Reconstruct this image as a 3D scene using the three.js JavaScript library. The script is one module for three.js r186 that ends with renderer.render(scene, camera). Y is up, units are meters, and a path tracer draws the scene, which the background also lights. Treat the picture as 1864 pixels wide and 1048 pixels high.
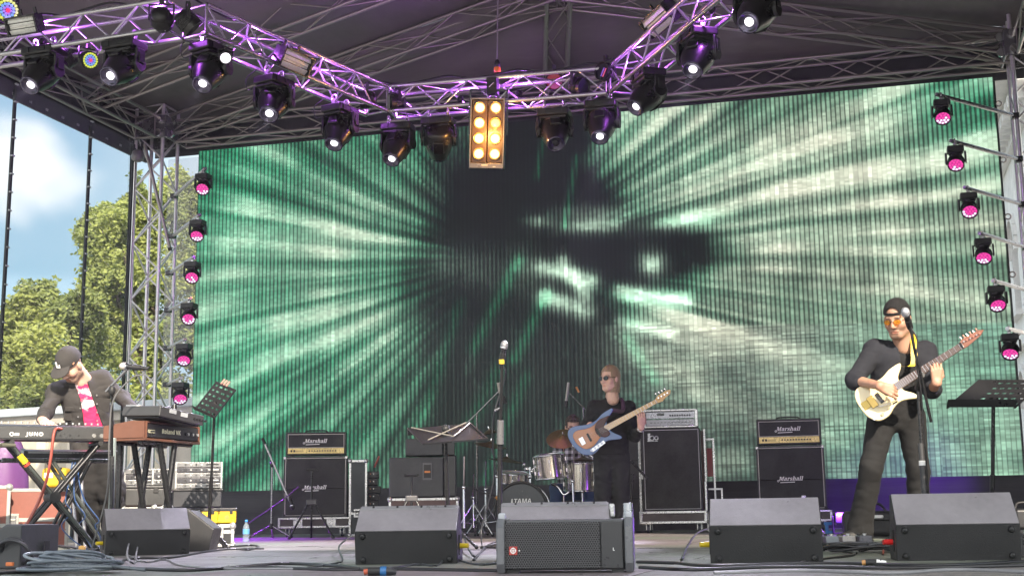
import * as THREE from 'three';
import { RoundedBoxGeometry } from 'three/addons/geometries/RoundedBoxGeometry.js';
import { mergeGeometries } from 'three/addons/utils/BufferGeometryUtils.js';
import { ImprovedNoise } from 'three/addons/math/ImprovedNoise.js';

// ------------------------------------------------------------------ camera, sky, sun, exposure
const V = (x, y, z) => new THREE.Vector3(x, y, z);
const rad = (d) => d * Math.PI / 180;
const scene = new THREE.Scene();
const PW = 1864, PH = 1048, FOCAL = 2400;
const camera = new THREE.PerspectiveCamera(2 * Math.atan(PH / 2 / FOCAL) * 180 / Math.PI, PW / PH, 0.1, 900);
camera.position.set(3.9, 0.24, 17.5);
const CP = rad(9.72), CY = rad(15), CR = rad(0.85);
const fwd = V(-Math.sin(CY) * Math.cos(CP), Math.sin(CP), -Math.cos(CY) * Math.cos(CP));
const rt0 = fwd.clone().cross(V(0, 1, 0)).normalize(), up0 = rt0.clone().cross(fwd);
const camUp = up0.clone().multiplyScalar(Math.cos(CR)).addScaledVector(rt0, Math.sin(CR));
const camRt = rt0.clone().multiplyScalar(Math.cos(CR)).addScaledVector(up0, -Math.sin(CR));
camera.up.copy(camUp);
camera.lookAt(camera.position.clone().add(fwd));
camera.updateMatrixWorld();

const SUN_AZ = rad(33), SUN_EL = rad(31);            // azimuth measured from +z (audience) towards +x
const sunDir = V(Math.sin(SUN_AZ) * Math.cos(SUN_EL), Math.sin(SUN_EL), Math.cos(SUN_AZ) * Math.cos(SUN_EL));
const noise = new ImprovedNoise();
const fbm = (x, y, z, o = 4) => { let s = 0, a = 0.5, f = 1; for (let i = 0; i < o; i++) { s += a * noise.noise(x * f + 7.3 * i, y * f, z * f + 3.1 * i); a *= 0.5; f *= 2.03; } return s; };
const clamp = (x, a = 0, b = 1) => Math.min(b, Math.max(a, x));
const sstep = (a, b, x) => { const t = clamp((x - a) / (b - a)); return t * t * (3 - 2 * t); };
const mixv = (a, b, t) => a + (b - a) * t;
function makeSky() {
  const w = 1024, h = 512, d = new Float32Array(w * h * 4);
  for (let j = 0; j < h; j++) for (let i = 0; i < w; i++) {
    const ph = ((i + 0.5) / w - 0.5) * 2 * Math.PI, th = ((j + 0.5) / h - 0.5) * Math.PI;
    const x = Math.cos(ph) * Math.cos(th), y = Math.sin(th), z = Math.sin(ph) * Math.cos(th);
    const yy = Math.max(y, 0.0);
    const cs = x * sunDir.x + y * sunDir.y + z * sunDir.z;
    const g = Math.pow(clamp(1 - yy), 3.0);
    let r = mixv(0.10, 0.40, g), gg = mixv(0.28, 0.64, g), b = mixv(0.50, 0.73, g);
    const glow = 0.7 * Math.pow(clamp(cs * 0.5 + 0.5), 6);
    r += glow; gg += glow * 0.97; b += glow * 0.9;
    const k = 1 / (yy + 0.22);
    const n = fbm(x * k * 1.25 + 3.2, z * k * 1.25 + 1.7, 0.4, 6);
    let c = sstep(-0.06, 0.26, n + 0.10);
    // low bank of cumulus over the trees beside the stage
    const az = Math.atan2(x, -z), el = Math.asin(y);
    const bank = Math.exp(-Math.pow((az + 0.64) / 0.11, 2)) * Math.exp(-Math.pow((el - 0.25) / 0.024, 2));
    c = Math.max(c * (1 - 0.9 * Math.exp(-Math.pow((az + 0.62) / 0.16, 2)) * (el < 0.5 ? 1 : 0)), 0.85 * clamp(sstep(0.28, 0.75, bank + 1.0 * fbm(az * 15, el * 26, 2.2, 6))));
    c = Math.max(c, 0.95 * Math.exp(-(((az - 0.12) / 0.28) ** 2)) * Math.exp(-(((el - 0.24) / 0.2) ** 2)));
    c *= sstep(0.0, 0.06, y);
    const lit = 1.0 + 1.7 * Math.pow(clamp(cs * 0.5 + 0.5), 2) + 0.25 * n;
    r = mixv(r, lit * 1.0, c * 0.88); gg = mixv(gg, lit * 0.99, c * 0.88); b = mixv(b, lit * 0.97, c * 0.88);
    if (y < 0) { const t = sstep(0, -0.08, y); r = mixv(r, 0.25, t); gg = mixv(gg, 0.25, t); b = mixv(b, 0.24, t); }
    const o = (j * w + i) * 4; d[o] = r * SKY; d[o + 1] = gg * SKY; d[o + 2] = b * SKY; d[o + 3] = 1;
  }
  const t = new THREE.DataTexture(d, w, h, THREE.RGBAFormat, THREE.FloatType);
  t.mapping = THREE.EquirectangularReflectionMapping; t.magFilter = THREE.LinearFilter; t.wrapS = THREE.RepeatWrapping; t.needsUpdate = true;
  return t;
}
const SKY = 0.5, EXPOSURE = 2.8;
const skyTex = makeSky();
scene.background = skyTex; scene.environment = skyTex;
const sun = new THREE.DirectionalLight(0xfff0dc, 4.0);
sun.name = 'sun'; sun.position.copy(sunDir).multiplyScalar(60); sun.castShadow = true;
Object.assign(sun.shadow.camera, { left: -30, right: 30, top: 30, bottom: -30, near: 1, far: 160 });
sun.shadow.mapSize.set(4096, 4096); scene.add(sun); scene.add(sun.target);
const renderer = new THREE.WebGLRenderer({ antialias: true });
renderer.toneMapping = THREE.LinearToneMapping; renderer.toneMappingExposure = EXPOSURE;
renderer.shadowMap.enabled = true;
const GLOW = 1 / EXPOSURE;                             // a lamp face at GLOW shows as full white

// ------------------------------------------------------------------ helpers
let seed = 12345;
const rnd = () => { seed = (seed + 0x6d2b79f5) | 0; let t = Math.imul(seed ^ (seed >>> 15), 1 | seed); t = (t + Math.imul(t ^ (t >>> 7), 61 | t)) ^ t; return ((t ^ (t >>> 14)) >>> 0) / 4294967296; };
const rr = (a, b) => a + (b - a) * rnd();
const ray = (x, y) => fwd.clone().addScaledVector(camRt, (x - PW / 2) / FOCAL).addScaledVector(camUp, -(y - PH / 2) / FOCAL);
const onZ = (x, y, z) => { const d = ray(x, y); return camera.position.clone().addScaledVector(d, (z - camera.position.z) / d.z); };
const onY = (x, y, h) => { const d = ray(x, y); return camera.position.clone().addScaledVector(d, (h - camera.position.y) / d.y); };
const onPlane = (x, y, n, p) => { const d = ray(x, y); return camera.position.clone().addScaledVector(d, p.clone().sub(camera.position).dot(n) / d.dot(n)); };
const used = {};
function numbered(n) { const k = used[n] = (used[n] ?? -1) + 1; return k ? n + '_' + String(k).padStart(3, '0') : n; }
function tag(o, label, category, group, kind) { if (label) o.userData.label = label; if (category) o.userData.category = category; if (group) o.userData.group = group; if (kind) o.userData.kind = kind; return o; }
function thing(name, label, category, pos = V(0, 0, 0), turn = 0, group) {
  const o = new THREE.Group(); o.name = numbered(name); scene.add(o);
  o.position.copy(pos); o.rotation.y = turn; return tag(o, label, category, group);
}
function copyOf(src, label, pos, turn) {
  const r = src.clone(); r.name = numbered(src.name.replace(/_\d+$/, '')); r.userData = { ...src.userData }; scene.add(r);
  if (label) r.userData.label = label; if (pos) r.position.copy(pos); if (turn !== undefined) r.rotation.y = turn; return r;
}
function boxUV(g) {                                   // uv in metres from the face's own plane
  const p = g.attributes.position, n = g.attributes.normal, uv = new Float32Array(p.count * 2);
  for (let i = 0; i < p.count; i += 3) {
    let ax = 0, ay = 0, az = 0;
    for (let k = 0; k < 3; k++) { ax += Math.abs(n.getX(i + k)); ay += Math.abs(n.getY(i + k)); az += Math.abs(n.getZ(i + k)); }
    for (let k = 0; k < 3; k++) {
      const j = i + k;
      if (ay >= ax && ay >= az) { uv[2 * j] = p.getX(j); uv[2 * j + 1] = p.getZ(j); }
      else if (ax >= az) { uv[2 * j] = p.getZ(j); uv[2 * j + 1] = p.getY(j); }
      else { uv[2 * j] = p.getX(j); uv[2 * j + 1] = p.getY(j); }
    }
  }
  g.setAttribute('uv', new THREE.BufferAttribute(uv, 2)); return g;
}
function flat(g, keepUV) {
  let r = g.index ? g.toNonIndexed() : g.clone();
  for (const k of Object.keys(r.attributes)) if (!['position', 'normal', 'uv'].includes(k)) r.deleteAttribute(k);
  if (!r.attributes.normal) r.computeVertexNormals();
  if (!keepUV || !r.attributes.uv) boxUV(r);
  r.clearGroups?.(); return r;
}
function join(list, keepUV) { const a = [].concat(list).map((g) => flat(g, keepUV)); return a.length === 1 ? a[0] : mergeGeometries(a); }
function shown(o) { o.castShadow = true; o.receiveShadow = true; return o; }
function part(name, geos, material, parent, keepUV) {
  const m = shown(new THREE.Mesh(join(geos, keepUV), material)); m.name = parent ? name : numbered(name); (parent || scene).add(m); return m;
}
function raw(name, geo, material, parent) { const m = shown(new THREE.Mesh(geo, material)); m.name = parent ? name : numbered(name); (parent || scene).add(m); return m; }
const box = (w, h, d, x = 0, y = 0, z = 0, r = 0) => (r > 0 ? new RoundedBoxGeometry(w, h, d, 2, Math.min(r, w / 2.01, h / 2.01, d / 2.01)) : new THREE.BoxGeometry(w, h, d)).translate(x, y, z);
function tube(a, b, r, r2 = r, seg = 10, open = false) {
  const L = a.distanceTo(b), g = new THREE.CylinderGeometry(r2, r, L, seg, 1, open).translate(0, L / 2, 0);
  return g.applyQuaternion(new THREE.Quaternion().setFromUnitVectors(V(0, 1, 0), b.clone().sub(a).normalize())).translate(a.x, a.y, a.z);
}
const pipe = (pts, r, n = 40, seg = 6, closed = false) => new THREE.TubeGeometry(new THREE.CatmullRomCurve3(pts, closed, 'catmullrom', 0.5), n, r, seg, closed);
const lathe = (pr, seg = 24) => new THREE.LatheGeometry(pr.map(([r, y]) => new THREE.Vector2(r, y)), seg);
const disc = (r, t, seg = 24) => new THREE.CylinderGeometry(r, r, t, seg);
function prism(pts, depth, bevel = 0.004) {          // outline in x,y extruded along z, centred
  const s = new THREE.Shape(pts.map(([x, y]) => new THREE.Vector2(x, y)));
  return new THREE.ExtrudeGeometry(s, { depth: depth - 2 * bevel, bevelEnabled: bevel > 0, bevelThickness: bevel, bevelSize: bevel, bevelOffset: -bevel, bevelSegments: 2 }).translate(0, 0, -depth / 2 + bevel);
}
const torus = (R, r, a = 8, b = 24) => new THREE.TorusGeometry(R, r, a, b);
const ball = (r, a = 16, b = 12) => new THREE.SphereGeometry(r, a, b);

// textures of grain and wear, repeated in metres
function dataTex(w, h, f, srgb, rx = 1, ry = rx) {
  const d = new Uint8Array(w * h * 4);
  for (let j = 0; j < h; j++) for (let i = 0; i < w; i++) { const c = f(i / w, j / h, i, j), o = (j * w + i) * 4; for (let k = 0; k < 3; k++) d[o + k] = 255 * clamp(Array.isArray(c) ? c[k] : c); d[o + 3] = Array.isArray(c) && c.length > 3 ? 255 * c[3] : 255; }
  const t = new THREE.DataTexture(d, w, h); t.wrapS = t.wrapT = THREE.RepeatWrapping; t.magFilter = THREE.LinearFilter; t.repeat.set(rx, ry);
  if (srgb) t.colorSpace = THREE.SRGBColorSpace; t.needsUpdate = true; return t;
}
const tile = (fn, s) => (u, v) => { const a = u, b = v, w = (x) => x; const A = fn(a * s, b * s), B = fn((a - 1) * s, b * s), C = fn(a * s, (b - 1) * s), D = fn((a - 1) * s, (b - 1) * s); return A * (1 - u) * (1 - v) + B * u * (1 - v) + C * (1 - u) * v + D * u * v; };
const cloudF = tile((x, y) => fbm(x, y, 1.5, 5), 4), grainF = tile((x, y) => fbm(x, y, 8.5, 3), 40);
const T = {
  cloud: dataTex(256, 256, (u, v) => 0.5 + 0.9 * cloudF(u, v), false, 1),
  grain: dataTex(256, 256, (u, v) => 0.5 + 0.8 * grainF(u, v), false, 8),
  rough: dataTex(256, 256, (u, v) => 0.72 + 0.5 * cloudF(u, v) + 0.3 * grainF(u, v), false, 1.3),
  worn: dataTex(256, 256, (u, v) => { const c = 0.86 + 0.34 * cloudF(u, v) + 0.16 * grainF(u, v); return [c, c, c]; }, false, 0.9),
  weave: dataTex(128, 128, (u, v, i, j) => 0.5 + 0.3 * Math.sin(i * Math.PI / 2 * 1) * Math.sin(j * Math.PI / 2) + 0.4 * grainF(u, v), false, 14),
  brushed: dataTex(256, 64, (u, v) => 0.5 + 0.6 * fbm(u * 3, v * 60, 2, 3), false, 2, 2),
};
const scuff = (u, v) => { let s = 0; for (let k = 0; k < 26; k++) { const a = Math.sin(k * 12.9) * 43758.5 % 1, b = Math.sin(k * 78.2) * 24634.6 % 1, t = k * 1.7, dx = u - Math.abs(a), dy = v - Math.abs(b), p = dx * Math.cos(t) + dy * Math.sin(t), q = -dx * Math.sin(t) + dy * Math.cos(t) + 0.8 * p * p; s = Math.max(s, Math.exp(-((q / 0.0022) ** 2)) * (Math.abs(p) < 0.05 + 0.09 * Math.abs(a) ? 1 : 0)); } return s; };
T.floor = dataTex(512, 512, (u, v) => { const c = 0.82 + 0.55 * cloudF(u, v) + 0.2 * grainF(u, v) + 0.5 * Math.max(0, grainF(v, u) - 0.25) + 0.28 * scuff(u, v) - 0.25 * scuff(v, (u + 0.37) % 1); return [c, c * 0.985, c * 0.965]; }, false, 0.5);
T.floorR = dataTex(256, 256, (u, v) => 0.75 + 0.9 * cloudF(v, u) + 0.3 * grainF(u, v), false, 0.7);
T.wornFine = T.worn.clone(); T.wornFine.repeat.set(4, 4); T.wornFine.needsUpdate = true;
const lin = (r, g, b) => new THREE.Color().setRGB(r, g, b);
function M(c, rough = 0.6, o = {}) {
  const { bump = 0.0008, bumpMap = T.grain, map = T.worn, rmap = T.rough, phys, ...rest } = o;
  const m = new (phys ? THREE.MeshPhysicalMaterial : THREE.MeshStandardMaterial)({ color: Array.isArray(c) ? lin(...c) : new THREE.Color(c), roughness: rough, ...rest });
  if (map) m.map = map; if (rmap) m.roughnessMap = rmap; if (bump && bumpMap) { m.bumpMap = bumpMap; m.bumpScale = bump; }
  return m;
}
const glowMat = (r, g, b, k = 1) => new THREE.MeshStandardMaterial({ color: lin(0.05, 0.05, 0.05), emissive: lin(r, g, b), emissiveIntensity: k * GLOW, roughness: 0.4 });
const MT = {
  alu: M([0.56, 0.56, 0.57], 0.42, { metalness: 0.85, bump: 0.0002 }),
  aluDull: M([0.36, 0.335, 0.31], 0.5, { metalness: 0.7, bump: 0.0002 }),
  chrome: M([0.78, 0.78, 0.8], 0.16, { metalness: 1, bump: 0, map: null }),
  black: M([0.018, 0.018, 0.02], 0.5),
  blackGloss: M([0.012, 0.012, 0.014], 0.25, { bump: 0 }),
  blackMatte: M([0.022, 0.021, 0.022], 0.85),
  rubber: M([0.016, 0.016, 0.017], 0.75),
  steelDark: M([0.05, 0.05, 0.055], 0.4, { metalness: 0.6 }),
  tolex: M([0.016, 0.016, 0.018], 0.55, { bump: 0.0012 }),
  grille: M([0.022, 0.022, 0.024], 0.9, { bumpMap: T.weave, bump: 0.0015 }),
  cable: M([0.014, 0.014, 0.016], 0.5, { bump: 0 }),
};
const atD = (x, y, d) => camera.position.clone().addScaledVector(ray(x, y), d);
// ------------------------------------------------------------------ ground and stage deck
const GROUND = -1.3;
{
  const g = raw('ground', new THREE.PlaneGeometry(700, 700).rotateX(-Math.PI / 2), M([0.38, 0.37, 0.35], 0.95, { bump: 0.004 }));
  const uv = g.geometry.attributes.uv; for (let i = 0; i < uv.count; i++) uv.setXY(i, uv.getX(i) * 700, uv.getY(i) * 700);
  g.position.set(0, GROUND, 0); tag(g, 'pale paved square around the stage', 'ground', null, 'structure');
  const lawn = raw('lawn', new THREE.PlaneGeometry(90, 60).rotateX(-Math.PI / 2), M([0.06, 0.10, 0.025], 0.95, { bump: 0.02 }));
  lawn.position.set(-50, GROUND + 0.004, -38); tag(lawn, 'green lawn under the trees left of the stage', 'lawn', null, 'structure');
}
{
  const deck = thing('stage_floor', 'grey brown plywood stage deck in large panels', 'stage floor'); deck.userData.kind = 'structure';
  const mats = [0, 1, 2, 3].map((i) => M([0.20 + 0.02 * (i % 2), 0.188 + 0.016 * (i % 3), 0.184 + 0.016 * (i % 2)], 0.5 + 0.05 * i, { bump: 0.0012, map: T.floor, rmap: T.floorR }));
  const geos = [0, 1, 2, 3].map(() => { const g = flat(box(1.994, 0.05, 0.994, 0, -0.025, 0)); const ox = rnd() * 5, oz = rnd() * 5, uv = g.attributes.uv; for (let k = 0; k < uv.count; k++) uv.setXY(k, uv.getX(k) + ox, uv.getY(k) + oz); return g; });
  for (let i = 0; i < 9; i++) for (let j = 0; j < 15; j++) {
    const k = Math.floor(rnd() * 4);
    const p = raw('deck_panel', geos[(k + j) % 4], mats[k], deck); p.position.set(-8 + 2 * i, rr(-0.0012, 0.0012), -1.3 + j + 0.5);
  }
  part('deck_frame', [box(18, 0.2, 15, 0, -0.16, 6.2), ...Array.from({ length: 20 }, (_, k) => box(0.06, 1.0, 0.06, -8.6 + (k % 10) * 1.9, -0.76, k < 10 ? -1 : 13.5))], MT.aluDull, deck);
  part('deck_skirt', box(18, 1.2, 0.02, 0, -0.66, 13.72), MT.blackMatte, deck);
}
// ------------------------------------------------------------------ LED wall
const SX0 = -5.69, SX1 = 5.72, SY0 = 0.62, SY1 = 5.74;
{
  const W = 2048, H = 1024, d = new Uint8Array(W * H * 4);
  const g2 = (x, y, cx, cy, sx, sy, a = 0) => { const c = Math.cos(a), s = Math.sin(a), dx = x - cx, dy = y - cy, u = (dx * c + dy * s) / sx, v = (-dx * s + dy * c) / sy; return Math.exp(-u * u - v * v); };
  const seg = (x, y, x0, y0, x1, y1, w) => { const dx = x1 - x0, dy = y1 - y0, t = clamp(((x - x0) * dx + (y - y0) * dy) / (dx * dx + dy * dy)); const e = Math.hypot(x - x0 - t * dx, y - y0 - t * dy) / w; return Math.exp(-e * e); };
  const BEAMS = [[-169.7, 2.6, 0.8], [-163, 2, 0.55], [-156.5, 2.6, 0.6], [-148, 3, 0.4], [-138, 3, 0.3], [-177, 2.6, 0.75], [176.5, 2, 0.5], [171, 2.2, 0.55], [164.8, 2.4, 0.75], [156.8, 2.8, 0.75], [148, 3, 0.7], [138, 3, 0.45], [128, 3, 0.2], [-14.5, 2.4, 0.85], [-9.4, 1.8, 0.6], [-5, 1.4, 0.4], [-21.5, 2.2, 0.75], [-26.3, 1.8, 0.75], [-32.4, 1.8, 0.45], [-38, 2.2, 0.5], [-44.5, 2.6, 0.75], [-52, 3, 0.5], [-61, 3, 0.2], [-1, 1.8, 0.5], [4.6, 2.6, 0.75], [9, 2, 0.4], [13, 2, 0.45], [20.5, 3, 0.9], [27, 3, 0.6], [36, 4, 0.5]];
  const picture = (x, y) => {                          // the moving picture on the wall: light streaks bursting from a dark machine
    const cx = 985, cy = 480, dx = x - cx, dy = (y - cy) * 1.06, rad0 = Math.hypot(dx, dy), an = Math.atan2(dy, dx);
    const ca = Math.cos(an), sa = Math.sin(an);
    const n1 = (f, k) => noise.noise(ca * f + k, sa * f - k, rad0 * 0.0011 + k);
    const st = 0.5 * n1(3.2, 5) + 0.5 * n1(8, 2) + 0.55 * n1(17, 9) + 0.7 * n1(34, 3) + 0.6 * n1(60, 7);
    let bm = 0; const ad = an * 180 / Math.PI + 3.5 * (fbm(x * 0.0035, y * 0.0035, 12, 2));
    for (const [a0, w0, k0] of BEAMS) { let e = Math.abs(ad - a0); if (e > 180) e = 360 - e; if (e < w0 * 3) bm += k0 * Math.exp(-e * e / (w0 * w0)); }
    bm *= clamp(0.72 + 1.3 * fbm(x * 0.007, y * 0.007, 21, 3), 0.15, 1.3);
    const zone = 0.35 + 0.06 * g2(x, y, 1560, 330, 330, 150, -0.35) + 0.06 * g2(x, y, 560, 520, 260, 110) - 0.10 * g2(x, y, 400, 300, 90, 50) - 0.12 * g2(x, y, 1790, 190, 120, 70) - 0.08 * g2(x, y, 720, 545, 190, 45);
    let br = clamp(zone - 0.02 + 0.2 * st + 0.62 * bm, 0.12, 0.98);
    br *= 0.3 + 0.7 * sstep(80, 300, rad0);
    const dark = Math.max(g2(x, y, 1030, 400, 180, 170), g2(x, y, 1005, 310, 100, 150, 0.12), 0.95 * g2(x, y, 970, 700, 150, 260, 0.1), 0.9 * g2(x, y, 1230, 470, 150, 75), 0.55 * g2(x, y, 870, 540, 110, 100), 0.85 * g2(x, y, 1110, 660, 100, 200), 0.75 * g2(x, y, 1100, 250, 60, 110));
    br *= 1 - 0.95 * sstep(0.10, 0.80, dark + 0.22 * fbm(x * 0.012, y * 0.012, 1, 4));
    const brk = clamp(0.95 + 0.7 * fbm(x * 0.025, y * 0.03, 4, 3));
    br += 0.16 * clamp(dark * 1.2) * sstep(0.12, 0.4, fbm(x * 0.018, y * 0.014, 9, 4)) * sstep(330, 420, y);
    const lt = brk * (0.8 * g2(x, y, 1140, 418, 58, 15, -0.05) + 0.35 * g2(x, y, 1135, 392, 66, 14) + 0.6 * g2(x, y, 1300, 412, 62, 15, -0.18) + 0.8 * g2(x, y, 1240, 490, 24, 24)
      + 0.75 * seg(x, y, 1045, 495, 1130, 520, 17) + 0.7 * seg(x, y, 1050, 548, 1120, 575, 20) + 0.5 * seg(x, y, 1080, 480, 1120, 545, 13) + 0.85 * seg(x, y, 1185, 540, 1290, 556, 15) + 0.4 * seg(x, y, 1180, 592, 1270, 618, 11) + 0.5 * g2(x, y, 1040, 410, 26, 11) + 0.25 * g2(x, y, 870, 490, 50, 34) + 0.22 * g2(x, y, 945, 500, 40, 44) + 0.3 * g2(x, y, 1010, 500, 25, 45));
    const gs = brk * (0.32 * seg(x, y, 1035, 330, 1055, 225, 6) + 0.34 * seg(x, y, 1085, 420, 1110, 290, 6) + 0.36 * seg(x, y, 915, 640, 1000, 480, 12) + 0.36 * seg(x, y, 990, 660, 1050, 545, 12) + 0.28 * seg(x, y, 860, 860, 960, 680, 15) + 0.28 * seg(x, y, 930, 880, 1010, 690, 11) + 0.24 * seg(x, y, 820, 760, 890, 560, 12) + 0.2 * seg(x, y, 1190, 620, 1240, 700, 10));
    const gray = 0.10 * sstep(540, 640, y) * clamp(dark * 1.4);
    const t = sstep(0.30, 0.86, br);
    const gw = clamp(0.42 + 0.55 * (g2(x, y, 380, 330, 130, 130) + g2(x, y, 420, 720, 170, 130) + g2(x, y, 1790, 220, 150, 120)) + 0.25 * sstep(0, -420, dx) + 0.5 * fbm(x * 0.004, y * 0.009, 3, 3) - 0.2 * sstep(200, 500, dx));
    const md = sstep(0.04, 0.42, br);
    let r = mixv(0.05, mixv(0.46, 0.16, gw), md), g = mixv(0.10, mixv(0.53, 0.58, gw), md), bl = mixv(0.09, mixv(0.46, 0.41, gw), md);
    r = mixv(r, mixv(0.98, 0.74, gw), t); g = mixv(g, mixv(0.96, 0.94, gw), t); bl = mixv(bl, mixv(0.86, 0.80, gw), t);
    // lower right panels: calmer grey teal picture
    const lr = sstep(1090, 1260, x + (y - 600) * 0.05) * sstep(598, 602, y);
    const side = sstep(1420, 1720, x + 0.3 * (y - 600));
    const q = clamp(0.42 + 0.45 * bm * (1 - 0.5 * side) + 0.7 * fbm(x * 0.006 + y * 0.004, y * 0.011 - x * 0.003, 6, 4) - 0.3 * g2(x, y, 1480, 850, 150, 70) + 0.12 * side, 0.05, 1);
    r = mixv(r, mixv(mixv(0.12, 0.86, q), mixv(0.22, 0.62, q), side), lr * 0.85); g = mixv(g, mixv(mixv(0.20, 0.88, q), mixv(0.36, 0.80, q), side), lr * 0.85); bl = mixv(bl, mixv(mixv(0.19, 0.78, q), mixv(0.32, 0.68, q), side), lr * 0.85);
    r += 0.95 * lt + 0.10 * gs + gray; g += 1.05 * lt + 0.62 * gs + gray * 1.02; bl += 0.92 * lt + 0.36 * gs + gray * 0.95;
    return [r, g, bl, br + lt + gs, lr];
  };
  // sampled coarsely, then broken up into the strips and dots of the wall
  const cw = 512, ch = 256, low = new Float32Array(cw * ch * 5);
  for (let j = 0; j < ch; j++) for (let i = 0; i < cw; i++) { const U = i / (cw - 1), tp = 278 - 128 * U, c = picture(360 + 1460 * U, tp + (1 - j / (ch - 1)) * (895 - 30 * U - tp)); low.set(c, (j * cw + i) * 5); }
  for (let j = 0; j < H; j++) for (let i = 0; i < W; i++) {
    const strip = i / W * 188, sp = strip - Math.floor(strip), si = Math.floor(strip), row = Math.floor(j / H * 212), rp = j / H * 212 - row;
    const u = clamp((si + 0.5) / 188), v = clamp((row + 0.5) / 212);
    const fx = u * (cw - 1), fy = v * (ch - 1), x0 = Math.floor(fx), y0 = Math.floor(fy), tx = fx - x0, ty = fy - y0, o = [];
    for (let k = 0; k < 5; k++) { const a = low[(y0 * cw + x0) * 5 + k], b = low[(y0 * cw + Math.min(x0 + 1, cw - 1)) * 5 + k], c = low[(Math.min(y0 + 1, ch - 1) * cw + x0) * 5 + k], e = low[(Math.min(y0 + 1, ch - 1) * cw + Math.min(x0 + 1, cw - 1)) * 5 + k]; o.push(mixv(mixv(a, b, tx), mixv(c, e, tx), ty)); }
    const lr = o[4], lv = clamp(mixv(o[3], 0.2126 * o[0] + 0.7152 * o[1] + 0.07 * o[2], lr * 0.7));
    const h1 = Math.abs(Math.sin(si * 127.1) * 43758.5) % 1, h2 = Math.abs(Math.sin(si * 12.9 + row * 78.2) * 43758.5) % 1;
    // the mesh of strips: an open slot between two lit bars, wider where the picture is dim
    const slot = Math.abs(sp - 0.5) * 2, open = mixv(0.40, 0.98, sstep(0.15, 0.9, lv));
    let m = mixv(1 - sstep(open - 0.15, open + 0.2, slot), 1, lr * 0.35);
    const dot = 0.5 + 0.5 * Math.cos((rp - 0.5) * 2 * Math.PI) * Math.cos((sp * 2 - 0.5) * 2 * Math.PI * 1.0);
    m = mixv(0.46, 1, m); m *= mixv(0.62 + 0.5 * dot, 0.95, lr * 0.7);
    m *= 0.9 + 0.2 * h1; m *= 0.9 + 0.2 * h2;
    m = mixv(m, m * (0.86 + 0.28 * (Math.abs(Math.sin(row * 91.7 + Math.floor(i / W * 24) * 7.7) * 437.5) % 1)), lr + 0.15);
    const q = (j * W + i) * 4, base = 0.014;
    for (let k = 0; k < 3; k++) d[q + k] = 255 * Math.pow(clamp((base + Math.max(0, o[k]) * m) * 0.98), 1);
    d[q + 3] = 255;
  }
  const t = new THREE.DataTexture(d, W, H); t.colorSpace = THREE.SRGBColorSpace; t.magFilter = THREE.LinearFilter; t.needsUpdate = true;
  const ledMat = new THREE.MeshStandardMaterial({ color: lin(0.008, 0.009, 0.009), roughness: 0.8, emissive: lin(1, 1, 1), emissiveMap: t, emissiveIntensity: 1.35 * GLOW });
  const wall = thing('led_screen', 'huge LED video wall with green light streaks behind the band', 'screen');
  const NX = 12, NY = 6, pw = (SX1 - SX0) / NX, ph = (SY1 - SY0) / NY;
  for (let i = 0; i < NX; i++) for (let j = 0; j < NY; j++) {
    const g = new THREE.BoxGeometry(pw - 0.0004, ph - 0.0004, 0.06), p = g.attributes.position, uv = g.attributes.uv, n = g.attributes.normal;
    const cx = SX0 + (i + 0.5) * pw, cy = SY0 + (j + 0.5) * ph;
    for (let k = 0; k < p.count; k++) uv.setXY(k, n.getZ(k) > 0.5 ? (cx + p.getX(k) - SX0) / (SX1 - SX0) : 0.0, n.getZ(k) > 0.5 ? (cy + p.getY(k) - SY0) / (SY1 - SY0) : 0.0);
    const m = raw('led_panel', g, ledMat, wall); m.position.set(cx, cy, -0.03);
  }
  part('back_plate', box(SX1 - SX0, SY1 - SY0, 0.01, (SX0 + SX1) / 2, (SY0 + SY1) / 2, -0.075), MT.blackMatte, wall);
  part('screen_frame', [box(SX1 - SX0 + 0.1, 0.06, 0.1, (SX0 + SX1) / 2, SY1 + 0.035, -0.12), box(0.05, SY1 - SY0 + 0.1, 0.08, SX0 - 0.01, (SY0 + SY1) / 2, -0.12), box(0.05, SY1 - SY0 + 0.1, 0.08, SX1 + 0.01, (SY0 + SY1) / 2, -0.12), ...Array.from({ length: 11 }, (_, k) => box(0.05, SY1 - SY0, 0.05, SX0 + (k + 1) * pw, (SY0 + SY1) / 2, -0.13))], MT.steelDark, wall);
  const hooks = []; for (let k = 0; k < 5; k++) hooks.push(torus(0.035, 0.01, 6, 12).translate(SX1 + 0.06, SY1 - 0.35 - k * 0.75, -0.05));
  hooks.forEach((h) => part('lacing_hook', h, MT.aluDull, wall));
}
{ // black drape under the screen, hanging in soft folds
  const g = new THREE.PlaneGeometry(12.2, 0.62, 240, 4), p = g.attributes.position;
  for (let i = 0; i < p.count; i++) p.setZ(i, 0.018 * Math.sin(p.getX(i) * 9 + 1.5 * noise.noise(p.getX(i) * 2, 0, 0) * 3) * (0.6 - p.getY(i)));
  g.computeVertexNormals();
  const m = raw('stage_drape', g.translate(0.1, 0.31, 0.06), M([0.03, 0.03, 0.034], 0.9, { bumpMap: T.weave })); tag(m, 'dark drape hanging below the video wall', 'drape');
}
// ------------------------------------------------------------------ trusses
const UNIT = new THREE.CylinderGeometry(1, 1, 1, 8, 1, true);
function bar(name, a, b, r, mat, parent) {
  const m = raw(name, UNIT, mat, parent), L = a.distanceTo(b);
  m.position.copy(a).add(b).multiplyScalar(0.5); m.scale.set(r, L, r);
  m.quaternion.setFromUnitVectors(V(0, 1, 0), b.clone().sub(a).normalize()); return m;
}
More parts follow.
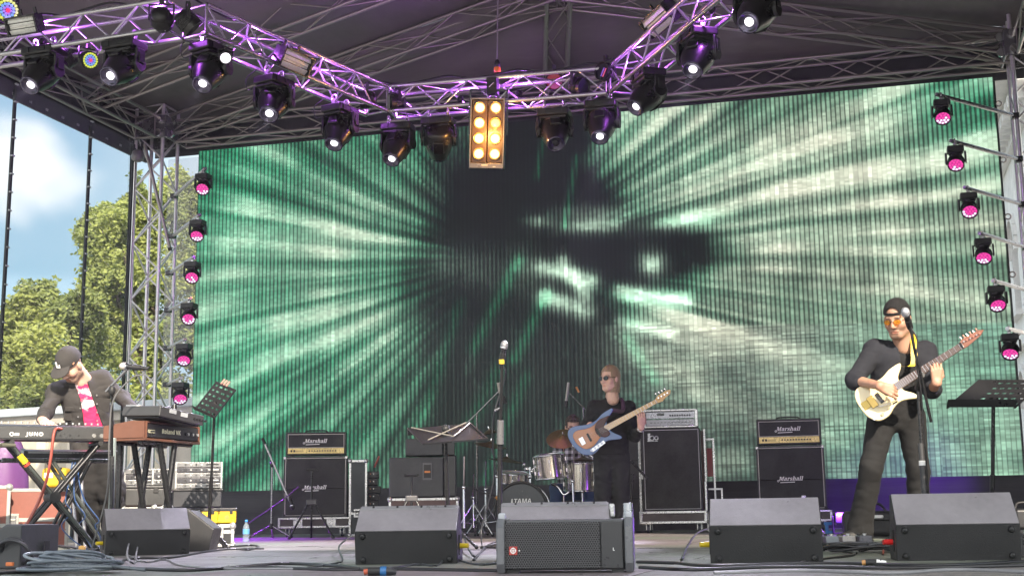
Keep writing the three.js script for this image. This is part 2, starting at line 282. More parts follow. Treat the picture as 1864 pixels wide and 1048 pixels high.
// box truss between two points; its four faces carry zigzag braces. s is the size of its square section.
function boxTruss(parent, A, B, s, upHint, { r = 0.024, rb = 0.01, step = s * 1.7, mat = MT.alu, bmat = mat, faces = [0, 1, 2, 3], verticals = false, phase = 0 } = {}) {
  const ax = B.clone().sub(A), L = ax.length(); ax.normalize();
  const side = ax.clone().cross(upHint).normalize(), up = side.clone().cross(ax).normalize(), h = s / 2;
  const corner = [[-1, -1], [1, -1], [1, 1], [-1, 1]].map(([p, q]) => side.clone().multiplyScalar(p * h).addScaledVector(up, q * h));
  for (const c of corner) bar('chord', A.clone().add(c), B.clone().add(c), r, mat, parent);
  const n = Math.max(2, Math.round(L / step));
  for (const f of faces) {
    const c0 = corner[f], c1 = corner[(f + 1) % 4];
    for (let k = 0; k < n; k++) {
      const fl = (k + f + phase) % 2, p = A.clone().addScaledVector(ax, L * k / n), q = A.clone().addScaledVector(ax, L * (k + 1) / n);
      bar('brace', p.add(fl ? c0 : c1), q.add(fl ? c1 : c0), rb, bmat, parent);
      if (verticals && k) { const v = A.clone().addScaledVector(ax, L * k / n); bar('brace', v.clone().add(c0), v.clone().add(c1), rb, bmat, parent); }
    }
  }
  for (const e of [0, L]) for (let f = 0; f < 4; f++) bar('end_brace', A.clone().addScaledVector(ax, e).add(corner[f]), A.clone().addScaledVector(ax, e).add(corner[(f + 1) % 4]), rb * 1.2, mat, parent);
}
const UP = V(0, 1, 0);
const LT = V(-6.14, 0, 0.45), RT = V(6.12, 0, 0.45), EAVE = 5.94, BS = 0.32;
{
  const b = thing('roof_beam', 'grey box truss beam along the top of the video wall', 'truss beam', V(0, 0, 0), 0, 'beams of the stage roof');
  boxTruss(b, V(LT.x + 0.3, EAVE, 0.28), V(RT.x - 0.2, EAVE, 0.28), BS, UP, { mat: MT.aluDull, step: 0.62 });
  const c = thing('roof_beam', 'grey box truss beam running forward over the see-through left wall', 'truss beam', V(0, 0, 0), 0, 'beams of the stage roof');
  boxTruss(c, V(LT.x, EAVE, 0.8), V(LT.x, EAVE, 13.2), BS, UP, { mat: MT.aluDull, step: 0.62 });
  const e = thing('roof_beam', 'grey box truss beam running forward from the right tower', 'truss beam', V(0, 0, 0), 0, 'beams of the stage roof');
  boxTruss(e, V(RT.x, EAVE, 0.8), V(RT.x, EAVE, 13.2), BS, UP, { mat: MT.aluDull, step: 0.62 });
}
// roof planes: a short hip at the back, two long slopes to the sides
const APEX = onZ(1016, -46, 1.9);
const RY = EAVE + BS / 2 + 0.16;
APEX.y = Math.max(APEX.y, RY + 0.5);
const RIDGE = V(APEX.x, APEX.y, 13.4), CBL = V(-6.5, RY, 0.0), CBR = V(6.5, RY, 0.0), CFL = V(-6.5, RY, 13.4), CFR = V(6.5, RY, 13.4);
{
  const roof = thing('roof_canopy', 'dark grey fabric roof stretched over the stage trusses', 'stage roof');
  const cloth = M([0.165, 0.152, 0.146], 0.85, { bumpMap: T.cloud, bump: 0.014 });
  const sheet = (a, b, c, dd, nu, nv) => {             // a..b along the bottom, c..dd along the top
    const g = new THREE.PlaneGeometry(1, 1, nu, nv), p = g.attributes.position;
    for (let i = 0; i < p.count; i++) {
      const u = p.getX(i) + 0.5, v = p.getY(i) + 0.5, q = a.clone().lerp(b, u).lerp(c.clone().lerp(dd, u), v);
      const sag = -0.12 * Math.sin(Math.PI * v) * (0.4 + 0.6 * Math.abs(Math.sin(u * Math.PI * 3))) + 0.018 * Math.sin(u * 46 + v * 6) * (1 - v) + 0.02 * noise.noise(q.x * 1.4, q.z * 1.4, 2);
      p.setXYZ(i, q.x, q.y + sag, q.z);
    }
    g.computeVertexNormals(); return g;
  };
  raw('canopy_sheet', sheet(CBL, CBR, APEX.clone().add(V(-0.02, 0, 0)), APEX.clone().add(V(0.02, 0, 0)), 80, 16), cloth, roof);
  raw('canopy_sheet', sheet(CFL, CBL, RIDGE, APEX, 80, 24), cloth, roof);
  raw('canopy_sheet', sheet(CBR, CFR, APEX, RIDGE, 80, 24), cloth, roof);
  raw('canopy_sheet', sheet(CFR, CFL, RIDGE, RIDGE.clone().add(V(-0.02, 0, 0)), 20, 8), cloth, roof);
  const val = M([0.03, 0.031, 0.035], 0.85);
  part('valance', [box(0.03, 0.74, 13.2, -6.46, EAVE, 6.8), box(0.03, 0.6, 13.2, 6.46, EAVE + 0.07, 6.8), box(12.9, 0.6, 0.03, 0, EAVE + 0.06, -0.04)], val, roof);
  const lace = []; for (let k = 0; k < 34; k++) lace.push(box(0.012, 0.03, 0.05, -6.44, EAVE - 0.3, 0.6 + k * 0.36)); lace.forEach((l) => part('lacing', l, MT.alu, roof));
}
const roofN = { L: RIDGE.clone().sub(CBL).cross(APEX.clone().sub(CBL)).normalize(), R: RIDGE.clone().sub(CBR).cross(APEX.clone().sub(CBR)).normalize(), B: CBR.clone().sub(CBL).cross(APEX.clone().sub(CBL)).normalize() };
{
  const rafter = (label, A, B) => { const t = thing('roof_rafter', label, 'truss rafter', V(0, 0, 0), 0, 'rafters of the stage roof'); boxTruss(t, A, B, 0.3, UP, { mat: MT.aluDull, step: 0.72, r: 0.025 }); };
  const dn = V(0, -0.24, 0), D = (p) => p.clone().add(dn);
  rafter('grey truss rafter rising from the left tower to the ridge', D(V(-5.9, RY, 0.35)), D(APEX));
  rafter('grey truss rafter rising from the right tower to the ridge', D(V(5.9, RY, 0.35)), D(APEX));
  rafter('short grey truss rafter above the middle of the video wall', D(V(onZ(1010, 110, 0.3).x, RY + 0.02, 0.3)), D(APEX));
  const a = onPlane(178, 140, roofN.L, CBL), b = onPlane(480, 22, roofN.L, CBL), dir = b.clone().sub(a);
  rafter('grey truss rafter rising from the left beam above the keyboard player', D(a).addScaledVector(dir, -0.05), D(b).addScaledVector(dir, 0.9));
  rafter('grey truss running along the roof ridge', D(APEX).add(V(0, 0, 0.2)), D(RIDGE));
}
// towers
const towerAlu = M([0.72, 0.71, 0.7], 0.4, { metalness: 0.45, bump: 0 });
function tower(label, c, top) {
  const t = thing('truss_tower', label, 'truss tower', V(c.x, 0, c.z), 0, 'corner towers of the stage');
  boxTruss(t, V(0, 0.06, 0), V(0, top, 0), 0.44, V(0, 0, 1), { mat: towerAlu, r: 0.028, rb: 0.013, step: 0.42 });
  part('base_plate', box(0.7, 0.04, 0.7, 0, 0.02, 0), MT.aluDull, t);
  // sleeve block with wheels at the beams' height
  const m = M([0.2, 0.2, 0.21], 0.35, { metalness: 0.7 });
  part('sleeve_block', [box(0.62, 0.34, 0.03, 0, EAVE, 0.29, 0.01), box(0.62, 0.34, 0.03, 0, EAVE, -0.29, 0.01), box(0.03, 0.34, 0.56, 0.3, EAVE, 0, 0.01), box(0.03, 0.34, 0.56, -0.3, EAVE, 0, 0.01)], m, t);
  for (const [x, z] of [[-0.2, 0.33], [0.2, 0.33], [0.34, 0.2], [-0.34, 0.2]]) for (const dy of [-0.1, 0.1]) part('guide_wheel', disc(0.055, 0.04).rotateX(Math.PI / 2).translate(x, EAVE + dy, z), MT.chrome, t);
  return t;
}
tower('aluminium truss tower left of the video wall', LT, 6.3);
tower('aluminium truss tower at the right edge of the stage', RT, 6.6);
{ // diagonal stay from the left tower head and the small grey lamp housing hanging under the beam
  const t = thing('stay_pole', 'thin grey pole slanting down the face of the left tower', 'pole');
  bar('pole', onZ(262, 262, 0.95), onZ(308, 450, 0.72), 0.025, MT.aluDull, t);
  bar('pole', onZ(308, 450, 0.72), onZ(309, 456, 0.7), 0.032, MT.steelDark, t);
  const s = thing('horn_speaker', 'small rounded grey housing hanging below the left corner of the roof', 'housing', onZ(250, 284, 1.2));
  part('housing', lathe([[0.001, -0.085], [0.05, -0.08], [0.085, -0.05], [0.095, 0], [0.08, 0.06], [0.055, 0.085], [0.001, 0.09]], 20), M([0.16, 0.16, 0.16], 0.5), s);
  part('bracket', [box(0.02, 0.16, 0.03, 0.06, 0.1, 0, 0.005), box(0.02, 0.16, 0.03, -0.06, 0.1, 0, 0.005)], MT.steelDark, s);
}
// see-through mesh wall on the left
{
  const t = thing('mesh_wall', 'see-through mesh sheet closing the left side of the stage', 'mesh wall');
  const wall = new THREE.MeshStandardMaterial({ color: lin(0.45, 0.5, 0.52), roughness: 0.95, transparent: true, opacity: 0.13, side: THREE.DoubleSide });
  const zs = [0.9, onX(235, 500).z, onX(150, 500).z, onX(6, 500).z, 8.2];
  for (let i = 0; i < 4; i++) {
    const g = new THREE.PlaneGeometry(zs[i + 1] - zs[i] - 0.02, EAVE - 0.2, 24, 4).rotateY(Math.PI / 2), p = g.attributes.position;
    for (let k = 0; k < p.count; k++) p.setX(k, 0.015 * Math.sin(p.getZ(k) * 7 + i));
    g.computeVertexNormals();
    raw('mesh_sheet', g.translate(-6.34, (EAVE - 0.2) / 2, (zs[i] + zs[i + 1]) / 2), wall, t);
  }
  const seam = M([0.012, 0.02, 0.02], 0.8);
  for (const [i, w] of [[1, 0.012], [2, 0.05], [3, 0.05]]) {
    part('seam_rope', pipe([V(-6.31, EAVE - 0.3, zs[i]), V(-6.3, 3, zs[i] + 0.04), V(-6.31, 0, zs[i] + 0.06)], w / 2, 30, 8), seam, t);
    if (w > 0.02) part('rope_tie', Array.from({ length: 24 }, (_, k) => box(0.03, 0.018, w * 1.1, -6.29, 0.3 + k * 0.235, zs[i] + 0.06 - 0.06 * k / 24)), M([0.4, 0.45, 0.42], 0.6), t);
  }
  part('seam_rope', [pipe([V(-6.25, 5.6, 0.92), V(-6.26, 3, 0.93), V(-6.25, 0, 0.95)], 0.021, 20, 8), pipe([V(-6.2, 5.6, 1.06), V(-6.21, 3, 1.05), V(-6.2, 0, 1.08)], 0.012, 20, 6)], seam, t);
}
function onX(px, py, x = -6.34) { const d = ray(px, py); return camera.position.clone().addScaledVector(d, (x - camera.position.x) / d.x); }
{
  const r = raw('rear_scrim', new THREE.PlaneGeometry(0.62, 5.6).translate(-5.98, 2.9, -0.15), new THREE.MeshStandardMaterial({ color: lin(0.6, 0.62, 0.62), roughness: 0.95, transparent: true, opacity: 0.32, side: THREE.DoubleSide }));
  tag(r, 'pale see-through sheet between the left tower and the video wall', 'mesh sheet');
}
// ------------------------------------------------------------------ trees
function leafTree(label, base, trunkH, lobes, count, size, tint, group) {
  const t = thing('broadleaf_tree', label, 'tree', base, 0, group);
  const bark = M([0.09, 0.07, 0.05], 0.95, { bump: 0.02, bumpMap: T.cloud });
  const tr = [tube(V(0, 0, 0), V(0.15, trunkH, 0), 0.34, 0.2, 10)];
  for (const L of lobes) tr.push(tube(V(0.1, trunkH * rr(0.55, 0.95), 0), V(L[0], L[1] - L[4] * 0.2, L[2]), 0.13, 0.03, 6));
  part('trunk', tr, bark, t);
  const mats = [0, 1, 2].map((k) => new THREE.MeshPhysicalMaterial({ color: lin(tint[0] * (0.72 + 0.3 * k), tint[1] * (0.78 + 0.24 * k), tint[2] * (0.75 + 0.2 * k)), roughness: 0.8, transmission: 0.45, thickness: 0, side: THREE.DoubleSide }));
  const pos = [[], [], []], idx = [[], [], []];
  for (let n = 0; n < count; n++) {
    const L = lobes[Math.floor(rnd() * lobes.length)];
    let d; do { d = V(rr(-1, 1), rr(-1, 1), rr(-1, 1)); } while (d.lengthSq() > 1 || d.lengthSq() < 0.16);
    const bump = 1 + 0.42 * noise.noise(d.x * 2.6 + L[0], d.y * 2.6 + L[1], d.z * 2.6);
    const p = V(L[0] + d.x * L[3] * bump, L[1] + d.y * L[4] * bump, L[2] + d.z * L[3] * bump);
    if (noise.noise(p.x * 0.95, p.y * 0.95, p.z * 0.95) + 0.25 * noise.noise(p.x * 2.6, p.y * 2.6, p.z * 2.6) < 0.03 - (d.length() < 0.7 ? 0.2 : 0)) continue;
    const k = clamp(Math.floor((noise.noise(p.x * 0.8 + 9, p.y * 0.8, p.z * 0.8) * 0.9 + 0.5 + rr(-0.2, 0.2)) * 3), 0, 2);
    for (let q = 0; q < 3; q++) {
      const c = p.clone().add(V(rr(-1, 1), rr(-1, 1), rr(-1, 1)).multiplyScalar(size * 1.1));
      const a = V(rr(-1, 1), rr(-0.6, 0.6), rr(-1, 1)).normalize().multiplyScalar(size * rr(0.6, 1.1)), b = V(rr(-1, 1), rr(-0.3, 1), rr(-1, 1)).cross(a).normalize().multiplyScalar(size * rr(0.3, 0.55));
      const o = pos[k].length / 3;
      for (const v of [c.clone().sub(a), c.clone().add(b), c.clone().add(a), c.clone().sub(b)]) pos[k].push(v.x, v.y, v.z);
      idx[k].push(o, o + 1, o + 2, o, o + 2, o + 3);
    }
  }
  for (let k = 0; k < 3; k++) { const g = new THREE.BufferGeometry(); g.setAttribute('position', new THREE.Float32BufferAttribute(pos[k], 3)); g.setIndex(idx[k]); g.computeVertexNormals(); raw('crown', g, mats[k], t).userData.kind = 'stuff'; }
  return t;
}
{
  const at = (px, py, d) => atD(px, py, d);
  const place = (d, px) => { const b = at(px, 700, d); b.y = GROUND; return b; };
  const lob = (b, d, list) => list.map(([px, py, r, ry, dz]) => { const p = at(px, py, d + (dz || 0)).sub(b); return [p.x, p.y, p.z, r * d / FOCAL, ry * d / FOCAL]; });
  let d = 30, b = place(d, 265);
  leafTree('tall green broadleaf tree behind the left tower', b, 6, lob(b, d, [[240, 350, 32, 42], [215, 385, 50, 50], [285, 400, 60, 60], [225, 440, 75, 60, -1], [185, 425, 45, 40], [320, 480, 85, 90], [210, 520, 62, 55, -1], [270, 580, 90, 90], [190, 600, 60, 60], [340, 360, 50, 60, 1], [350, 640, 70, 90], [240, 690, 110, 70, -1]]), 40000, 0.07, [0.225, 0.275, 0.062], 'broadleaf trees beyond the left wall');
  d = 27; b = place(d, 95);
  leafTree('wide lower broadleaf tree at the far left beyond the mesh wall', b, 4, lob(b, d, [[90, 560, 65, 48], [45, 610, 60, 55], [135, 570, 50, 45, -1], [20, 680, 60, 70], [95, 660, 90, 70, -1.5], [160, 650, 60, 70], [60, 720, 90, 40, -1], [150, 720, 90, 40], [-40, 640, 60, 60]]), 32000, 0.066, [0.215, 0.26, 0.057], 'broadleaf trees beyond the left wall');
}
const BRK = box(0.34, 0.2, 0.16);
// ------------------------------------------------------------------ buildings beyond
{
  const t = thing('pavilion', 'low cream pavilion with a grey flat roof behind the keyboards', 'building');
  const A = onZ(-60, 800, -4.5), B = onZ(352, 800, -3.5), mid = A.clone().add(B).multiplyScalar(0.5); const L = A.distanceTo(B), top = onZ(200, 772, -4).y - 0.0;
  t.position.set(mid.x, 0, mid.z); t.rotation.y = Math.atan2(-(B.z - A.z), B.x - A.x);
  const y1 = onZ(200, 768, -4).y, y2 = onZ(200, 752, -4).y, y3 = onZ(200, 737, -4).y;
  part('wall', box(L, y1 - GROUND, 2.4, 0, (y1 + GROUND) / 2, -1.2), M([0.50, 0.44, 0.34], 0.85), t);
  part('fascia', box(L + 0.3, y2 - y1, 2.8, 0, (y1 + y2) / 2, -1.2), M([0.42, 0.38, 0.32], 0.8), t);
  part('roof', box(L + 0.4, y3 - y2, 3.0, 0, (y2 + y3) / 2, -1.2, 0.02), M([0.42, 0.47, 0.5], 0.6), t);
  for (let k = 0; k < 7; k++) part('pilaster', box(0.22, y1 - GROUND, 0.08, -L / 2 + 0.5 + k * (L - 1) / 6, (y1 + GROUND) / 2, 0.05), M([0.68, 0.6, 0.48], 0.85), t);
}
{
  const t = thing('white_building', 'white classical building with arched windows right of the video wall', 'building');
  const X = 7.0, white = M([0.85, 0.84, 0.82], 0.85, { bump: 0.002 }), trim = M([0.78, 0.77, 0.75], 0.8), glass = M([0.05, 0.06, 0.07], 0.15, { bump: 0, map: null }), frame = M([0.6, 0.6, 0.58], 0.6);
  const z0 = -34, z1 = -6, wy = 7.3;
  // wall with true arched openings
  const s = new THREE.Shape(); s.moveTo(z0, GROUND); s.lineTo(z1, GROUND); s.lineTo(z1, wy); s.lineTo(z0, wy); s.closePath();
  const wins = [];
  for (let k = 0; k < 10; k++) for (const [yb, h] of [[0.9, 2.0], [4.1, 1.9]]) { const zc = z1 - 2.2 - k * 2.6, w = 0.55; const hole = new THREE.Path(); hole.moveTo(zc - w, yb); hole.lineTo(zc - w, yb + h - w); hole.absarc(zc, yb + h - w, w, Math.PI, 0, true); hole.lineTo(zc + w, yb); hole.closePath(); s.holes.push(hole); wins.push([zc, yb, h, w]); }
  const wallG = new THREE.ExtrudeGeometry(s, { depth: 0.5, bevelEnabled: false, curveSegments: 10 }).rotateY(-Math.PI / 2);   // extruded z becomes -x, shape x becomes z
  part('wall', [wallG.translate(X + 0.5, 0, 0)], white, t);
  part('wall', box(6, wy - GROUND, z1 - z0, X + 3.6, (wy + GROUND) / 2, (z0 + z1) / 2), white, t);
  for (const [zc, yb, h, w] of wins) {
    const f = part('window', [box(0.05, h, 0.06, X + 0.3, yb + h / 2, zc), box(0.05, 0.05, 2 * w, X + 0.3, yb + h * 0.45, zc)], frame, t);
    part('pane', [box(0.02, h, 2 * w, X + 0.36, yb + h / 2, zc)], glass, f);
    part('sill', box(0.16, 0.1, 2 * w + 0.3, X - 0.06, yb - 0.05, zc), trim, f);
    const ar = []; for (let q = 0; q <= 8; q++) { const a = Math.PI * q / 8; ar.push(box(0.1, 0.14, 0.26, 0, 0, 0).rotateX(Math.PI / 2 - a + 0).translate(X - 0.03, yb + h - w + Math.sin(a) * (w + 0.09), zc + Math.cos(a) * (w + 0.09))); }
    part('arch_trim', ar, trim, f);
  }
  part('cornice', [box(0.5, 0.22, z1 - z0 + 0.6, X - 0.05, wy + 0.25, (z0 + z1) / 2, 0.02), box(0.85, 0.16, z1 - z0 + 0.9, X - 0.2, wy + 0.46, (z0 + z1) / 2, 0.02), box(0.2, 0.3, z1 - z0, X - 0.02, wy + 0.0, (z0 + z1) / 2)], trim, t);
  for (let k = 0; k < 60; k++) raw('cornice_bracket', BRK, trim, t).position.set(X - 0.2, wy + 0.06, z1 - 0.25 - k * 0.45);
  part('string_course', box(0.16, 0.16, z1 - z0, X - 0.05, 3.4, (z0 + z1) / 2), trim, t);
  part('parapet', box(0.3, 0.7, z1 - z0, X + 0.35, wy + 0.9, (z0 + z1) / 2), white, t);
}


{ // out of view: a drape and an added banner, placed to shade the stage
  const w = raw('unseen_side_drape', box(0.03, 6.2, 9.6, 6.62, 3.1, 5.6), MT.blackMatte); tag(w, 'unseen black drape, out of view, keeping the sun off the right of the stage', 'drape');  // unseen, placed to block sun coming in from the right
  const f = thing('added_shade_banner', 'added white translucent fabric banner on two posts, out of view, shading the stage front', 'banner', V(8.6, GROUND, 20));  // added to shade the monitor row and soften the sunlight
  part('fabric', box(9.4, 4.0, 0.01, 0, 7.6, 0), new THREE.MeshPhysicalMaterial({ color: lin(0.8, 0.79, 0.77), roughness: 0.95, transmission: 0.35, thickness: 0, side: THREE.DoubleSide }), f);
  for (const x of [-4.75, 4.75]) part('post', tube(V(x, 0, 0), V(x, 9.8, 0), 0.12), MT.aluDull, f);
}
// ------------------------------------------------------------------ lighting truss over the stage
const HT = 4.95;
const NODE = [[-70, 96], [338, 32], [697, 188], [1126, 152], [1360, -48]].map(([x, y]) => onY(x, y, HT));
{
  const t = thing('lighting_truss', 'zigzag aluminium lighting truss glowing purple above the stage', 'truss');
  for (let k = 0; k < 4; k++) {
    const a = NODE[k].clone(), b = NODE[k + 1].clone(), d = b.clone().sub(a).normalize();
    if (k) a.addScaledVector(d, 0.12); if (k < 3) b.addScaledVector(d, -0.12);
    boxTruss(t, a, b, 0.29, UP, { r: 0.025, rb: 0.0105, step: 0.30, mat: MT.alu, phase: k % 2 });
  }
  const w = thing('truss_cable', 'black power cable tied along the lighting truss', 'cable');
  for (let k = 0; k < 4; k++) {
    const pts = []; for (let q = 0; q <= 10; q++) { const p = NODE[k].clone().lerp(NODE[k + 1], q / 10); p.y += 0.19 + 0.03 * Math.sin(q * 2.1 + k); p.z += 0.13; pts.push(p); }
    part('cable', pipe(pts, 0.012, 60), MT.cable, w);
  }
}
const toCam = (p) => camera.position.clone().sub(p).normalize();
function aimAt(P, L, px, py) {                         // direction from P to the point L away from it that shows at a pixel, on the near side
  const d = ray(px, py).normalize(), o = camera.position.clone().sub(P), b = o.dot(d), c = o.lengthSq() - L * L, D = b * b - c;
  const t = D > 0 ? -b - Math.sqrt(D) : -b;
  return camera.position.clone().addScaledVector(d, t).sub(P).normalize();
}
const frameZ = (z, up) => { const x = up.clone().cross(z).normalize(), y = z.clone().cross(x); return new THREE.Quaternion().setFromRotationMatrix(new THREE.Matrix4().makeBasis(x, y, z)); };
// ------------------------------------------------------------------ moving heads
const MH = (() => {
  const g = {};
  g.base = join([box(0.36, 0.085, 0.27, 0, -0.075, 0, 0.02), box(0.3, 0.03, 0.22, 0, -0.13, 0, 0.01), box(0.05, 0.06, 0.02, -0.1, -0.075, 0.135), box(0.1, 0.035, 0.012, 0.06, -0.075, 0.136)]);
  g.clamp = [-1, 1].map((s) => join([box(0.035, 0.07, 0.05, s * 0.11, -0.005, 0, 0.008), torus(0.034, 0.011, 8, 16).rotateY(Math.PI / 2).translate(s * 0.11, 0.045, 0)]));
  const arm = (s) => [box(0.03, 0.17, 0.13, s * 0.187, -0.2, 0, 0.012), disc(0.075, 0.03).rotateZ(Math.PI / 2).translate(s * 0.187, -0.27, 0), box(0.012, 0.1, 0.07, s * 0.206, -0.21, 0, 0.005)];
  g.yoke = join([...arm(1), ...arm(-1), disc(0.12, 0.025).translate(0, -0.15, 0)]);
  const head = lathe([[0.001, -0.175], [0.10, -0.17], [0.145, -0.14], [0.16, -0.08], [0.165, 0.02], [0.156, 0.09], [0.134, 0.16], [0.112, 0.225], [0.102, 0.262], [0.088, 0.266], [0.079, 0.25]], 28).scale(1, 1, 0.92).rotateX(Math.PI / 2);
  const ribs = []; for (let k = 0; k < 5; k++) ribs.push(torus(0.159, 0.006, 6, 28).scale(1, 0.92, 1).translate(0, 0, -0.11 + k * 0.024));
  g.head = join([head, ...ribs, box(0.12, 0.03, 0.17, 0, 0.148, 0.0, 0.012), box(0.12, 0.03, 0.17, 0, -0.148, 0.0, 0.012), box(0.02, 0.12, 0.15, 0.158, 0, -0.02, 0.01), box(0.02, 0.12, 0.15, -0.158, 0, -0.02, 0.01)]);
  g.lens = join(lathe([[0.001, 0.006], [0.024, 0.005], [0.04, 0.0], [0.04, -0.006]], 20).rotateX(Math.PI / 2).translate(0, 0, 0.245));
  g.rim = join(lathe([[0.041, 0.238], [0.072, 0.246], [0.082, 0.268], [0.1, 0.266], [0.1, 0.24]], 24).rotateX(Math.PI / 2));
  g.wire = join([pipe([V(-0.1, -0.12, -0.12), V(-0.17, -0.16, -0.2), V(-0.2, -0.05, -0.2), V(-0.14, 0.05, -0.12)], 0.006, 20, 5)]);
  return g;
})();
const housing = M([0.006, 0.006, 0.007], 0.48, { bump: 0.0004 }), housing2 = M([0.008, 0.008, 0.009], 0.6, { bump: 0.0006 });
const lensLit = glowMat(1.0, 0.97, 1.0, 3.2), lensOff = M([0.02, 0.02, 0.025], 0.08, { bump: 0, map: null }), rimM = M([0.10, 0.09, 0.14], 0.25, { metalness: 0.6, bump: 0 });
function movingHead(label, bx, by, lx, ly, { lit = true, away = false, k = 1, spot = 30 } = {}) {
  let best = null;                                    // the truss stretch it hangs from
  for (let s = 0; s < 4; s++) for (let q = 0; q <= 60; q++) { const p = NODE[s].clone().lerp(NODE[s + 1], q / 60); const v = p.clone().project(camera), d = Math.hypot((v.x * 0.5 + 0.5) * PW - bx, 0.3 * ((0.5 - v.y * 0.5) * PH - by)); if (!best || d < best[0]) best = [d, p, NODE[s + 1].clone().sub(NODE[s])]; }
  const M0 = onZ(bx, by, best[1].z + 0.05), t = thing('spot_lamp', label, 'moving head lamp', M0, 0, 'moving head lamps on the lighting truss');
  const by0 = Math.atan2(-best[2].z, best[2].x);
  raw('base', MH.base, housing2, t).rotation.y = by0;
  MH.clamp.forEach((c) => { raw('clamp', c, MT.alu, t).rotation.y = by0; });
  const P = M0.clone().add(V(0, -0.27 * k, 0));
  let d = away ? V(-0.25, -0.5, -0.8).normalize() : aimAt(P, 0.26, lx, ly);
  raw('yoke', MH.yoke, housing2, t).rotation.y = Math.atan2(d.x, d.z);
  const h = raw('head', MH.head, housing, t); h.position.set(0, -0.27, 0);
  h.quaternion.copy(frameZ(d, V(0, 1, 0.001)));
  raw('lens_rim', MH.rim, rimM, h); raw('lens', MH.lens, lit ? lensLit : lensOff, h);
  raw('wire', MH.wire, MT.cable, t).rotation.y = by0;
  if (lit) {
    const s = new THREE.SpotLight(0xe9e2ff, spot, 0, rad(24), 1, 2); s.name = 'spot_light'; if (spot > 60) s.angle = rad(12); s.position.copy(P).addScaledVector(d, 0.3); s.castShadow = true;
    s.target.position.copy(P).addScaledVector(d, 6); scene.add(s); scene.add(s.target);
  }
  return t;
}
movingHead('lit black moving head lamp leftmost under the truss near the floodlight', 80, 84, 53, 156);
movingHead('lit black moving head lamp second from the left beside the coloured lamp', 226, 72, 198, 139);
movingHead('lit black moving head lamp with a small bright lamp at its shoulder', 384, 78, 367, 154);
movingHead('lit black moving head lamp just below the end of the strip floodlight', 499, 138, 489, 208);
movingHead('lit black moving head lamp between the strip floodlight and the truss corner', 619, 190, 607, 263);
movingHead('lit black moving head lamp at the low middle corner of the truss', 724, 222, 712, 291);
movingHead('unlit black moving head lamp turned away left of the warm blinder', 798, 212, 790, 280, { lit: false, away: true });
movingHead('unlit dark moving head lamp right of the warm blinder', 1009, 196, 1012, 262, { lit: false });
movingHead('lit black moving head lamp whose beam crosses the dark video picture', 1095, 181, 1092, 250, { spot: 130 });
movingHead('lit black moving head lamp tilted left at the right truss corner', 1180, 126, 1156, 196);
movingHead('lit black moving head lamp beaming down beside the slanted floodlight', 1270, 52, 1261, 128, { spot: 130 });
movingHead('lit black moving head lamp at the top edge of the picture', 1376, -30, 1363, 41);
// ------------------------------------------------------------------ small lamps on the truss
const PAR = (() => {
  const can = lathe([[0.001, -0.11], [0.06, -0.105], [0.085, -0.07], [0.1, 0.0], [0.104, 0.085], [0.098, 0.09], [0.09, 0.06]], 22).rotateX(Math.PI / 2);
  const fins = []; for (let k = 0; k < 6; k++) fins.push(torus(0.09 + k * 0.003, 0.006, 6, 22).translate(0, 0, -0.06 + k * 0.018));
  return { can: join([can, ...fins]), yoke: join([box(0.012, 0.15, 0.03, 0.115, 0.06, 0), box(0.012, 0.15, 0.03, -0.115, 0.06, 0), box(0.24, 0.014, 0.03, 0, 0.135, 0), box(0.04, 0.06, 0.04, 0, 0.17, 0)]), face: join(disc(0.09, 0.01, 22).rotateX(Math.PI / 2).translate(0, 0, 0.062)) };
})();
function parCan(label, px, py, dz, dir, face, group) {
  const p = onZ(px, py, dz), t = thing('par_lamp', label, 'stage lamp', p, 0, group), q = frameZ(dir.clone().normalize(), V(0, 1, 0.001));
  const c = raw('can', PAR.can, housing2, t); c.quaternion.copy(q);
  raw('yoke', PAR.yoke, MT.black, t).rotation.y = Math.atan2(dir.x, dir.z);
  if (face) raw('lens', PAR.face, face, c);
  return [t, c];
}
const nz = (x) => { let best = [1e9]; for (let s = 0; s < 4; s++) for (let q = 0; q <= 60; q++) { const p = NODE[s].clone().lerp(NODE[s + 1], q / 60), v = p.clone().project(camera), d = Math.abs((v.x * 0.5 + 0.5) * PW - x); if (d < best[0]) best = [d, p.z]; } return best[1]; };
const darkFace = M([0.02, 0.02, 0.03], 0.2, { bump: 0, map: null });
parCan('fat black lamp with its back to us on the upper left truss', 293, 34, nz(293) + 0.2, V(-0.3, -0.2, -1), darkFace);
parCan('narrow black lamp beside the left bend of the truss', 340, 40, nz(340) + 0.24, V(0.7, -0.8, -0.5), darkFace);
parCan('black lamp inside the truss left of its low corner', 668, 181, nz(668) + 0.1, V(-0.8, -0.1, 0.3), darkFace);
parCan('black lamp inside the truss right of its low corner', 721, 186, nz(721) + 0.1, V(-0.6, -0.1, 0.5), darkFace);
parCan('black lamp inside the truss left of the magenta faced lamp', 1053, 156, nz(1053) + 0.1, V(0.8, -0.3, 0.4), darkFace);
const [mgT, mgC] = parCan('black lamp with a magenta face at the right bend of the truss', 1104, 132, nz(1104) + 0.14, V(-0.45, 0.05, 0.8), darkFace);
[[0.02, 0.3, 0.1, 0.8], [0.05, 0.9, 0.1, 0.3]].forEach(([x, r, g, b]) => part('glow_strip', box(0.012, 0.1, 0.006, x - 0.01, -0.01, 0.07).rotateZ(-0.5), glowMat(r, g, b, 0.8), mgC));
parCan('small dark lamp glowing dull red behind the truss', 1010, 149, nz(1010) - 0.3, V(0.1, -0.2, 1), glowMat(0.35, 0.01, 0.03, 0.6));
parCan('black lamp hanging in the shade behind the left truss', 128, 100, nz(128) - 0.2, V(-0.5, -0.5, 0.3), darkFace);
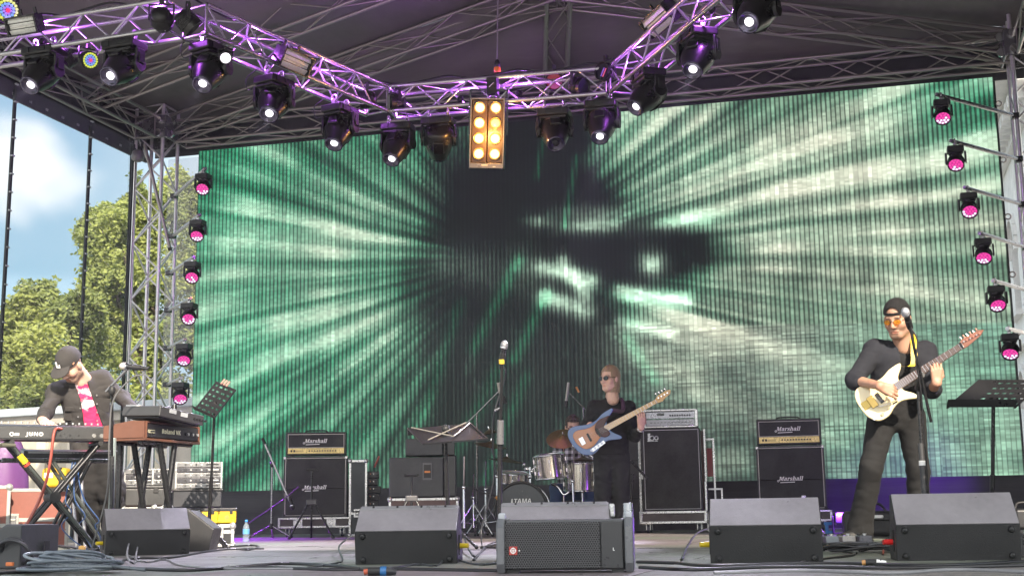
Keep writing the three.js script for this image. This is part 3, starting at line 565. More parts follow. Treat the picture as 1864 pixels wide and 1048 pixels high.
{
  const ringLed = (c, px, py, dz, label) => {
    const p = onZ(px, py, dz), dir = toCam(p).add(V(0.75, -0.15, 0)).normalize();
    const [t, can] = parCan(label, px, py, dz, dir, M([0.03, 0.03, 0.05], 0.3, { bump: 0 }));
    const ring = (R, n, r, m) => { for (let k = 0; k < n; k++) raw('led_lens', join(disc(r, 0.012, 10).rotateX(Math.PI / 2).translate(R * Math.cos(k * 2 * Math.PI / n), R * Math.sin(k * 2 * Math.PI / n), 0.07)), m, can); };
    ring(0.08, 18, 0.0125, glowMat(0.75, 0.85, 0.1)); ring(0.054, 12, 0.0125, glowMat(0.2, 0.42, 0.95)); ring(0.03, 7, 0.012, glowMat(0.35, 0.2, 0.9)); ring(0.006, 1, 0.02, glowMat(0.95, 0.05, 0.15));
    return t;
  };
  ringLed(0, 159, 109, nz(159) + 0.05, 'lamp showing rings of yellow, blue and red lights under the truss').scale.setScalar(0.82);
  ringLed(0, 6, 18, nz(20) + 0.1, 'lamp with coloured rings cut by the left edge of the picture').scale.setScalar(1.2);
  const [t, c] = parCan('small white lit lamp at the shoulder of a moving head', 409, 104, nz(409) + 0.3, toCam(onZ(409, 104, nz(409))).add(V(0.2, -0.3, 0)), glowMat(1, 0.95, 1, 2.2)); t.scale.setScalar(0.55);
}
// strip floodlights with white reflectors
function flood(label, px, py, segI, w, h) {
  const p = onZ(px, py, nz(px) + 0.34), t = thing('floodlight', label, 'floodlight', p), x = NODE[segI + 1].clone().sub(NODE[segI]).normalize();
  let z = toCam(p); z.addScaledVector(x, -z.dot(x)).normalize();
  t.quaternion.setFromRotationMatrix(new THREE.Matrix4().makeBasis(x, z.clone().cross(x), z));
  part('housing', [box(w, h, 0.1, 0, 0, -0.07, 0.012)], MT.black, t);
  part('frame', [box(w + 0.02, 0.018, 0.07, 0, h / 2, 0), box(w + 0.02, 0.018, 0.07, 0, -h / 2, 0), box(0.018, h, 0.07, w / 2, 0, 0), box(0.018, h, 0.07, -w / 2, 0, 0)], MT.steelDark, t);
  const refl = M([0.86, 0.88, 0.83], 0.45, { metalness: 0.1, map: T.worn });
  for (let k = 0; k < 3; k++) part('reflector', box(w - 0.03, h / 3 - 0.008, 0.012, 0, 0, 0).rotateX((k - 1) * -0.35).translate(0, (k - 1) * h / 3, -0.012 + 0.012 * Math.abs(k - 1)), refl, t);
  part('lamp_tube', tube(V(-w / 2 + 0.04, 0, 0.012), V(w / 2 - 0.04, 0, 0.012), 0.008), M([0.85, 0.85, 0.82], 0.2), t);
  part('bracket', [box(0.025, h + 0.08, 0.02, -w * 0.25, 0.03, -0.13), box(0.025, h + 0.08, 0.02, w * 0.25, 0.03, -0.13)], MT.steelDark, t);
}
flood('white strip floodlight on the truss left of the middle', 537, 112, 1, 0.44, 0.2);
flood('white strip floodlight slanting up the right arm of the truss', 1199, 38, 3, 0.56, 0.22);
flood('white strip floodlight at the far left of the truss', 40, 46, 0, 0.34, 0.17);
// warm eight lamp blinder
{
  const p = onZ(888, 240, nz(888) + 0.12), t = thing('blinder', 'eight lamp blinder glowing warm yellow under the truss', 'blinder', p);
  t.quaternion.copy(frameZ(toCam(p).add(V(-0.12, 0.12, 0)).normalize(), V(0.06, 1, 0)));
  const w = 0.36, h = 0.70, brown = M([0.06, 0.036, 0.02], 0.5);  // brown holds the warm lamp light falling on the housing
  for (const s of [-1, 1]) part('lamp_bar', [box(0.172, h, 0.1, s * 0.09, 0, 0, 0.008)], brown, t);
  part('frame', [box(0.012, h + 0.03, 0.16, -w / 2 - 0.006, 0, 0), box(0.012, h + 0.03, 0.16, w / 2 + 0.006, 0, 0), box(w + 0.03, 0.012, 0.16, 0, h / 2 + 0.012, 0), box(w + 0.03, 0.06, 0.12, 0, -h / 2 - 0.035, 0.01, 0.006)], M([0.2, 0.19, 0.18], 0.4, { metalness: 0.5 }), t);
  const hot = glowMat(1, 0.78, 0.42, 2.6), rimG = M([0.5, 0.32, 0.12], 0.3, { metalness: 0.6 });  // orange of the reflector rims holds the warm lamp light
  for (const sx of [-1, 1]) for (let k = 0; k < 4; k++) {
    const y = 0.265 - k * 0.172, l = part('lamp', lathe([[0.001, 0.03], [0.03, 0.028], [0.047, 0.016], [0.05, 0]], 20).rotateX(Math.PI / 2).translate(sx * 0.09, y, 0.052), sx > 0 && k === 1 ? glowMat(1, 0.7, 0.25, 1.5) : hot, t);
    part('reflector', lathe([[0.05, 0.002], [0.062, 0.016], [0.066, 0.014], [0.066, 0]], 20).rotateX(Math.PI / 2).translate(sx * 0.09, y, 0.051), rimG, t);
  }
  part('yoke', [box(0.02, 0.5, 0.04, -0.21, 0.22, -0.02), box(0.02, 0.5, 0.04, 0.21, 0.22, -0.02), box(0.44, 0.02, 0.04, 0, 0.47, -0.02)], MT.steelDark, t);
  part('label', [box(0.07, 0.012, 0.002, -0.02, -h / 2 - 0.03, 0.071), box(0.03, 0.01, 0.002, 0.09, -h / 2 - 0.045, 0.071)], M([0.6, 0.58, 0.5], 0.6), t);
  const L = new THREE.PointLight(0xffb45c, 1.1, 0, 2); L.name = 'blinder_light'; L.position.copy(p).addScaledVector(toCam(p), 0.3); L.castShadow = true; scene.add(L);
}
{ // chain hoist
  const b = onZ(897, 158, nz(897) + 0.16), h = onZ(905, 122, nz(900) + 0.1);
  const t = thing('chain_hoist', 'thin steel cable with a black and orange hook holding the truss', 'hoist', h);
  part('cable', tube(V(0, 0.08, 0), onZ(907, -60, nz(900) + 0.1).sub(h), 0.008, 0.008, 6), M([0.3, 0.3, 0.3], 0.5, { metalness: 0.5 }), t);
  part('sleeve', lathe([[0.001, 0.09], [0.02, 0.085], [0.036, 0.04], [0.036, -0.005], [0.001, -0.005]], 14), MT.black, t);
  part('collar', lathe([[0.036, -0.005], [0.04, -0.02], [0.04, -0.05], [0.03, -0.062], [0.001, -0.062]], 14), M([0.7, 0.2, 0.02], 0.5), t);
  part('hook', torus(0.035, 0.01, 8, 16).translate(0, -0.1, 0), MT.steelDark, t);
  const k = thing('distribution_box', 'black box clamped to the truss above the warm blinder', 'box', b);
  part('case', box(0.12, 0.2, 0.12, 0, 0, 0, 0.012), MT.black, k);
  part('handle', tube(V(-0.025, -0.02, 0.065), V(0.03, 0.03, 0.065), 0.006), M([0.5, 0.5, 0.8], 0.3, { metalness: 0.6 }), k);
  part('clamp', torus(0.035, 0.012, 8, 14).rotateX(Math.PI / 2).translate(0, -0.12, 0), MT.alu, k);
}
// unseen purple lamps, placed in the truss to give its purple light
const purpleFace = glowMat(0.72, 0.18, 1, 0.9);
for (const [px, py, label, i] of [[76, 92, 'small unseen purple lamp lighting the far left truss', 1.5], [285, 62, 'small unseen purple lamp lighting the truss before its left bend', 0.8], [470, 118, 'small unseen purple lamp lighting the truss beside the strip floodlight', 0.8], [595, 172, 'small unseen purple lamp lighting the truss left of the low corner', 1.3],
  [706, 214, 'small unseen purple lamp lighting the low corner of the truss', 1.2], [838, 196, 'small unseen purple lamp lighting the truss left of the blinder', 1.0], [945, 186, 'small unseen purple lamp lighting the truss right of the blinder', 1.3], [1160, 152, 'small unseen purple lamp lighting the right bend of the truss', 1.3], [1296, 34, 'small unseen purple lamp lighting the slanted right arm of the truss', 1.6]]) {
  const z = nz(px) + 0.06, p = onZ(px, py - 16, z), t = thing('unseen_led_lamp', label, 'purple lamp', p, 0, 'unseen purple lamps lighting the truss');
  const c = raw('can', PAR.can, housing2, t); c.scale.setScalar(0.34); c.quaternion.copy(frameZ(V(0, 0.75, -0.65).normalize(), V(1, 0, 0)));
  raw('lens', PAR.face, purpleFace, c);
  const L = new THREE.PointLight(new THREE.Color().setRGB(0.56, 0.13, 1), i * 0.8, 0, 2); L.name = 'unseen_purple_light'; L.position.copy(p).add(V(0, 0.05, -0.04)); L.castShadow = true; scene.add(L);
}
// ------------------------------------------------------------------ small led heads on the two towers
const LEDH = (() => {
  const hd = lathe([[0.001, -0.1], [0.06, -0.095], [0.082, -0.06], [0.092, 0.0], [0.095, 0.075], [0.088, 0.08], [0.084, 0.06], [0.001, 0.06]], 22).rotateX(Math.PI / 2);
  return {
    base: join([box(0.19, 0.075, 0.16, 0, -0.07, 0, 0.012), box(0.15, 0.02, 0.12, 0, -0.115, 0, 0.004)]), clamp: join([box(0.04, 0.05, 0.04, 0, -0.01, 0, 0.006), torus(0.03, 0.01, 8, 14).rotateY(Math.PI / 2).translate(0, 0.03, 0)]),
    yoke: join([box(0.022, 0.14, 0.07, 0.11, -0.17, 0, 0.008), box(0.022, 0.14, 0.07, -0.11, -0.17, 0, 0.008), disc(0.075, 0.02).translate(0, -0.125, 0)]),
    head: join([hd, torus(0.09, 0.006, 6, 20).translate(0, 0, -0.02), torus(0.092, 0.006, 6, 20).translate(0, 0, 0.005)]), bezel: join(torus(0.09, 0.007, 6, 24).translate(0, 0, 0.078)),
    led: (() => { const a = []; for (const [R, n] of [[0, 1], [0.036, 6], [0.068, 12]]) for (let k = 0; k < n; k++) a.push([R * Math.cos(k * 2 * Math.PI / n), R * Math.sin(k * 2 * Math.PI / n)]); return a; })(),
  };
})();
const ledGeo = join(lathe([[0.001, 0.008], [0.009, 0.006], [0.0145, 0.0]], 8).rotateX(Math.PI / 2)), ledPink = glowMat(1.0, 0.06, 0.42, 1.1), ledWhite = glowMat(0.75, 0.85, 1.0, 1.5), ledBack = glowMat(0.75, 0.03, 0.35, 0.75);
function ledHead(label, mx, my, tx, ty, mz, towerX, group, turn) {
  const p = onZ(mx, my, mz), t = thing('wash_lamp', label, 'led lamp', p, 0, group);
  const a = onZ(tx, ty, 0.72).sub(p);
  part('arm', tube(V(0, 0.03, 0).addScaledVector(a, -0.06), a.clone().multiplyScalar(1.04), 0.024, 0.024, 12), MT.alu, t);
  part('arm_clamp', box(0.09, 0.07, 0.09, a.x, a.y, a.z, 0.01), MT.steelDark, t);
  raw('clamp', LEDH.clamp, MT.alu, t); raw('base', LEDH.base, housing2, t);
  const d = V(turn + rr(-0.16, 0.16), -0.62 + rr(-0.1, 0.14), 0.6).normalize();
  raw('yoke', LEDH.yoke, housing2, t).rotation.y = Math.atan2(d.x, d.z);
  const h = raw('head', LEDH.head, housing, t); h.position.set(0, -0.215, 0); h.quaternion.copy(frameZ(d, V(0, 1, 0.001)));
  raw('bezel', LEDH.bezel, housing2, h);
  raw('face', join(disc(0.084, 0.006, 20).rotateX(Math.PI / 2).translate(0, 0, 0.062)), ledBack, h);
  for (const [x, y] of LEDH.led) { const l = raw('led_lens', ledGeo, y < -0.02 + rr(-0.03, 0.03) ? ledWhite : ledPink, h); l.position.set(x, y, 0.066); }
  return [p, d];
}
const ord = ['topmost', 'second from the top', 'third from the top', 'fourth from the top', 'fifth from the top', 'lowest'];
[[370, 313, 316, 357], [360, 397, 313, 430], [350, 473, 308, 497], [344, 548, 305, 565], [335, 622, 304, 634], [328, 692, 303, 700]].forEach(([mx, my, tx, ty], i) => {
  const [p, d] = ledHead(`pink and white led lamp on the left tower, ${ord[i]}`, mx, my, tx, ty, 1.4, 0, 'led lamps on the left tower', 0.22);
  if (i > 2) { const s = new THREE.SpotLight(0xb030ff, 18, 0, rad(22), 0.8, 2); s.name = 'tower_light'; s.position.copy(p).add(V(0, -0.24, 0)).addScaledVector(d, 0.14); s.target.position.set(-4.1 + 0.5 * i - 1, 0, 3.4); s.castShadow = true; scene.add(s); scene.add(s.target); }
});
[[1714, 178, 1849, 211], [1739, 262, 1856, 290], [1763, 347, 1862, 372], [1789, 430, 1869, 450], [1813, 516, 1876, 530], [1838, 603, 1884, 610]].forEach(([mx, my, tx, ty], i) => {
  const [p, d] = ledHead(`pink and white led lamp on the right tower, ${ord[i]}`, mx, my, tx, ty, 1.5, 0, 'led lamps on the right tower', 0.02);
  if (i > 3) { const s = new THREE.SpotLight(0x8a40ff, 14, 0, rad(24), 0.8, 2); s.name = 'tower_light'; s.position.copy(p).add(V(0, -0.24, 0)).addScaledVector(d, 0.14); s.target.position.set(4.3, 0.4, 0.2); s.castShadow = true; scene.add(s); scene.add(s.target); }
});
// ------------------------------------------------------------------ things on the stage
const { Font, FontLoader } = await import('three/addons/loaders/FontLoader.js');
const { TextGeometry } = await import('three/addons/geometries/TextGeometry.js');
const fontSans = await new FontLoader().loadAsync('fonts/droid/droid_sans_bold.typeface.json'), fontSerif = await new FontLoader().loadAsync('fonts/droid/droid_serif_bold.typeface.json');
function text(str, font, width, depth, slant = 0, squeeze = 1) {
  const g = new TextGeometry(str, { font, size: 1, depth: 0.1, curveSegments: 4 }); g.computeBoundingBox();
  const b = g.boundingBox, k = width / (b.max.x - b.min.x);
  g.translate(-(b.max.x + b.min.x) / 2, -(b.max.y + b.min.y) / 2, 0).scale(k, k * squeeze, depth / 0.1);
  if (slant) g.applyMatrix4(new THREE.Matrix4().set(1, slant, 0, 0, 0, 1, 0, 0, 0, 0, 1, 0, 0, 0, 0, 1));
  return g;
}
const spot = (px, d, y = 0) => { const p = atD(px, 935 - 0.0149 * (px - 932) + 576 / d, d); p.y = y; return p; };
const camTurn = (p) => Math.atan2(camera.position.x - p.x, camera.position.z - p.z);      // y rotation that turns +z to the camera
const whiteLogo = M([0.8, 0.8, 0.78], 0.4, { bump: 0, map: null });
const silver = M([0.62, 0.62, 0.6], 0.38, { metalness: 0.7, bump: 0.0003 });
const piping = M([0.55, 0.53, 0.48], 0.5, { bump: 0 });
// ---- flight cases
function flightCase(label, pos, turn, w, h, d, body, { latches = [0.5], wheels = false, group, lid = 0.62, tint = silver, category = 'flight case', handle = true } = {}) {
  const t = thing('flight_case', label, category, pos, turn, group), y0 = wheels ? 0.11 : 0;
  for (const [nm, g] of [['front_panel', box(w - 0.03, h - 0.03, 0.01, 0, y0 + h / 2, d / 2 - 0.006)], ['back_panel', box(w - 0.03, h - 0.03, 0.01, 0, y0 + h / 2, -d / 2 + 0.006)], ['side_panel', box(0.01, h - 0.03, d - 0.03, w / 2 - 0.006, y0 + h / 2, 0)], ['side_panel', box(0.01, h - 0.03, d - 0.03, -w / 2 + 0.006, y0 + h / 2, 0)], ['lid', box(w - 0.02, 0.012, d - 0.02, 0, y0 + h - 0.007, 0)], ['bottom_panel', box(w - 0.02, 0.012, d - 0.02, 0, y0 + 0.007, 0)]]) part(nm, g, body, t);
  const e = 0.028, rails = [];
  for (const sx of [-1, 1]) for (const sz of [-1, 1]) rails.push(box(e, h, e, sx * (w / 2 - e / 2 + 0.002), y0 + h / 2, sz * (d / 2 - e / 2 + 0.002), 0.004));
  for (const sy of [0, 1]) for (const sz of [-1, 1]) rails.push(box(w - 2 * e, e, e, 0, y0 + e / 2 + sy * (h - e) + (sy ? 0.002 : -0.002), sz * (d / 2 - e / 2 + 0.002), 0.004));
  for (const sy of [0, 1]) for (const sx of [-1, 1]) rails.push(box(e, e, d - 2 * e, sx * (w / 2 - e / 2 + 0.002), y0 + e / 2 + sy * (h - e) + (sy ? 0.002 : -0.002), 0, 0.004));
  rails.forEach((g) => part('edge_rail', g, tint, t));
  if (lid) part('lid_rail', [box(w - 2 * e, 0.03, 0.006, 0, y0 + h * lid, d / 2 + 0.001), box(0.006, 0.03, d - 2 * e, w / 2 + 0.001, y0 + h * lid, 0)], tint, t);
  for (const sx of [-1, 1]) for (const sy of [0, 1]) part('ball_corner', ball(0.03, 10, 8).translate(sx * (w / 2 - 0.012), y0 + 0.012 + sy * (h - 0.024), d / 2 - 0.012), tint, t);
  for (const u of latches) { const l = part('latch', [box(0.1, 0.1, 0.008, (u - 0.5) * w, y0 + h * (lid || 0.6), d / 2 + 0.006, 0.003)], tint, t); part('latch_dish', box(0.066, 0.066, 0.004, (u - 0.5) * w, y0 + h * (lid || 0.6), d / 2 + 0.0115), M([0.25, 0.25, 0.25], 0.4, { metalness: 0.6 }), l); part('butterfly', box(0.05, 0.02, 0.01, (u - 0.5) * w, y0 + h * (lid || 0.6), d / 2 + 0.014, 0.004), tint, l); }
  if (handle) part('handle', [tube(V(-0.06, y0 + h * 0.32, d / 2 + 0.03), V(0.06, y0 + h * 0.32, d / 2 + 0.03), 0.008), box(0.012, 0.03, 0.03, -0.06, y0 + h * 0.32, d / 2 + 0.015), box(0.012, 0.03, 0.03, 0.06, y0 + h * 0.32, d / 2 + 0.015)], MT.steelDark, t);
  if (wheels) for (const sx of [-1, 1]) for (const sz of [-1, 1]) castor(t, sx * (w / 2 - 0.1), 0, sz * (d / 2 - 0.1));
  return t;
}
function castor(t, x, y, z) {
  const f = part('castor', [box(0.09, 0.008, 0.09, x, y + 0.105, z), box(0.008, 0.07, 0.05, x - 0.022, y + 0.07, z), box(0.008, 0.07, 0.05, x + 0.022, y + 0.07, z)], silver, t);
  part('wheel', disc(0.048, 0.03, 18).rotateZ(Math.PI / 2).translate(x, y + 0.049, z), M([0.03, 0.035, 0.06], 0.5), f);
}
// ---- guitar amplifiers
function ampStack(px, d, side, turnOff, headH) {
  const p = spot(px, d), turn = camTurn(p) + turnOff, fx = V(0, 0, 1).applyAxisAngle(UP, turn);
  const dl = thing('dolly', `aluminium edged wheeled case base under the ${side} guitar amplifier`, 'dolly', p, turn);
  part('tray', box(0.82, 0.11, 0.46, 0, 0.17, 0, 0.006), M([0.05, 0.035, 0.035], 0.6), dl);
  for (const sy of [0.12, 0.222]) { part('edge_rail', box(0.86, 0.024, 0.03, 0, sy, 0.232, 0.005), silver, dl); part('edge_rail', box(0.03, 0.024, 0.46, 0.425, sy, 0, 0.005), silver, dl); part('edge_rail', box(0.03, 0.024, 0.46, -0.425, sy, 0, 0.005), silver, dl); }
  for (const sx of [-1, 1]) { part('edge_rail', box(0.03, 0.08, 0.03, sx * 0.425, 0.171, 0.232, 0.004), silver, dl); part('latch', box(0.11, 0.08, 0.012, sx * 0.2, 0.171, 0.238, 0.003), silver, dl); for (const sz of [-1, 1]) castor(dl, sx * 0.33, 0, sz * 0.16); }
  const cab = thing('speaker_cabinet', `black slanted guitar speaker cabinet of the ${side} amplifier with a white script logo`, 'speaker cabinet', p.clone().setY(0.236), turn);
  const W = 0.76, H = 0.74;
  // side profile: lower half upright, upper half leaning back
  const prof = [[0.18, 0], [0.18, 0.34], [0.125, H], [-0.18, H], [-0.18, 0]];
  part('cabinet', [prism(prof, 0.02, 0.003).rotateY(-Math.PI / 2).translate(W / 2, 0, 0), prism(prof, 0.02, 0.003).rotateY(-Math.PI / 2).translate(-W / 2, 0, 0), box(W, 0.022, 0.31, 0, H - 0.011, -0.03), box(W, 0.022, 0.36, 0, 0.011, 0), box(W - 0.02, H - 0.05, 0.02, 0, H / 2, -0.17)], MT.tolex, cab);
  const tilt = Math.atan2(0.055, H - 0.34);
  part('lower_grille', box(W - 0.05, 0.31, 0.02, 0, 0.185, 0.16, 0.004), MT.grille, cab);
  const up = (g) => g.rotateX(-tilt).translate(0, 0.34, 0.168);
  part('upper_grille', up(box(W - 0.05, 0.365, 0.02, 0, 0.19, -0.012, 0.004)), MT.grille, cab);
  part('piping', [box(0.008, 0.32, 0.01, W / 2 - 0.016, 0.18, 0.175), box(0.008, 0.32, 0.01, -W / 2 + 0.016, 0.18, 0.175), box(W - 0.03, 0.008, 0.01, 0, 0.022, 0.175), up(box(0.008, 0.375, 0.01, W / 2 - 0.016, 0.19, 0.004)), up(box(0.008, 0.375, 0.01, -W / 2 + 0.016, 0.19, 0.004)), up(box(W - 0.03, 0.008, 0.01, 0, 0.378, 0.004))], piping, cab);
  const logo = (w) => [text('Marshall', fontSerif, w, 0.006, 0.32, 1.05), box(w * 0.62, w * 0.03, 0.005, -w * 0.16, -w * 0.155, 0.003).applyMatrix4(new THREE.Matrix4().makeRotationZ(0.03)), torus(w * 0.035, w * 0.012, 6, 12).translate(-w * 0.55, -w * 0.1, 0.003)];
  part('logo', logo(0.27).map((g) => up(g.translate(0.0, 0.02, 0.002))), whiteLogo, cab, true);
  part('side_handle', [box(0.012, 0.1, 0.16, W / 2 + 0.008, 0.42, -0.03, 0.004)], MT.rubber, cab);
  for (const sx of [-1, 1]) for (const y of [0.02, H - 0.02]) part('corner_cap', box(0.035, 0.04, 0.04, sx * (W / 2 - 0.005), y, y > 0.3 ? 0.118 : 0.168, 0.01), y > 0.3 ? silver : MT.rubber, cab);
  if (side === 'right') { part('jack_plate', box(0.1, 0.07, 0.006, 0.14, 0.12, 0.172), MT.rubber, cab); part('plug', box(0.05, 0.09, 0.01, 0.13, 0.12, 0.178, 0.004), silver, cab); part('knob', disc(0.024, 0.02).rotateX(Math.PI / 2).translate(-0.3, 0.5, 0.16), MT.rubber, cab); }
  const hd = thing('amplifier_head', `black amplifier head with gold control panel and white script logo on the ${side} cabinet`, 'amplifier', p.clone().setY(0.236 + H + 0.012), turn);
  const HW = 0.74, HH = headH;
  for (const s of [-1, 1]) part('foot', box(0.03, 0.014, 0.2, s * 0.3, -0.005, 0), MT.rubber, hd);
  part('cabinet', [box(HW, 0.022, 0.24, 0, HH - 0.011, -0.01, 0.008), box(HW, 0.022, 0.24, 0, 0.012, -0.01, 0.008), box(0.022, HH, 0.24, HW / 2 - 0.011, HH / 2, -0.01, 0.008), box(0.022, HH, 0.24, -HW / 2 + 0.011, HH / 2, -0.01, 0.008), box(HW - 0.04, HH - 0.04, 0.02, 0, HH / 2, -0.115)], MT.tolex, hd);
  part('front_grille', box(HW - 0.06, HH * 0.56, 0.015, 0, HH * 0.62, 0.09, 0.003), MT.grille, hd);
  part('piping', [box(HW - 0.05, 0.007, 0.01, 0, HH - 0.028, 0.1), box(HW - 0.05, 0.007, 0.01, 0, HH * 0.33, 0.1), box(0.007, HH * 0.58, 0.01, HW / 2 - 0.028, HH * 0.62, 0.1), box(0.007, HH * 0.58, 0.01, -HW / 2 + 0.028, HH * 0.62, 0.1)], piping, hd);
  part('logo', logo(0.27).map((g) => g.translate(0, HH * 0.62, 0.098)), whiteLogo, hd, true);
  part('control_panel', box(HW - 0.05, HH * 0.24, 0.012, 0, HH * 0.19, 0.094, 0.002), M([0.72, 0.55, 0.22], 0.38, { metalness: 0.35 }), hd);
  for (let k = 0; k < 11; k++) part('knob', disc(0.0095, 0.018, 12).rotateX(Math.PI / 2).translate(-0.08 + k * 0.032, HH * 0.19, 0.108), MT.rubber, hd);
  for (let k = 0; k < 2; k++) part('switch', box(0.022, 0.026, 0.012, -HW / 2 + 0.07 + 0.035 * k, HH * 0.19, 0.104), MT.rubber, hd);
  part('marking', [box(0.1, 0.004, 0.001, -0.2, HH * 0.2, 0.1008), box(0.1, 0.004, 0.001, -0.2, HH * 0.16, 0.1008), box(0.36, 0.003, 0.001, 0.08, HH * 0.27, 0.1008)], MT.rubber, hd);
  part('top_handle', [pipe([V(-0.14, HH + 0.002, 0), V(-0.1, HH + 0.022, 0), V(0.1, HH + 0.022, 0), V(0.14, HH + 0.002, 0)], 0.01, 20, 6)], MT.rubber, hd);
  return p;
}
ampStack(574, 16.2, 'left', -0.06, 0.285);
ampStack(1445, 15.3, 'right', 0.02, 0.30);
// ---- bass rig in its tall flight case
{
  const p = spot(1229, 15.2), turn = camTurn(p) + -0.05;
  const t = thing('bass_rig_case', 'tall open flight case with bright aluminium rails around the bass cabinet', 'flight case', p, turn);
  part('tray', box(0.72, 0.1, 0.5, 0, 0.17, 0, 0.006), M([0.06, 0.04, 0.042], 0.6), t);
  for (const y of [0.118, 0.232]) { part('edge_rail', box(0.76, 0.03, 0.03, 0, y, 0.25, 0.006), silver, t); part('edge_rail', box(0.03, 0.03, 0.5, 0.372, y, 0, 0.006), silver, t); part('edge_rail', box(0.03, 0.03, 0.5, -0.372, y, 0, 0.006), silver, t); }
  for (const sx of [-1, 1]) part('edge_rail', box(0.035, 0.1, 0.03, sx * 0.366, 0.175, 0.253, 0.006), silver, t);
  part('rail_post', box(0.03, 0.85, 0.03, -0.372, 0.66, 0.1, 0.006), silver, t); part('rail_post', box(0.03, 0.36, 0.03, 0.372, 0.4, 0.0, 0.006), silver, t);
  part('rail_post', box(0.03, 0.95, 0.03, 0.372, 0.72, -0.2, 0.006), silver, t);
  part('back_board', box(0.72, 0.95, 0.015, 0, 0.7, -0.24), M([0.10, 0.03, 0.028], 0.6), t);
  for (const sx of [-1, 1]) for (const sz of [-1, 1]) castor(t, sx * 0.29, 0, sz * 0.18);
  part('latch', box(0.09, 0.1, 0.012, -0.33, 0.66, 0.12, 0.004), silver, t);
  const c = thing('bass_cabinet', 'tall plain black bass cabinet standing in the open flight case', 'speaker cabinet', p.clone().setY(0.248), turn);
  part('cabinet', box(0.66, 0.94, 0.4, 0, 0.47, -0.01, 0.012), MT.tolex, c);
  part('grille', box(0.61, 0.88, 0.02, 0.0, 0.47, 0.192, 0.004), M([0.02, 0.02, 0.022], 0.92, { bumpMap: T.weave, bump: 0.001 }), c);
  part('piping', [box(0.008, 0.9, 0.01, 0.314, 0.47, 0.197), box(0.008, 0.9, 0.01, -0.314, 0.47, 0.197), box(0.63, 0.008, 0.01, 0, 0.92, 0.197), box(0.63, 0.008, 0.01, 0, 0.02, 0.197)], M([0.42, 0.42, 0.42], 0.5), c);
  part('badge', [box(0.03, 0.085, 0.006, -0.25, 0.84, 0.206), torus(0.025, 0.008, 6, 14).translate(-0.215, 0.83, 0.206), torus(0.02, 0.008, 6, 14).translate(-0.165, 0.83, 0.206), box(0.12, 0.008, 0.005, -0.21, 0.795, 0.206)], M([0.6, 0.62, 0.62], 0.35, { metalness: 0.5 }), c);
  const a = thing('rack_amplifier', 'silver grey rack amplifier in an open shell on the bass cabinet', 'amplifier', p.clone().setY(1.2), turn);
  part('shell', [box(0.62, 0.02, 0.36, 0, 0.01, 0), box(0.62, 0.02, 0.36, 0, 0.19, 0), box(0.022, 0.16, 0.36, -0.3, 0.1, 0), box(0.022, 0.16, 0.36, 0.3, 0.1, 0)], M([0.06, 0.06, 0.065], 0.6), a);
  for (const x of [-0.3, 0.3]) part('edge_rail', box(0.035, 0.2, 0.03, x, 0.1, 0.18, 0.006), silver, a);
  for (const y of [0.005, 0.195]) part('edge_rail', box(0.6, 0.02, 0.03, 0, y, 0.18, 0.005), silver, a);
  part('front_plate', box(0.56, 0.075, 0.01, 0, 0.14, 0.165, 0.002), M([0.4, 0.4, 0.43], 0.4, { metalness: 0.6 }), a);
  part('front_plate', box(0.56, 0.07, 0.01, 0, 0.055, 0.165, 0.002), M([0.3, 0.3, 0.32], 0.4, { metalness: 0.6 }), a);
  part('display', box(0.08, 0.03, 0.004, -0.11, 0.15, 0.172), MT.blackGloss, a);
  for (let k = 0; k < 9; k++) part('knob', disc(0.01, 0.014, 10).rotateX(Math.PI / 2).translate(0.0 + k * 0.028, 0.135, 0.177), MT.rubber, a);
  part('vent', Array.from({ length: 12 }, (_, k) => box(0.025, 0.006, 0.004, -0.22 + k * 0.04, 0.055, 0.171)), MT.rubber, a);
  // grey red rack just behind on the right
  const q = spot(1296, 16.0), r = thing('equipment_rack', 'small aluminium rack with a red panel behind the bass cabinet', 'rack', q, camTurn(q));
  part('frame', [box(0.02, 1.1, 0.02, -0.04, 0.55, 0.15), box(0.02, 1.1, 0.02, 0.06, 0.55, 0.15), box(0.12, 0.02, 0.3, 0.01, 0.02, 0), box(0.12, 0.02, 0.3, 0.01, 1.1, 0), box(0.16, 0.02, 0.02, 0.06, 0.5, 0.15), box(0.02, 0.3, 0.02, 0.14, 0.36, 0.15)], silver, r);
  part('panel', box(0.07, 0.34, 0.05, 0.01, 0.82, 0.14, 0.004), M([0.28, 0.03, 0.025], 0.5), r);
}
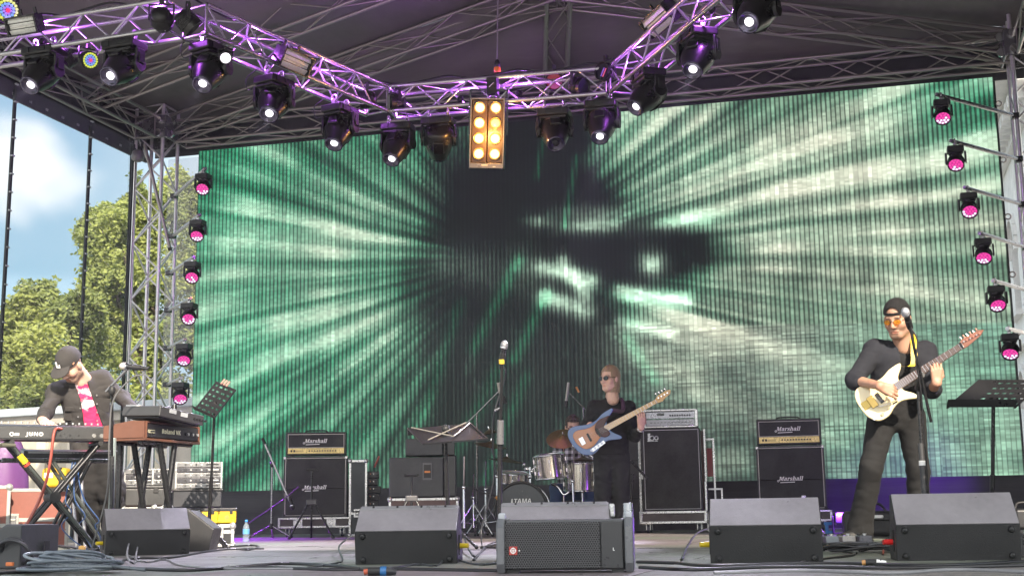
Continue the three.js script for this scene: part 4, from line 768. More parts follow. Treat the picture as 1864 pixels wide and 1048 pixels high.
// ---- cabinets left of the drums
{
  const d = 14.2, p = spot(772, d), turn = camTurn(p) - 0.02;
  flightCase('brown flight case with aluminium edges under the grey sub cabinet', p, turn, 0.74, 0.42, 0.5, M([0.10, 0.05, 0.045], 0.6), { latches: [0.44], lid: 0 });
  const c = thing('sub_cabinet', 'dark grey speaker cabinet with a square handle plate standing on a brown case', 'speaker cabinet', spot(768, d + 0.02, 0.432), turn + 0.02);
  const grey = M([0.05, 0.052, 0.056], 0.75, { bump: 0.0015 });
  part('cabinet', box(0.58, 0.42, 0.46, -0.06, 0.21, 0, 0.012), grey, c); part('cabinet_side', box(0.14, 0.44, 0.4, 0.30, 0.22, -0.04, 0.012), MT.black, c);
  const hp = part('handle_plate', box(0.1, 0.18, 0.008, 0.06, 0.27, 0.232, 0.004), M([0.10, 0.10, 0.11], 0.5), c); part('recess', box(0.076, 0.14, 0.006, 0.06, 0.27, 0.2345), MT.rubber, hp); part('badge', box(0.06, 0.02, 0.004, 0.06, 0.265, 0.239), M([0.7, 0.22, 0.04], 0.5), hp);
  const u = thing('monitor_box', 'small dark grey cabinet on top of the sub cabinet behind the music stand', 'speaker cabinet', spot(776, d + 0.04, 0.874), turn);
  part('cabinet', box(0.4, 0.18, 0.34, -0.02, 0.09, 0, 0.01), grey, u); part('cabinet_side', box(0.13, 0.18, 0.3, 0.25, 0.09, -0.02, 0.01), MT.black, u);
  const s = thing('round_sign', 'small round blue sign on a dark crate beside the brown case', 'sign', spot(703, d - 0.1, 0.24), turn); 
  part('plate', disc(0.06, 0.008, 24).rotateX(Math.PI / 2), M([0.05, 0.12, 0.35], 0.5), s); part('ring', torus(0.05, 0.006, 6, 24).translate(0, 0, 0.006), whiteLogo, s); part('bar', box(0.12, 0.02, 0.004, 0.01, 0, 0.008), whiteLogo, s); part('post', box(0.03, 0.3, 0.02, 0, -0.09, -0.02), MT.black, s);
  // rack behind the left amplifier
  const rp = spot(651, 16.3), r = flightCase('narrow tall black flight case beside the left guitar amplifier', rp, camTurn(rp), 0.22, 0.92, 0.5, M([0.02, 0.026, 0.03], 0.5), { latches: [0.5], lid: 0.3 });
  const gp = spot(672, 16.5), gr = thing('gear_rack', 'stack of small black rack devices behind the left amplifier', 'rack', gp, camTurn(gp));
  for (let k = 0; k < 5; k++) { const b = part('device', box(0.24, 0.085, 0.3, 0.02 * ((k * 7) % 3 - 1), 0.38 + k * 0.092, 0, 0.006), MT.black, gr); for (let q = 0; q < 4; q++) part('knob', disc(0.008, 0.012, 8).rotateX(Math.PI / 2).translate(-0.07 + q * 0.04, 0.39 + k * 0.092, 0.155), [silver, M([0.1, 0.4, 0.3], 0.4), M([0.5, 0.2, 0.1], 0.4), silver][q], b); }
  part('stand', [box(0.26, 0.34, 0.3, 0, 0.17, -0.02, 0.01)], MT.black, gr); part('microphone', [tube(V(0.06, 0.84, 0.1), V(0.12, 0.98, 0.1), 0.012)], M([0.45, 0.08, 0.06], 0.5), gr);
}
// ---- floor monitors
function wedge(label, px, d, w, turnOff, { h1 = 0.16, h2 = 0.285, feet = true, strip = false, plug = 0, k = 1, dark } = {}) {
  const p = spot(px, d), t = thing('floor_monitor', label, 'stage monitor', p, camTurn(p) + turnOff, 'wedge monitors along the stage front');
  const pr = [[0.15, 0], [0.185, h1], [0.0, h2], [-0.03, h2], [-0.185, 0.05], [-0.17, 0]].map(([z, y]) => [z * k, y]);
  const tex = M([0.022, 0.022, 0.024], 0.62, { bump: 0.0018 });
  part('cabinet', prism(pr.map(([z, y]) => [z, y]), w, 0.006).rotateY(-Math.PI / 2), tex, t);
  const a = Math.atan2(h2 - h1, 0.185 * k), L = Math.hypot(h2 - h1, 0.185 * k);
  part('lit_top_panel', box(w - 0.008, 0.006, L - 0.01, 0, 0, 0, 0.002).rotateX(a).translate(0, (h1 + h2) / 2 + 0.002, 0.0925 * k + 0.001), M(dark ? [0.04, 0.04, 0.042] : [0.27, 0.255, 0.27], 0.55, { bump: 0.0012 }), t);  // paler than the cabinet: light falling on the top is in the colour
  if (strip) { part('edge_strip', box(w - 0.02, 0.006, 0.03, 0, 0, 0, 0.002).rotateX(a).translate(0, h2 - 0.006, 0.018), M([0.3, 0.3, 0.31], 0.5, { metalness: 0.3 }), t); for (let q = 0; q < 4; q++) part('screw', disc(0.006, 0.008, 10).rotateX(a).translate(-w * 0.36 + q * w * 0.24, h2 - 0.002, 0.018), MT.rubber, t); }
  part('grille', box(w - 0.04, 0.006, 0.24, 0, 0, 0).rotateX(-Math.atan2(h2 - 0.06, 0.15)).translate(0, (h2 + 0.05) / 2 + 0.006, -0.115 * k), M([0.02, 0.02, 0.02], 0.7, { metalness: 0.3, bumpMap: T.weave, bump: 0.002 }), t);
  const b = Math.atan2(0.035 * k, h1);
  if (feet) for (const sx of [-1, 1]) for (const y of [0.022, h1 - 0.022]) { const z = (0.15 + 0.035 * y / h1) * k + 0.002; const f = part('rubber_foot', lathe([[0.0001, 0.012], [0.011, 0.012], [0.016, 0.0], [0.0001, 0]], 14).rotateX(Math.PI / 2 + 0.2).translate(sx * (w / 2 - 0.04), y, z), MT.rubber, t); part('screw', disc(0.005, 0.003, 8).rotateX(Math.PI / 2 + 0.2).translate(sx * (w / 2 - 0.04), y, z + 0.0125), MT.steelDark, f); }
  if (plug) {
    const s = Math.sign(plug), x = s * w / 2;
    part('socket_recess', box(0.008, 0.1, 0.05, x + s * 0.001, 0.09, 0.06), M([0.004, 0.004, 0.004], 0.9), t);
    part('plug', [tube(V(x, 0.085, 0.06), V(x + s * 0.05, 0.085, 0.075), 0.014, 0.012, 12)], M(Math.abs(plug) > 1 ? [0.75, 0.02, 0.02] : [0.75, 0.55, 0.02], 0.45), t);
  }
  return [t, p];
}
const [wm0] = wedge('black wedge monitor in front of the keyboards with a yellow plug at its left', 262, 9.1, 0.56, 0.13, { plug: -1, h1: 0.165, h2: 0.315 });
const [wm1] = wedge('black wedge monitor left of the grilled loudspeaker with a yellow plug at its right', 746, 6.75, 0.515, -0.12, { strip: true, plug: 1 });
const [wm2] = wedge('black wedge monitor in front of the right guitar amplifier', 1396, 6.2, 0.51, 0.0, { plug: -1, h2: 0.295, h1: 0.168 });
const [wm3] = wedge('black wedge monitor at the guitar player\'s feet with a red plug', 1738, 6.15, 0.545, 0.13, { plug: -2, h2: 0.305, h1: 0.16 });
const [wm4] = wedge('black wedge monitor standing behind the grilled loudspeaker', 1012, 6.75, 0.56, 0.0, { strip: true, h2: 0.292 });
{
  const hnd = part('side_handle', [box(0.03, 0.07, 0.04, 0.292, 0.25, 0.03, 0.01)], M([0.6, 0.6, 0.6], 0.4, { metalness: 0.4 }), wm4);
  wedge('small dark wedge monitor half hidden behind the keyboard wedge', 350, 9.9, 0.3, 1.35, { feet: false, h2: 0.3, dark: true });
  const p = spot(20, 6.9), t = thing('floor_monitor', 'dark grey wedge monitor seen from its side at the left edge of the stage', 'stage monitor', p, camTurn(p) + 1.0, 'wedge monitors along the stage front');
  const g = M([0.05, 0.052, 0.056], 0.6, { bump: 0.0015 }), pr = [[-0.16, 0], [0.17, 0], [0.19, 0.075], [-0.07, 0.225], [-0.16, 0.22]];
  part('cabinet', prism(pr, 0.36, 0.01).rotateY(-Math.PI / 2).rotateY(Math.PI), g, t);
  part('handle_recess', box(0.05, 0.055, 0.006, 0.03, 0.11, 0.181, 0.004).rotateY(0), MT.rubber, t);
}
{ // powered loudspeaker lying on its side in front
  const p = spot(1032, 5.42), t = thing('grilled_speaker', 'powered loudspeaker lying on its side with honeycomb grille and red emblem', 'loudspeaker', p, camTurn(p) - 0.07);
  const W = 0.545, H = 0.215, D = 0.24, grey = M([0.06, 0.062, 0.068], 0.5, { bump: 0.0015 });
  part('cabinet', prism([[-W / 2 + 0.03, 0.012], [W / 2 - 0.03, 0.012], [W / 2 - 0.03, H], [-W / 2 + 0.03, H]], D - 0.03, 0.008).translate(0, 0, -0.02), grey, t);
  const hex = dataTex(512, 512, (u, v) => { // honeycomb of holes, 12 x 14 per tile
    const n = 14, y = v * n * 1.0, r = Math.floor(y), x = u * 12 + (r % 2 ? 0.5 : 0), dx = (x - Math.floor(x) - 0.5), dy = (y - r - 0.5) * 0.86; const e = Math.hypot(dx, dy); const s = sstep(0.30, 0.40, e); return [s, s, s]; }, false, 1 / 0.12, 1 / 0.12);
  const gm = new THREE.MeshStandardMaterial({ color: lin(0.085, 0.085, 0.09), roughness: 0.5, metalness: 0.3, map: hex, bumpMap: hex, bumpScale: 0.003 });
  part('grille', box(W * 0.72, H - 0.03, 0.008, -W * 0.095, H / 2 + 0.004, D / 2 - 0.022, 0.003), gm, t);
  part('control_face', box(W * 0.16, H - 0.03, 0.012, W * 0.352, H / 2 + 0.004, D / 2 - 0.023, 0.003), M([0.032, 0.033, 0.036], 0.45), t);
  for (const s of [-1, 1]) {
    const e = part('end_cap', prism([[-D / 2, 0.004], [D / 2 - 0.02, 0.004], [D / 2, 0.04], [D / 2, H - 0.03], [D / 2 - 0.03, H + 0.006], [-D / 2, H + 0.006]], 0.035, 0.008).rotateY(-Math.PI / 2).translate(s * (W / 2 - 0.012), 0, 0), M([0.15, 0.155, 0.165], 0.45, { metalness: 0.2 }), t);
    part('bump_foot', box(0.03, 0.03, 0.05, s * (W / 2 - 0.012), H + 0.014, 0.04, 0.01), M([0.45, 0.47, 0.5], 0.4), e);
  }
  part('rubber_foot', [box(0.05, 0.014, 0.05, -W / 2 + 0.06, 0.007, 0.06), box(0.05, 0.014, 0.05, W / 2 - 0.06, 0.007, 0.06)], MT.rubber, t);
  const em = part('emblem', box(0.034, 0.034, 0.004, -W / 2 + 0.063, H * 0.43, D / 2 - 0.015, 0.001), M([0.45, 0.05, 0.04], 0.4), t);
  part('emblem_mark', [torus(0.010, 0.002, 6, 18).translate(-W / 2 + 0.063, H * 0.43, D / 2 - 0.012), box(0.026, 0.003, 0.002, -W / 2 + 0.063, H * 0.43, D / 2 - 0.012), box(0.003, 0.026, 0.002, -W / 2 + 0.063, H * 0.43, D / 2 - 0.012)], whiteLogo, em);
  part('indicator', text('L', fontSans, 0.007, 0.002).translate(W * 0.365, H * 0.44, D / 2 - 0.016), whiteLogo, t, true);
  part('dot', disc(0.003, 0.002, 8).rotateX(Math.PI / 2).translate(-W / 2 + 0.088, H * 0.43, D / 2 - 0.0165), whiteLogo, t);
}
// ---- stands
const standBlack = M([0.03, 0.03, 0.032], 0.4, { metalness: 0.5, bump: 0 }), standGrey = M([0.3, 0.3, 0.31], 0.35, { metalness: 0.8, bump: 0 });
function tripod(t, h, r, spread, mat, legY = 0.28, n = 3, a0 = 0.4) {
  for (let k = 0; k < n; k++) { const a = a0 + k * 2 * Math.PI / n; const e = V(Math.cos(a) * spread, 0.012, Math.sin(a) * spread); part('leg', tube(V(Math.cos(a) * 0.02, legY, Math.sin(a) * 0.02), e, 0.009, 0.011), mat, t); part('rubber_foot', ball(0.016, 10, 8).translate(e.x, 0.016, e.z), MT.rubber, t); }
  part('leg_collar', lathe([[0.001, legY - 0.03], [0.026, legY - 0.03], [0.028, legY + 0.03], [0.001, legY + 0.03]], 14), MT.rubber, t);
  part('pole', tube(V(0, 0.1, 0), V(0, h, 0), r), mat, t);
}
function micHead(t, pos, dir, big = 1, ballMat) {
  const q = new THREE.Quaternion().setFromUnitVectors(V(0, 1, 0), dir.clone().normalize()), put = (g) => g.applyQuaternion(q).translate(pos.x, pos.y, pos.z);
  const m = part('microphone', put(lathe([[0.001, -0.15], [0.011, -0.15], [0.014, -0.08], [0.02, 0], [0.022, 0.004]], 16)), MT.steelDark, t);
  part('mesh_ball', put(lathe([[0.022, 0.004], [0.026, 0.012], [0.027, 0.024], [0.024, 0.042], [0.014, 0.054], [0.001, 0.057]], 18)), ballMat || M([0.35, 0.35, 0.37], 0.45, { metalness: 0.7, bumpMap: T.weave, bump: 0.002 }), m);
  part('ring', put(lathe([[0.0225, 0.0], [0.0275, 0.004], [0.0275, 0.012], [0.0225, 0.016]], 18)), MT.chrome, m);
  part('clip', put(tube(V(0, -0.1, 0), V(0, -0.04, 0), 0.02, 0.022)), MT.rubber, t);
}
{ // tall vocal stand in front of the drums
  const d = 9.4, p = spot(909, d), t = thing('microphone_stand', 'tall black microphone stand with a silver vocal microphone in front of the drums', 'microphone stand', p);
  const top = atD(914, 652, d).sub(p), mc = atD(917, 634, d).sub(p);
  part('base_plate', lathe([[0.001, 0.0], [0.14, 0.0], [0.14, 0.014], [0.03, 0.03], [0.001, 0.03]], 24), MT.steelDark, t);
  part('pole', tube(V(0, 0, 0), atD(910, 800, d).sub(p), 0.017), standBlack, t); part('pole', tube(atD(910, 800, d).sub(p), top, 0.011), standBlack, t);
  part('clutch', tube(atD(910, 808, d).sub(p), atD(911, 765, d).sub(p), 0.026, 0.024), M([0.12, 0.12, 0.125], 0.5), t);
  part('knob', tube(atD(911, 742, d).sub(p), atD(900, 747, d).sub(p), 0.008), standGrey, t);
  micHead(t, mc, V(0.25, 1, 0.25)); 
  part('cable', pipe([mc.clone().add(V(-0.02, -0.12, 0)), V(top.x - 0.035, top.y - 0.1, 0), V(-0.035, 0.9, 0.01), V(-0.03, 0.5, 0.02), V(-0.12, 0.15, 0.03), V(-0.1, 0.01, 0.1)], 0.0055, 50), MT.cable, t);
  part('cable_tie', tube(atD(913, 662, d).sub(p), atD(913, 654, d).sub(p), 0.02), M([0.7, 0.5, 0.05], 0.5), t);
}
{ // boom stand at the left amplifier
  const d = 15.4, p = spot(493, d), t = thing('microphone_stand', 'silver boom microphone stand beside the left guitar amplifier', 'microphone stand', p);
  const clutch = atD(496, 845, d).sub(p);
  tripod(t, clutch.y, 0.012, 0.28, standGrey, 0.14, 3, 0.15);
  part('clutch', ball(0.035, 12, 10).translate(clutch.x, clutch.y, clutch.z), MT.rubber, t);
  part('boom', tube(atD(479, 802, d).sub(p), atD(527, 912, d - 0.1).sub(p), 0.012), M([0.6, 0.6, 0.6], 0.35, { metalness: 0.6 }), t);
  part('counterweight', tube(atD(477, 797, d).sub(p), atD(482, 808, d).sub(p), 0.018), MT.rubber, t);
  micHead(t, atD(531, 919, d - 0.12).sub(p), V(0.4, -1, 0.1), 1, MT.rubber);
  part('cable', pipe([atD(543, 886, d - 0.3).sub(p), atD(520, 905, d - 0.2).sub(p), atD(485, 930, d).sub(p), atD(452, 952, d + 0.2).sub(p)], 0.007, 30), M([0.12, 0.03, 0.18], 0.5), t);
}
function guitarStand(label, px, d, topY) {
  const p = spot(px, d), t = thing('guitar_stand', label, 'guitar stand', p, camTurn(p)), h = 0.24 + (935 - 0.0149 * (px - 932) - topY) * d / 2400;
  part('pole', tube(V(0, 0.2, 0), V(0, h, 0), 0.011), standBlack, t);
  part('yoke', [box(0.13, 0.022, 0.03, 0, h, 0, 0.008), box(0.022, 0.02, 0.06, -0.06, h + 0.005, 0.03), box(0.022, 0.02, 0.06, 0.06, h + 0.005, 0.03)], MT.rubber, t);
  part('hub', box(0.12, 0.06, 0.05, 0, 0.4, 0, 0.015), M([0.07, 0.07, 0.075], 0.5), t);
  for (const s of [-1, 1]) { part('leg', tube(V(s * 0.03, 0.4, 0), V(s * 0.24, 0.01, 0.1), 0.012), standBlack, t); part('rubber_foot', tube(V(s * 0.225, 0.035, 0.094), V(s * 0.245, 0.0, 0.102), 0.018), MT.rubber, t); }
  part('leg', tube(V(0, 0.38, 0), V(0, 0.01, -0.2), 0.012), standBlack, t);
}
guitarStand('empty black guitar stand in front of the left amplifier cabinet', 566, 14.6, 855);
guitarStand('empty black guitar stand in front of the grey sub cabinet', 749, 12.6, 866);
function musicStand(label, px, d, corners, dz, perforated, mat, poleTo, tri = true) {
  const p = spot(px, d), t = thing('music_stand', label, 'music stand', p);
  const c = corners.map(([x, y], i) => atD(x, y, d + dz[i]).sub(p));   // bottom left, bottom right, top right, top left
  const bl = c[0], u = c[1].clone().sub(c[0]), v = c[3].clone().sub(c[0]), n = u.clone().cross(v).normalize();
  const W = u.length(), Hh = v.length(), ux = u.clone().normalize(), n2 = n, vy = n2.clone().cross(ux);
  const mat4 = new THREE.Matrix4().makeBasis(ux, v.clone().normalize(), n2).setPosition(bl);
  const shape = new THREE.Shape([[0, 0], [W, 0], [W, Hh], [0, Hh]].map(([x, y]) => new THREE.Vector2(x, y)));
  if (perforated) for (let i = 0; i < perforated[0]; i++) for (let j = 0; j < perforated[1]; j++) { if (perforated[2] && i < perforated[2]) continue; const x = W * (i + 0.5) / perforated[0], y = Hh * (j + 0.6) / (perforated[1] + 0.3), w = W / perforated[0] * 0.3, h = Hh / perforated[1] * 0.16; const hole = new THREE.Path(); hole.moveTo(x - w, y - h); hole.lineTo(x - w, y + h); hole.lineTo(x + w, y + h); hole.lineTo(x + w, y - h); hole.closePath(); shape.holes.push(hole); }
  part('desk', new THREE.ExtrudeGeometry(shape, { depth: 0.004, bevelEnabled: false }).applyMatrix4(mat4), mat, t);
  part('ledge', box(W, 0.006, 0.05, W / 2, 0.0, 0.027).applyMatrix4(mat4), mat, t);
  part('rib', [box(W, 0.012, 0.008, W / 2, Hh * 0.98, -0.004), box(0.012, Hh, 0.008, 0.006, Hh / 2, -0.005), box(0.012, Hh, 0.008, W - 0.006, Hh / 2, -0.005)].map((g) => g.applyMatrix4(mat4)), mat, t);
  const mid = bl.clone().addScaledVector(u, 0.5).addScaledVector(v, 0.42).addScaledVector(n2, -0.03);
  part('tilt_joint', [ball(0.03, 12, 10).translate(mid.x, mid.y, mid.z), box(0.05, 0.05, 0.03, 0, 0, 0).translate(mid.x, mid.y, mid.z)], MT.rubber, t);
  const foot = poleTo ? V(0, 0, 0) : V(mid.x, 0, mid.z);
  part('pole', tube(V(foot.x, 0.05, foot.z), V(mid.x * 0.5 + foot.x * 0.5, mid.y * 0.5, mid.z * 0.5 + foot.z * 0.5), 0.015), standBlack, t); part('pole', tube(V(mid.x * 0.5 + foot.x * 0.5, mid.y * 0.5, mid.z * 0.5 + foot.z * 0.5), mid, 0.011), standBlack, t);
  for (let k = 0; k < 3; k++) { const a = 0.5 + k * 2.094, e = V(foot.x + Math.cos(a) * 0.28, 0.012, foot.z + Math.sin(a) * 0.28); part('leg', tube(V(foot.x, 0.2, foot.z), e, 0.01), standBlack, t); part('rubber_foot', ball(0.015, 8, 6).translate(e.x, 0.015, e.z), MT.rubber, t); }
  return { t, mat4, W, Hh, p, mid };
}
{
  const L = musicStand('perforated black music stand with clothes pegs right of the keyboards', 378, 10.4, [[353, 745], [389, 761], [427, 712], [393, 694]], [0, -0.1, 0.05, 0.15], [4, 6], MT.black, true);
  for (let k = 0; k < 3; k++) part('peg', box(0.012, 0.05, 0.012, L.W * (0.3 + 0.13 * k), L.Hh + 0.015, 0.01, 0.003).applyMatrix4(L.mat4), M([0.5, 0.25, 0.2], 0.6), L.t);
  const R = musicStand('perforated black music stand beside the guitar player', 1807, 7.5, [[1724, 741], [1850, 741], [1908, 693], [1782, 692]], [-0.12, -0.12, 0.12, 0.12], [9, 5, 3], MT.black, true);
  const C = musicStand('flat black music stand with folding braces in front of the grey cabinets', 817, 9.4, [[741, 780], [857, 771], [884, 798], [769, 809]], [0.16, 0.16, -0.16, -0.16], null, MT.black, true);
  part('brace', [tube(V(0.02, 0.04, -0.02), V(C.W / 2, C.Hh * 0.9, -0.03), 0.005), tube(V(C.W - 0.02, 0.04, -0.02), V(C.W / 2, C.Hh * 0.9, -0.03), 0.005), tube(V(0.05, C.Hh - 0.03, -0.02), V(C.W - 0.05, 0.05, -0.03), 0.005), box(0.04, 0.02, C.Hh * 0.8, C.W / 2, C.Hh / 2, -0.02).rotateX(0)].slice(0, 3).map((g) => g.applyMatrix4(C.mat4)), M([0.45, 0.42, 0.36], 0.4, { metalness: 0.6 }), C.t);
  const sh = raw('sheet_music', box(0.30, 0.17, 0.003, C.W * 0.36, C.Hh * 0.45, 0.008).applyMatrix4(C.mat4), M([0.72, 0.66, 0.74], 0.8)); sh.position.copy(C.p); tag(sh, 'white paper sheets lying on the flat centre music stand', 'paper');
}
{ // microphone stand of the guitar player
  const d = 8.15, p = spot(1691, d), t = thing('microphone_stand', 'black boom microphone stand in front of the guitar player', 'microphone stand', p);
  const A = atD(1659, 596, d).sub(p), B = atD(1696, 768, d).sub(p), C = atD(1679, 688, d).sub(p);
  tripod(t, C.y - 0.0, 0.011, 0.3, standBlack, 0.2, 3, 0.9);
  part('sleeve', tube(V(0, 0.1, 0), V(-0.005, C.y * 0.62, 0), 0.019), M([0.06, 0.06, 0.062], 0.4, { metalness: 0.4 }), t);
  part('clutch', [tube(V(0, C.y - 0.05, 0), C.clone().add(V(0, 0.02, 0)), 0.02)], MT.rubber, t);
  part('boom', pipe([A, atD(1666, 638, d).sub(p), C, atD(1688, 732, d).sub(p), B], 0.009, 40, 8), standBlack, t);
  part('tape', tube(V(-0.004, 0.5, 0), V(-0.004, 0.53, 0), 0.0215), whiteLogo, t);
  micHead(t, atD(1651, 574, d).sub(p), V(-0.2, 0.7, 0.7), 1, M([0.45, 0.46, 0.5], 0.5, { metalness: 0.5, bumpMap: T.weave, bump: 0.002 }));
  part('cable', pipe([atD(1659, 596, d).sub(p), atD(1671, 620, d - 0.02).sub(p), atD(1668, 660, d - 0.03).sub(p), atD(1676, 700, d - 0.03).sub(p), atD(1684, 800, d - 0.03).sub(p), V(0.02, 0.05, 0.04)], 0.0055, 60), MT.cable, t);
}
// ------------------------------------------------------------------ keyboards
function keybed(t, w, y, z, n, parent) {              // white keys each its own piece, black keys between
  const white = M([0.72, 0.71, 0.68], 0.35, { bump: 0, map: null }), black = MT.blackGloss, g = flat(box(w / n - 0.0015, 0.014, 0.13, 0, 0, 0, 0.003)), gb = flat(box(w / n * 0.52, 0.012, 0.085, 0, 0, 0, 0.003));
  for (let k = 0; k < n; k++) { const m = raw('white_key', g, white, parent || t); m.position.set(-w / 2 + (k + 0.5) * w / n, y, z); if (![2, 6].includes(k % 7) && k < n - 1) { const b = raw('black_key', gb, black, parent || t); b.position.set(-w / 2 + (k + 1) * w / n, y + 0.011, z + 0.022); } }
}
// each keyboard lies with its back towards the audience (+z), keys on the far side
function synth(label, pos, turn, w, dep, h, n, mat, tiltX = 0) {
  const t = thing('keyboard', label, 'keyboard', pos, turn); t.rotation.set(tiltX, turn, 0, 'YXZ');
  part('case', prism([[-dep / 2, 0], [dep / 2, 0], [dep / 2, h], [dep / 2 - 0.12, h + 0.02], [-dep / 2 + 0.16, h * 0.72], [-dep / 2 + 0.14, h * 0.4], [-dep / 2, h * 0.4]], w, 0.006).rotateY(-Math.PI / 2), mat, t);
  for (const s of [-1, 1]) part('end_block', prism([[-dep / 2 - 0.004, -0.002], [dep / 2 + 0.004, -0.002], [dep / 2 + 0.004, h + 0.002], [dep / 2 - 0.12, h + 0.026], [-dep / 2 + 0.1, h * 0.8], [-dep / 2 - 0.004, h * 0.6]], 0.03, 0.004).rotateY(-Math.PI / 2).translate(s * (w / 2 - 0.005), 0, 0), mat, t);
  keybed(t, w - 0.16, h * 0.4 + 0.01, -dep / 2 + 0.068, n);
  return t;
}
const D1 = 9.5;
const floorY = (px, py, d) => 0.24 + (935 - 0.0149 * (px - 932) - py) * d / 2400;
{
  const A = spot(-42, 9.3), B = spot(192, 9.75), c = A.clone().add(B).multiplyScalar(0.5), w = A.distanceTo(B), turn = Math.atan2(-(B.z - A.z), B.x - A.x);
  const y0 = floorY(90, 802, D1);
  const k1 = synth('black synthesizer on the left keyboard stand with white lettering on its back', V(c.x, y0, c.z), turn, w, 0.3, 0.095, 36, M([0.035, 0.035, 0.037], 0.5));
  const pan = part('back_panel', box(w - 0.06, 0.08, 0.008, 0, 0.048, 0.152, 0.002), M([0.055, 0.055, 0.055], 0.5), k1);
  part('lettering', text('JUNO', fontSans, 0.12, 0.002, 0, 0.8).translate(-0.13, 0.036, 0.157), whiteLogo, k1, true);
  part('lettering', [box(0.03, 0.018, 0.002, -0.25, 0.036, 0.157), torus(0.012, 0.004, 4, 12).translate(-0.285, 0.036, 0.157)], whiteLogo, k1);
  for (const [x, r] of [[0.02, 0.008], [0.05, 0.008], [0.29, 0.015], [0.345, 0.015], [0.12, 0.006], [0.18, 0.006]]) part('socket', disc(r, 0.01, 14).rotateX(Math.PI / 2).translate(x, 0.034, 0.157), r > 0.01 ? silver : MT.rubber, k1);
  part('plate', box(0.08, 0.06, 0.002, 0.44, 0.05, 0.157), M([0.14, 0.14, 0.135], 0.5), k1);
  const kn = []; for (let k = 0; k < 16; k++) part('knob', disc(0.008, 0.014, 10).translate(-w / 2 + 0.1 + k * 0.045, 0.122, 0.1), silver, k1);
  const y2 = floorY(110, 835, D1 + 0.15);
  const A2 = spot(30, 9.75), B2 = spot(200, 10.1), c2 = A2.clone().add(B2).multiplyScalar(0.5), w2 = A2.distanceTo(B2);
  const k2 = synth('slim black keyboard on the lower tier of the left keyboard stand', V(c2.x, y2, c2.z), turn, w2, 0.26, 0.06, 29, MT.black);
  part('edge_strip', box(w2 - 0.04, 0.01, 0.006, 0, 0.05, 0.133), M([0.3, 0.3, 0.3], 0.4, { metalness: 0.5 }), k2);
  // two tier X stand
  const s = thing('keyboard_stand', 'black crossed leg stand carrying the two left keyboards', 'keyboard stand', c, turn);
  const X = (x0, y0a, x1, y1a, z) => tube(V(x0, y0a, z), V(x1, y1a, z), 0.016, 0.016, 10);
  const gm = M([0.10, 0.11, 0.10], 0.4, { metalness: 0.5 });
  for (const z of [-0.06, 0.1]) { part('leg', X(-0.28, y0 - 0.03, 0.36, 0.03, z), z > 0 ? gm : standBlack, s); part('leg', X(0.34, y0 - 0.03, -0.26, 0.03, z), standBlack, s); }
  for (const z of [-0.02, 0.15]) { part('leg', tube(V(0.32, y2 - 0.02, z - 0.2), V(0.02, 0.02, z - 0.2), 0.014), standBlack, s); part('leg', tube(V(0.05, y2 - 0.02, z - 0.2), V(0.5, 0.02, z - 0.2), 0.014), gm, s); }
  for (const x of [-0.28, 0.34]) part('top_bar', tube(V(x, y0 - 0.02, -0.15), V(x, y0 - 0.02, 0.16), 0.018), MT.rubber, s);
  for (const x of [-0.2, 0.4]) part('foot_bar', tube(V(x - 0.06, 0.02, -0.2), V(x - 0.06, 0.02, 0.2), 0.018), MT.rubber, s);
  part('tier_arm', [tube(V(-0.3, y2 - 0.01, -0.3), V(0.5, y2 - 0.01, -0.3), 0.014), tube(V(-0.3, y2 - 0.01, -0.1), V(0.5, y2 - 0.01, -0.1), 0.014)], gm, s);
  part('pivot', disc(0.04, 0.24, 16).rotateX(Math.PI / 2).translate(0.04, y0 / 2, 0.02), MT.rubber, s);
  part('tape', tube(V(-0.215, y0 - 0.11, 0.1), V(-0.17, y0 - 0.165, 0.1), 0.024, 0.024), M([0.8, 0.6, 0.03], 0.5), s);
  part('tape', tube(V(-0.165, y0 - 0.172, 0.1), V(-0.155, y0 - 0.184, 0.1), 0.025, 0.025), M([0.6, 0.06, 0.03], 0.5), s);
  const mc = thing('microphone', 'dark microphone lying along the front edge of the left keyboard stand', 'microphone', V(c.x, 0, c.z), turn);
  part('handle', tube(V(-0.36, y0 - 0.045, 0.19), V(-0.26, y0 - 0.045, 0.17), 0.018, 0.013), M([0.12, 0.12, 0.09], 0.5), mc); part('mesh_ball', ball(0.03, 14, 10).translate(-0.385, y0 - 0.045, 0.195), M([0.22, 0.22, 0.17], 0.5, { metalness: 0.4 }), mc);
  const red = thing('cable', 'dull red cable falling from the left synthesizer to the floor', 'cable', V(c.x, 0, c.z), turn); 
  part('cable', pipe([V(0.06, y0 + 0.08, 0.15), V(0.0, y0 + 0.06, 0.2), V(-0.02, y0 - 0.15, 0.2), V(-0.04, 0.5, 0.16), V(-0.1, 0.32, 0.14), V(-0.22, 0.12, 0.2), V(-0.34, 0.01, 0.26)], 0.011, 60), M([0.32, 0.07, 0.05], 0.5), red);
  const blue = thing('cable', 'blue cables hanging between the keyboard stand legs', 'cable', V(c.x, 0, c.z), turn);
  for (let k = 0; k < 3; k++) part('cable', pipe([V(0.2 + k * 0.02, y2 - 0.02, -0.1), V(0.17 + k * 0.03, 0.52, -0.05 + 0.03 * k), V(0.14 + 0.07 * k, 0.38, 0), V(0.18 + 0.1 * k, 0.3 - 0.03 * k, 0.02), V(0.12 + 0.12 * k, 0.2, 0.0), V(0.2 + 0.1 * k, 0.1, 0.02), V(0.3 + 0.03 * k, 0.02, 0.1)], 0.005, 60), M([0.035, 0.09, 0.24], 0.5), blue);
}
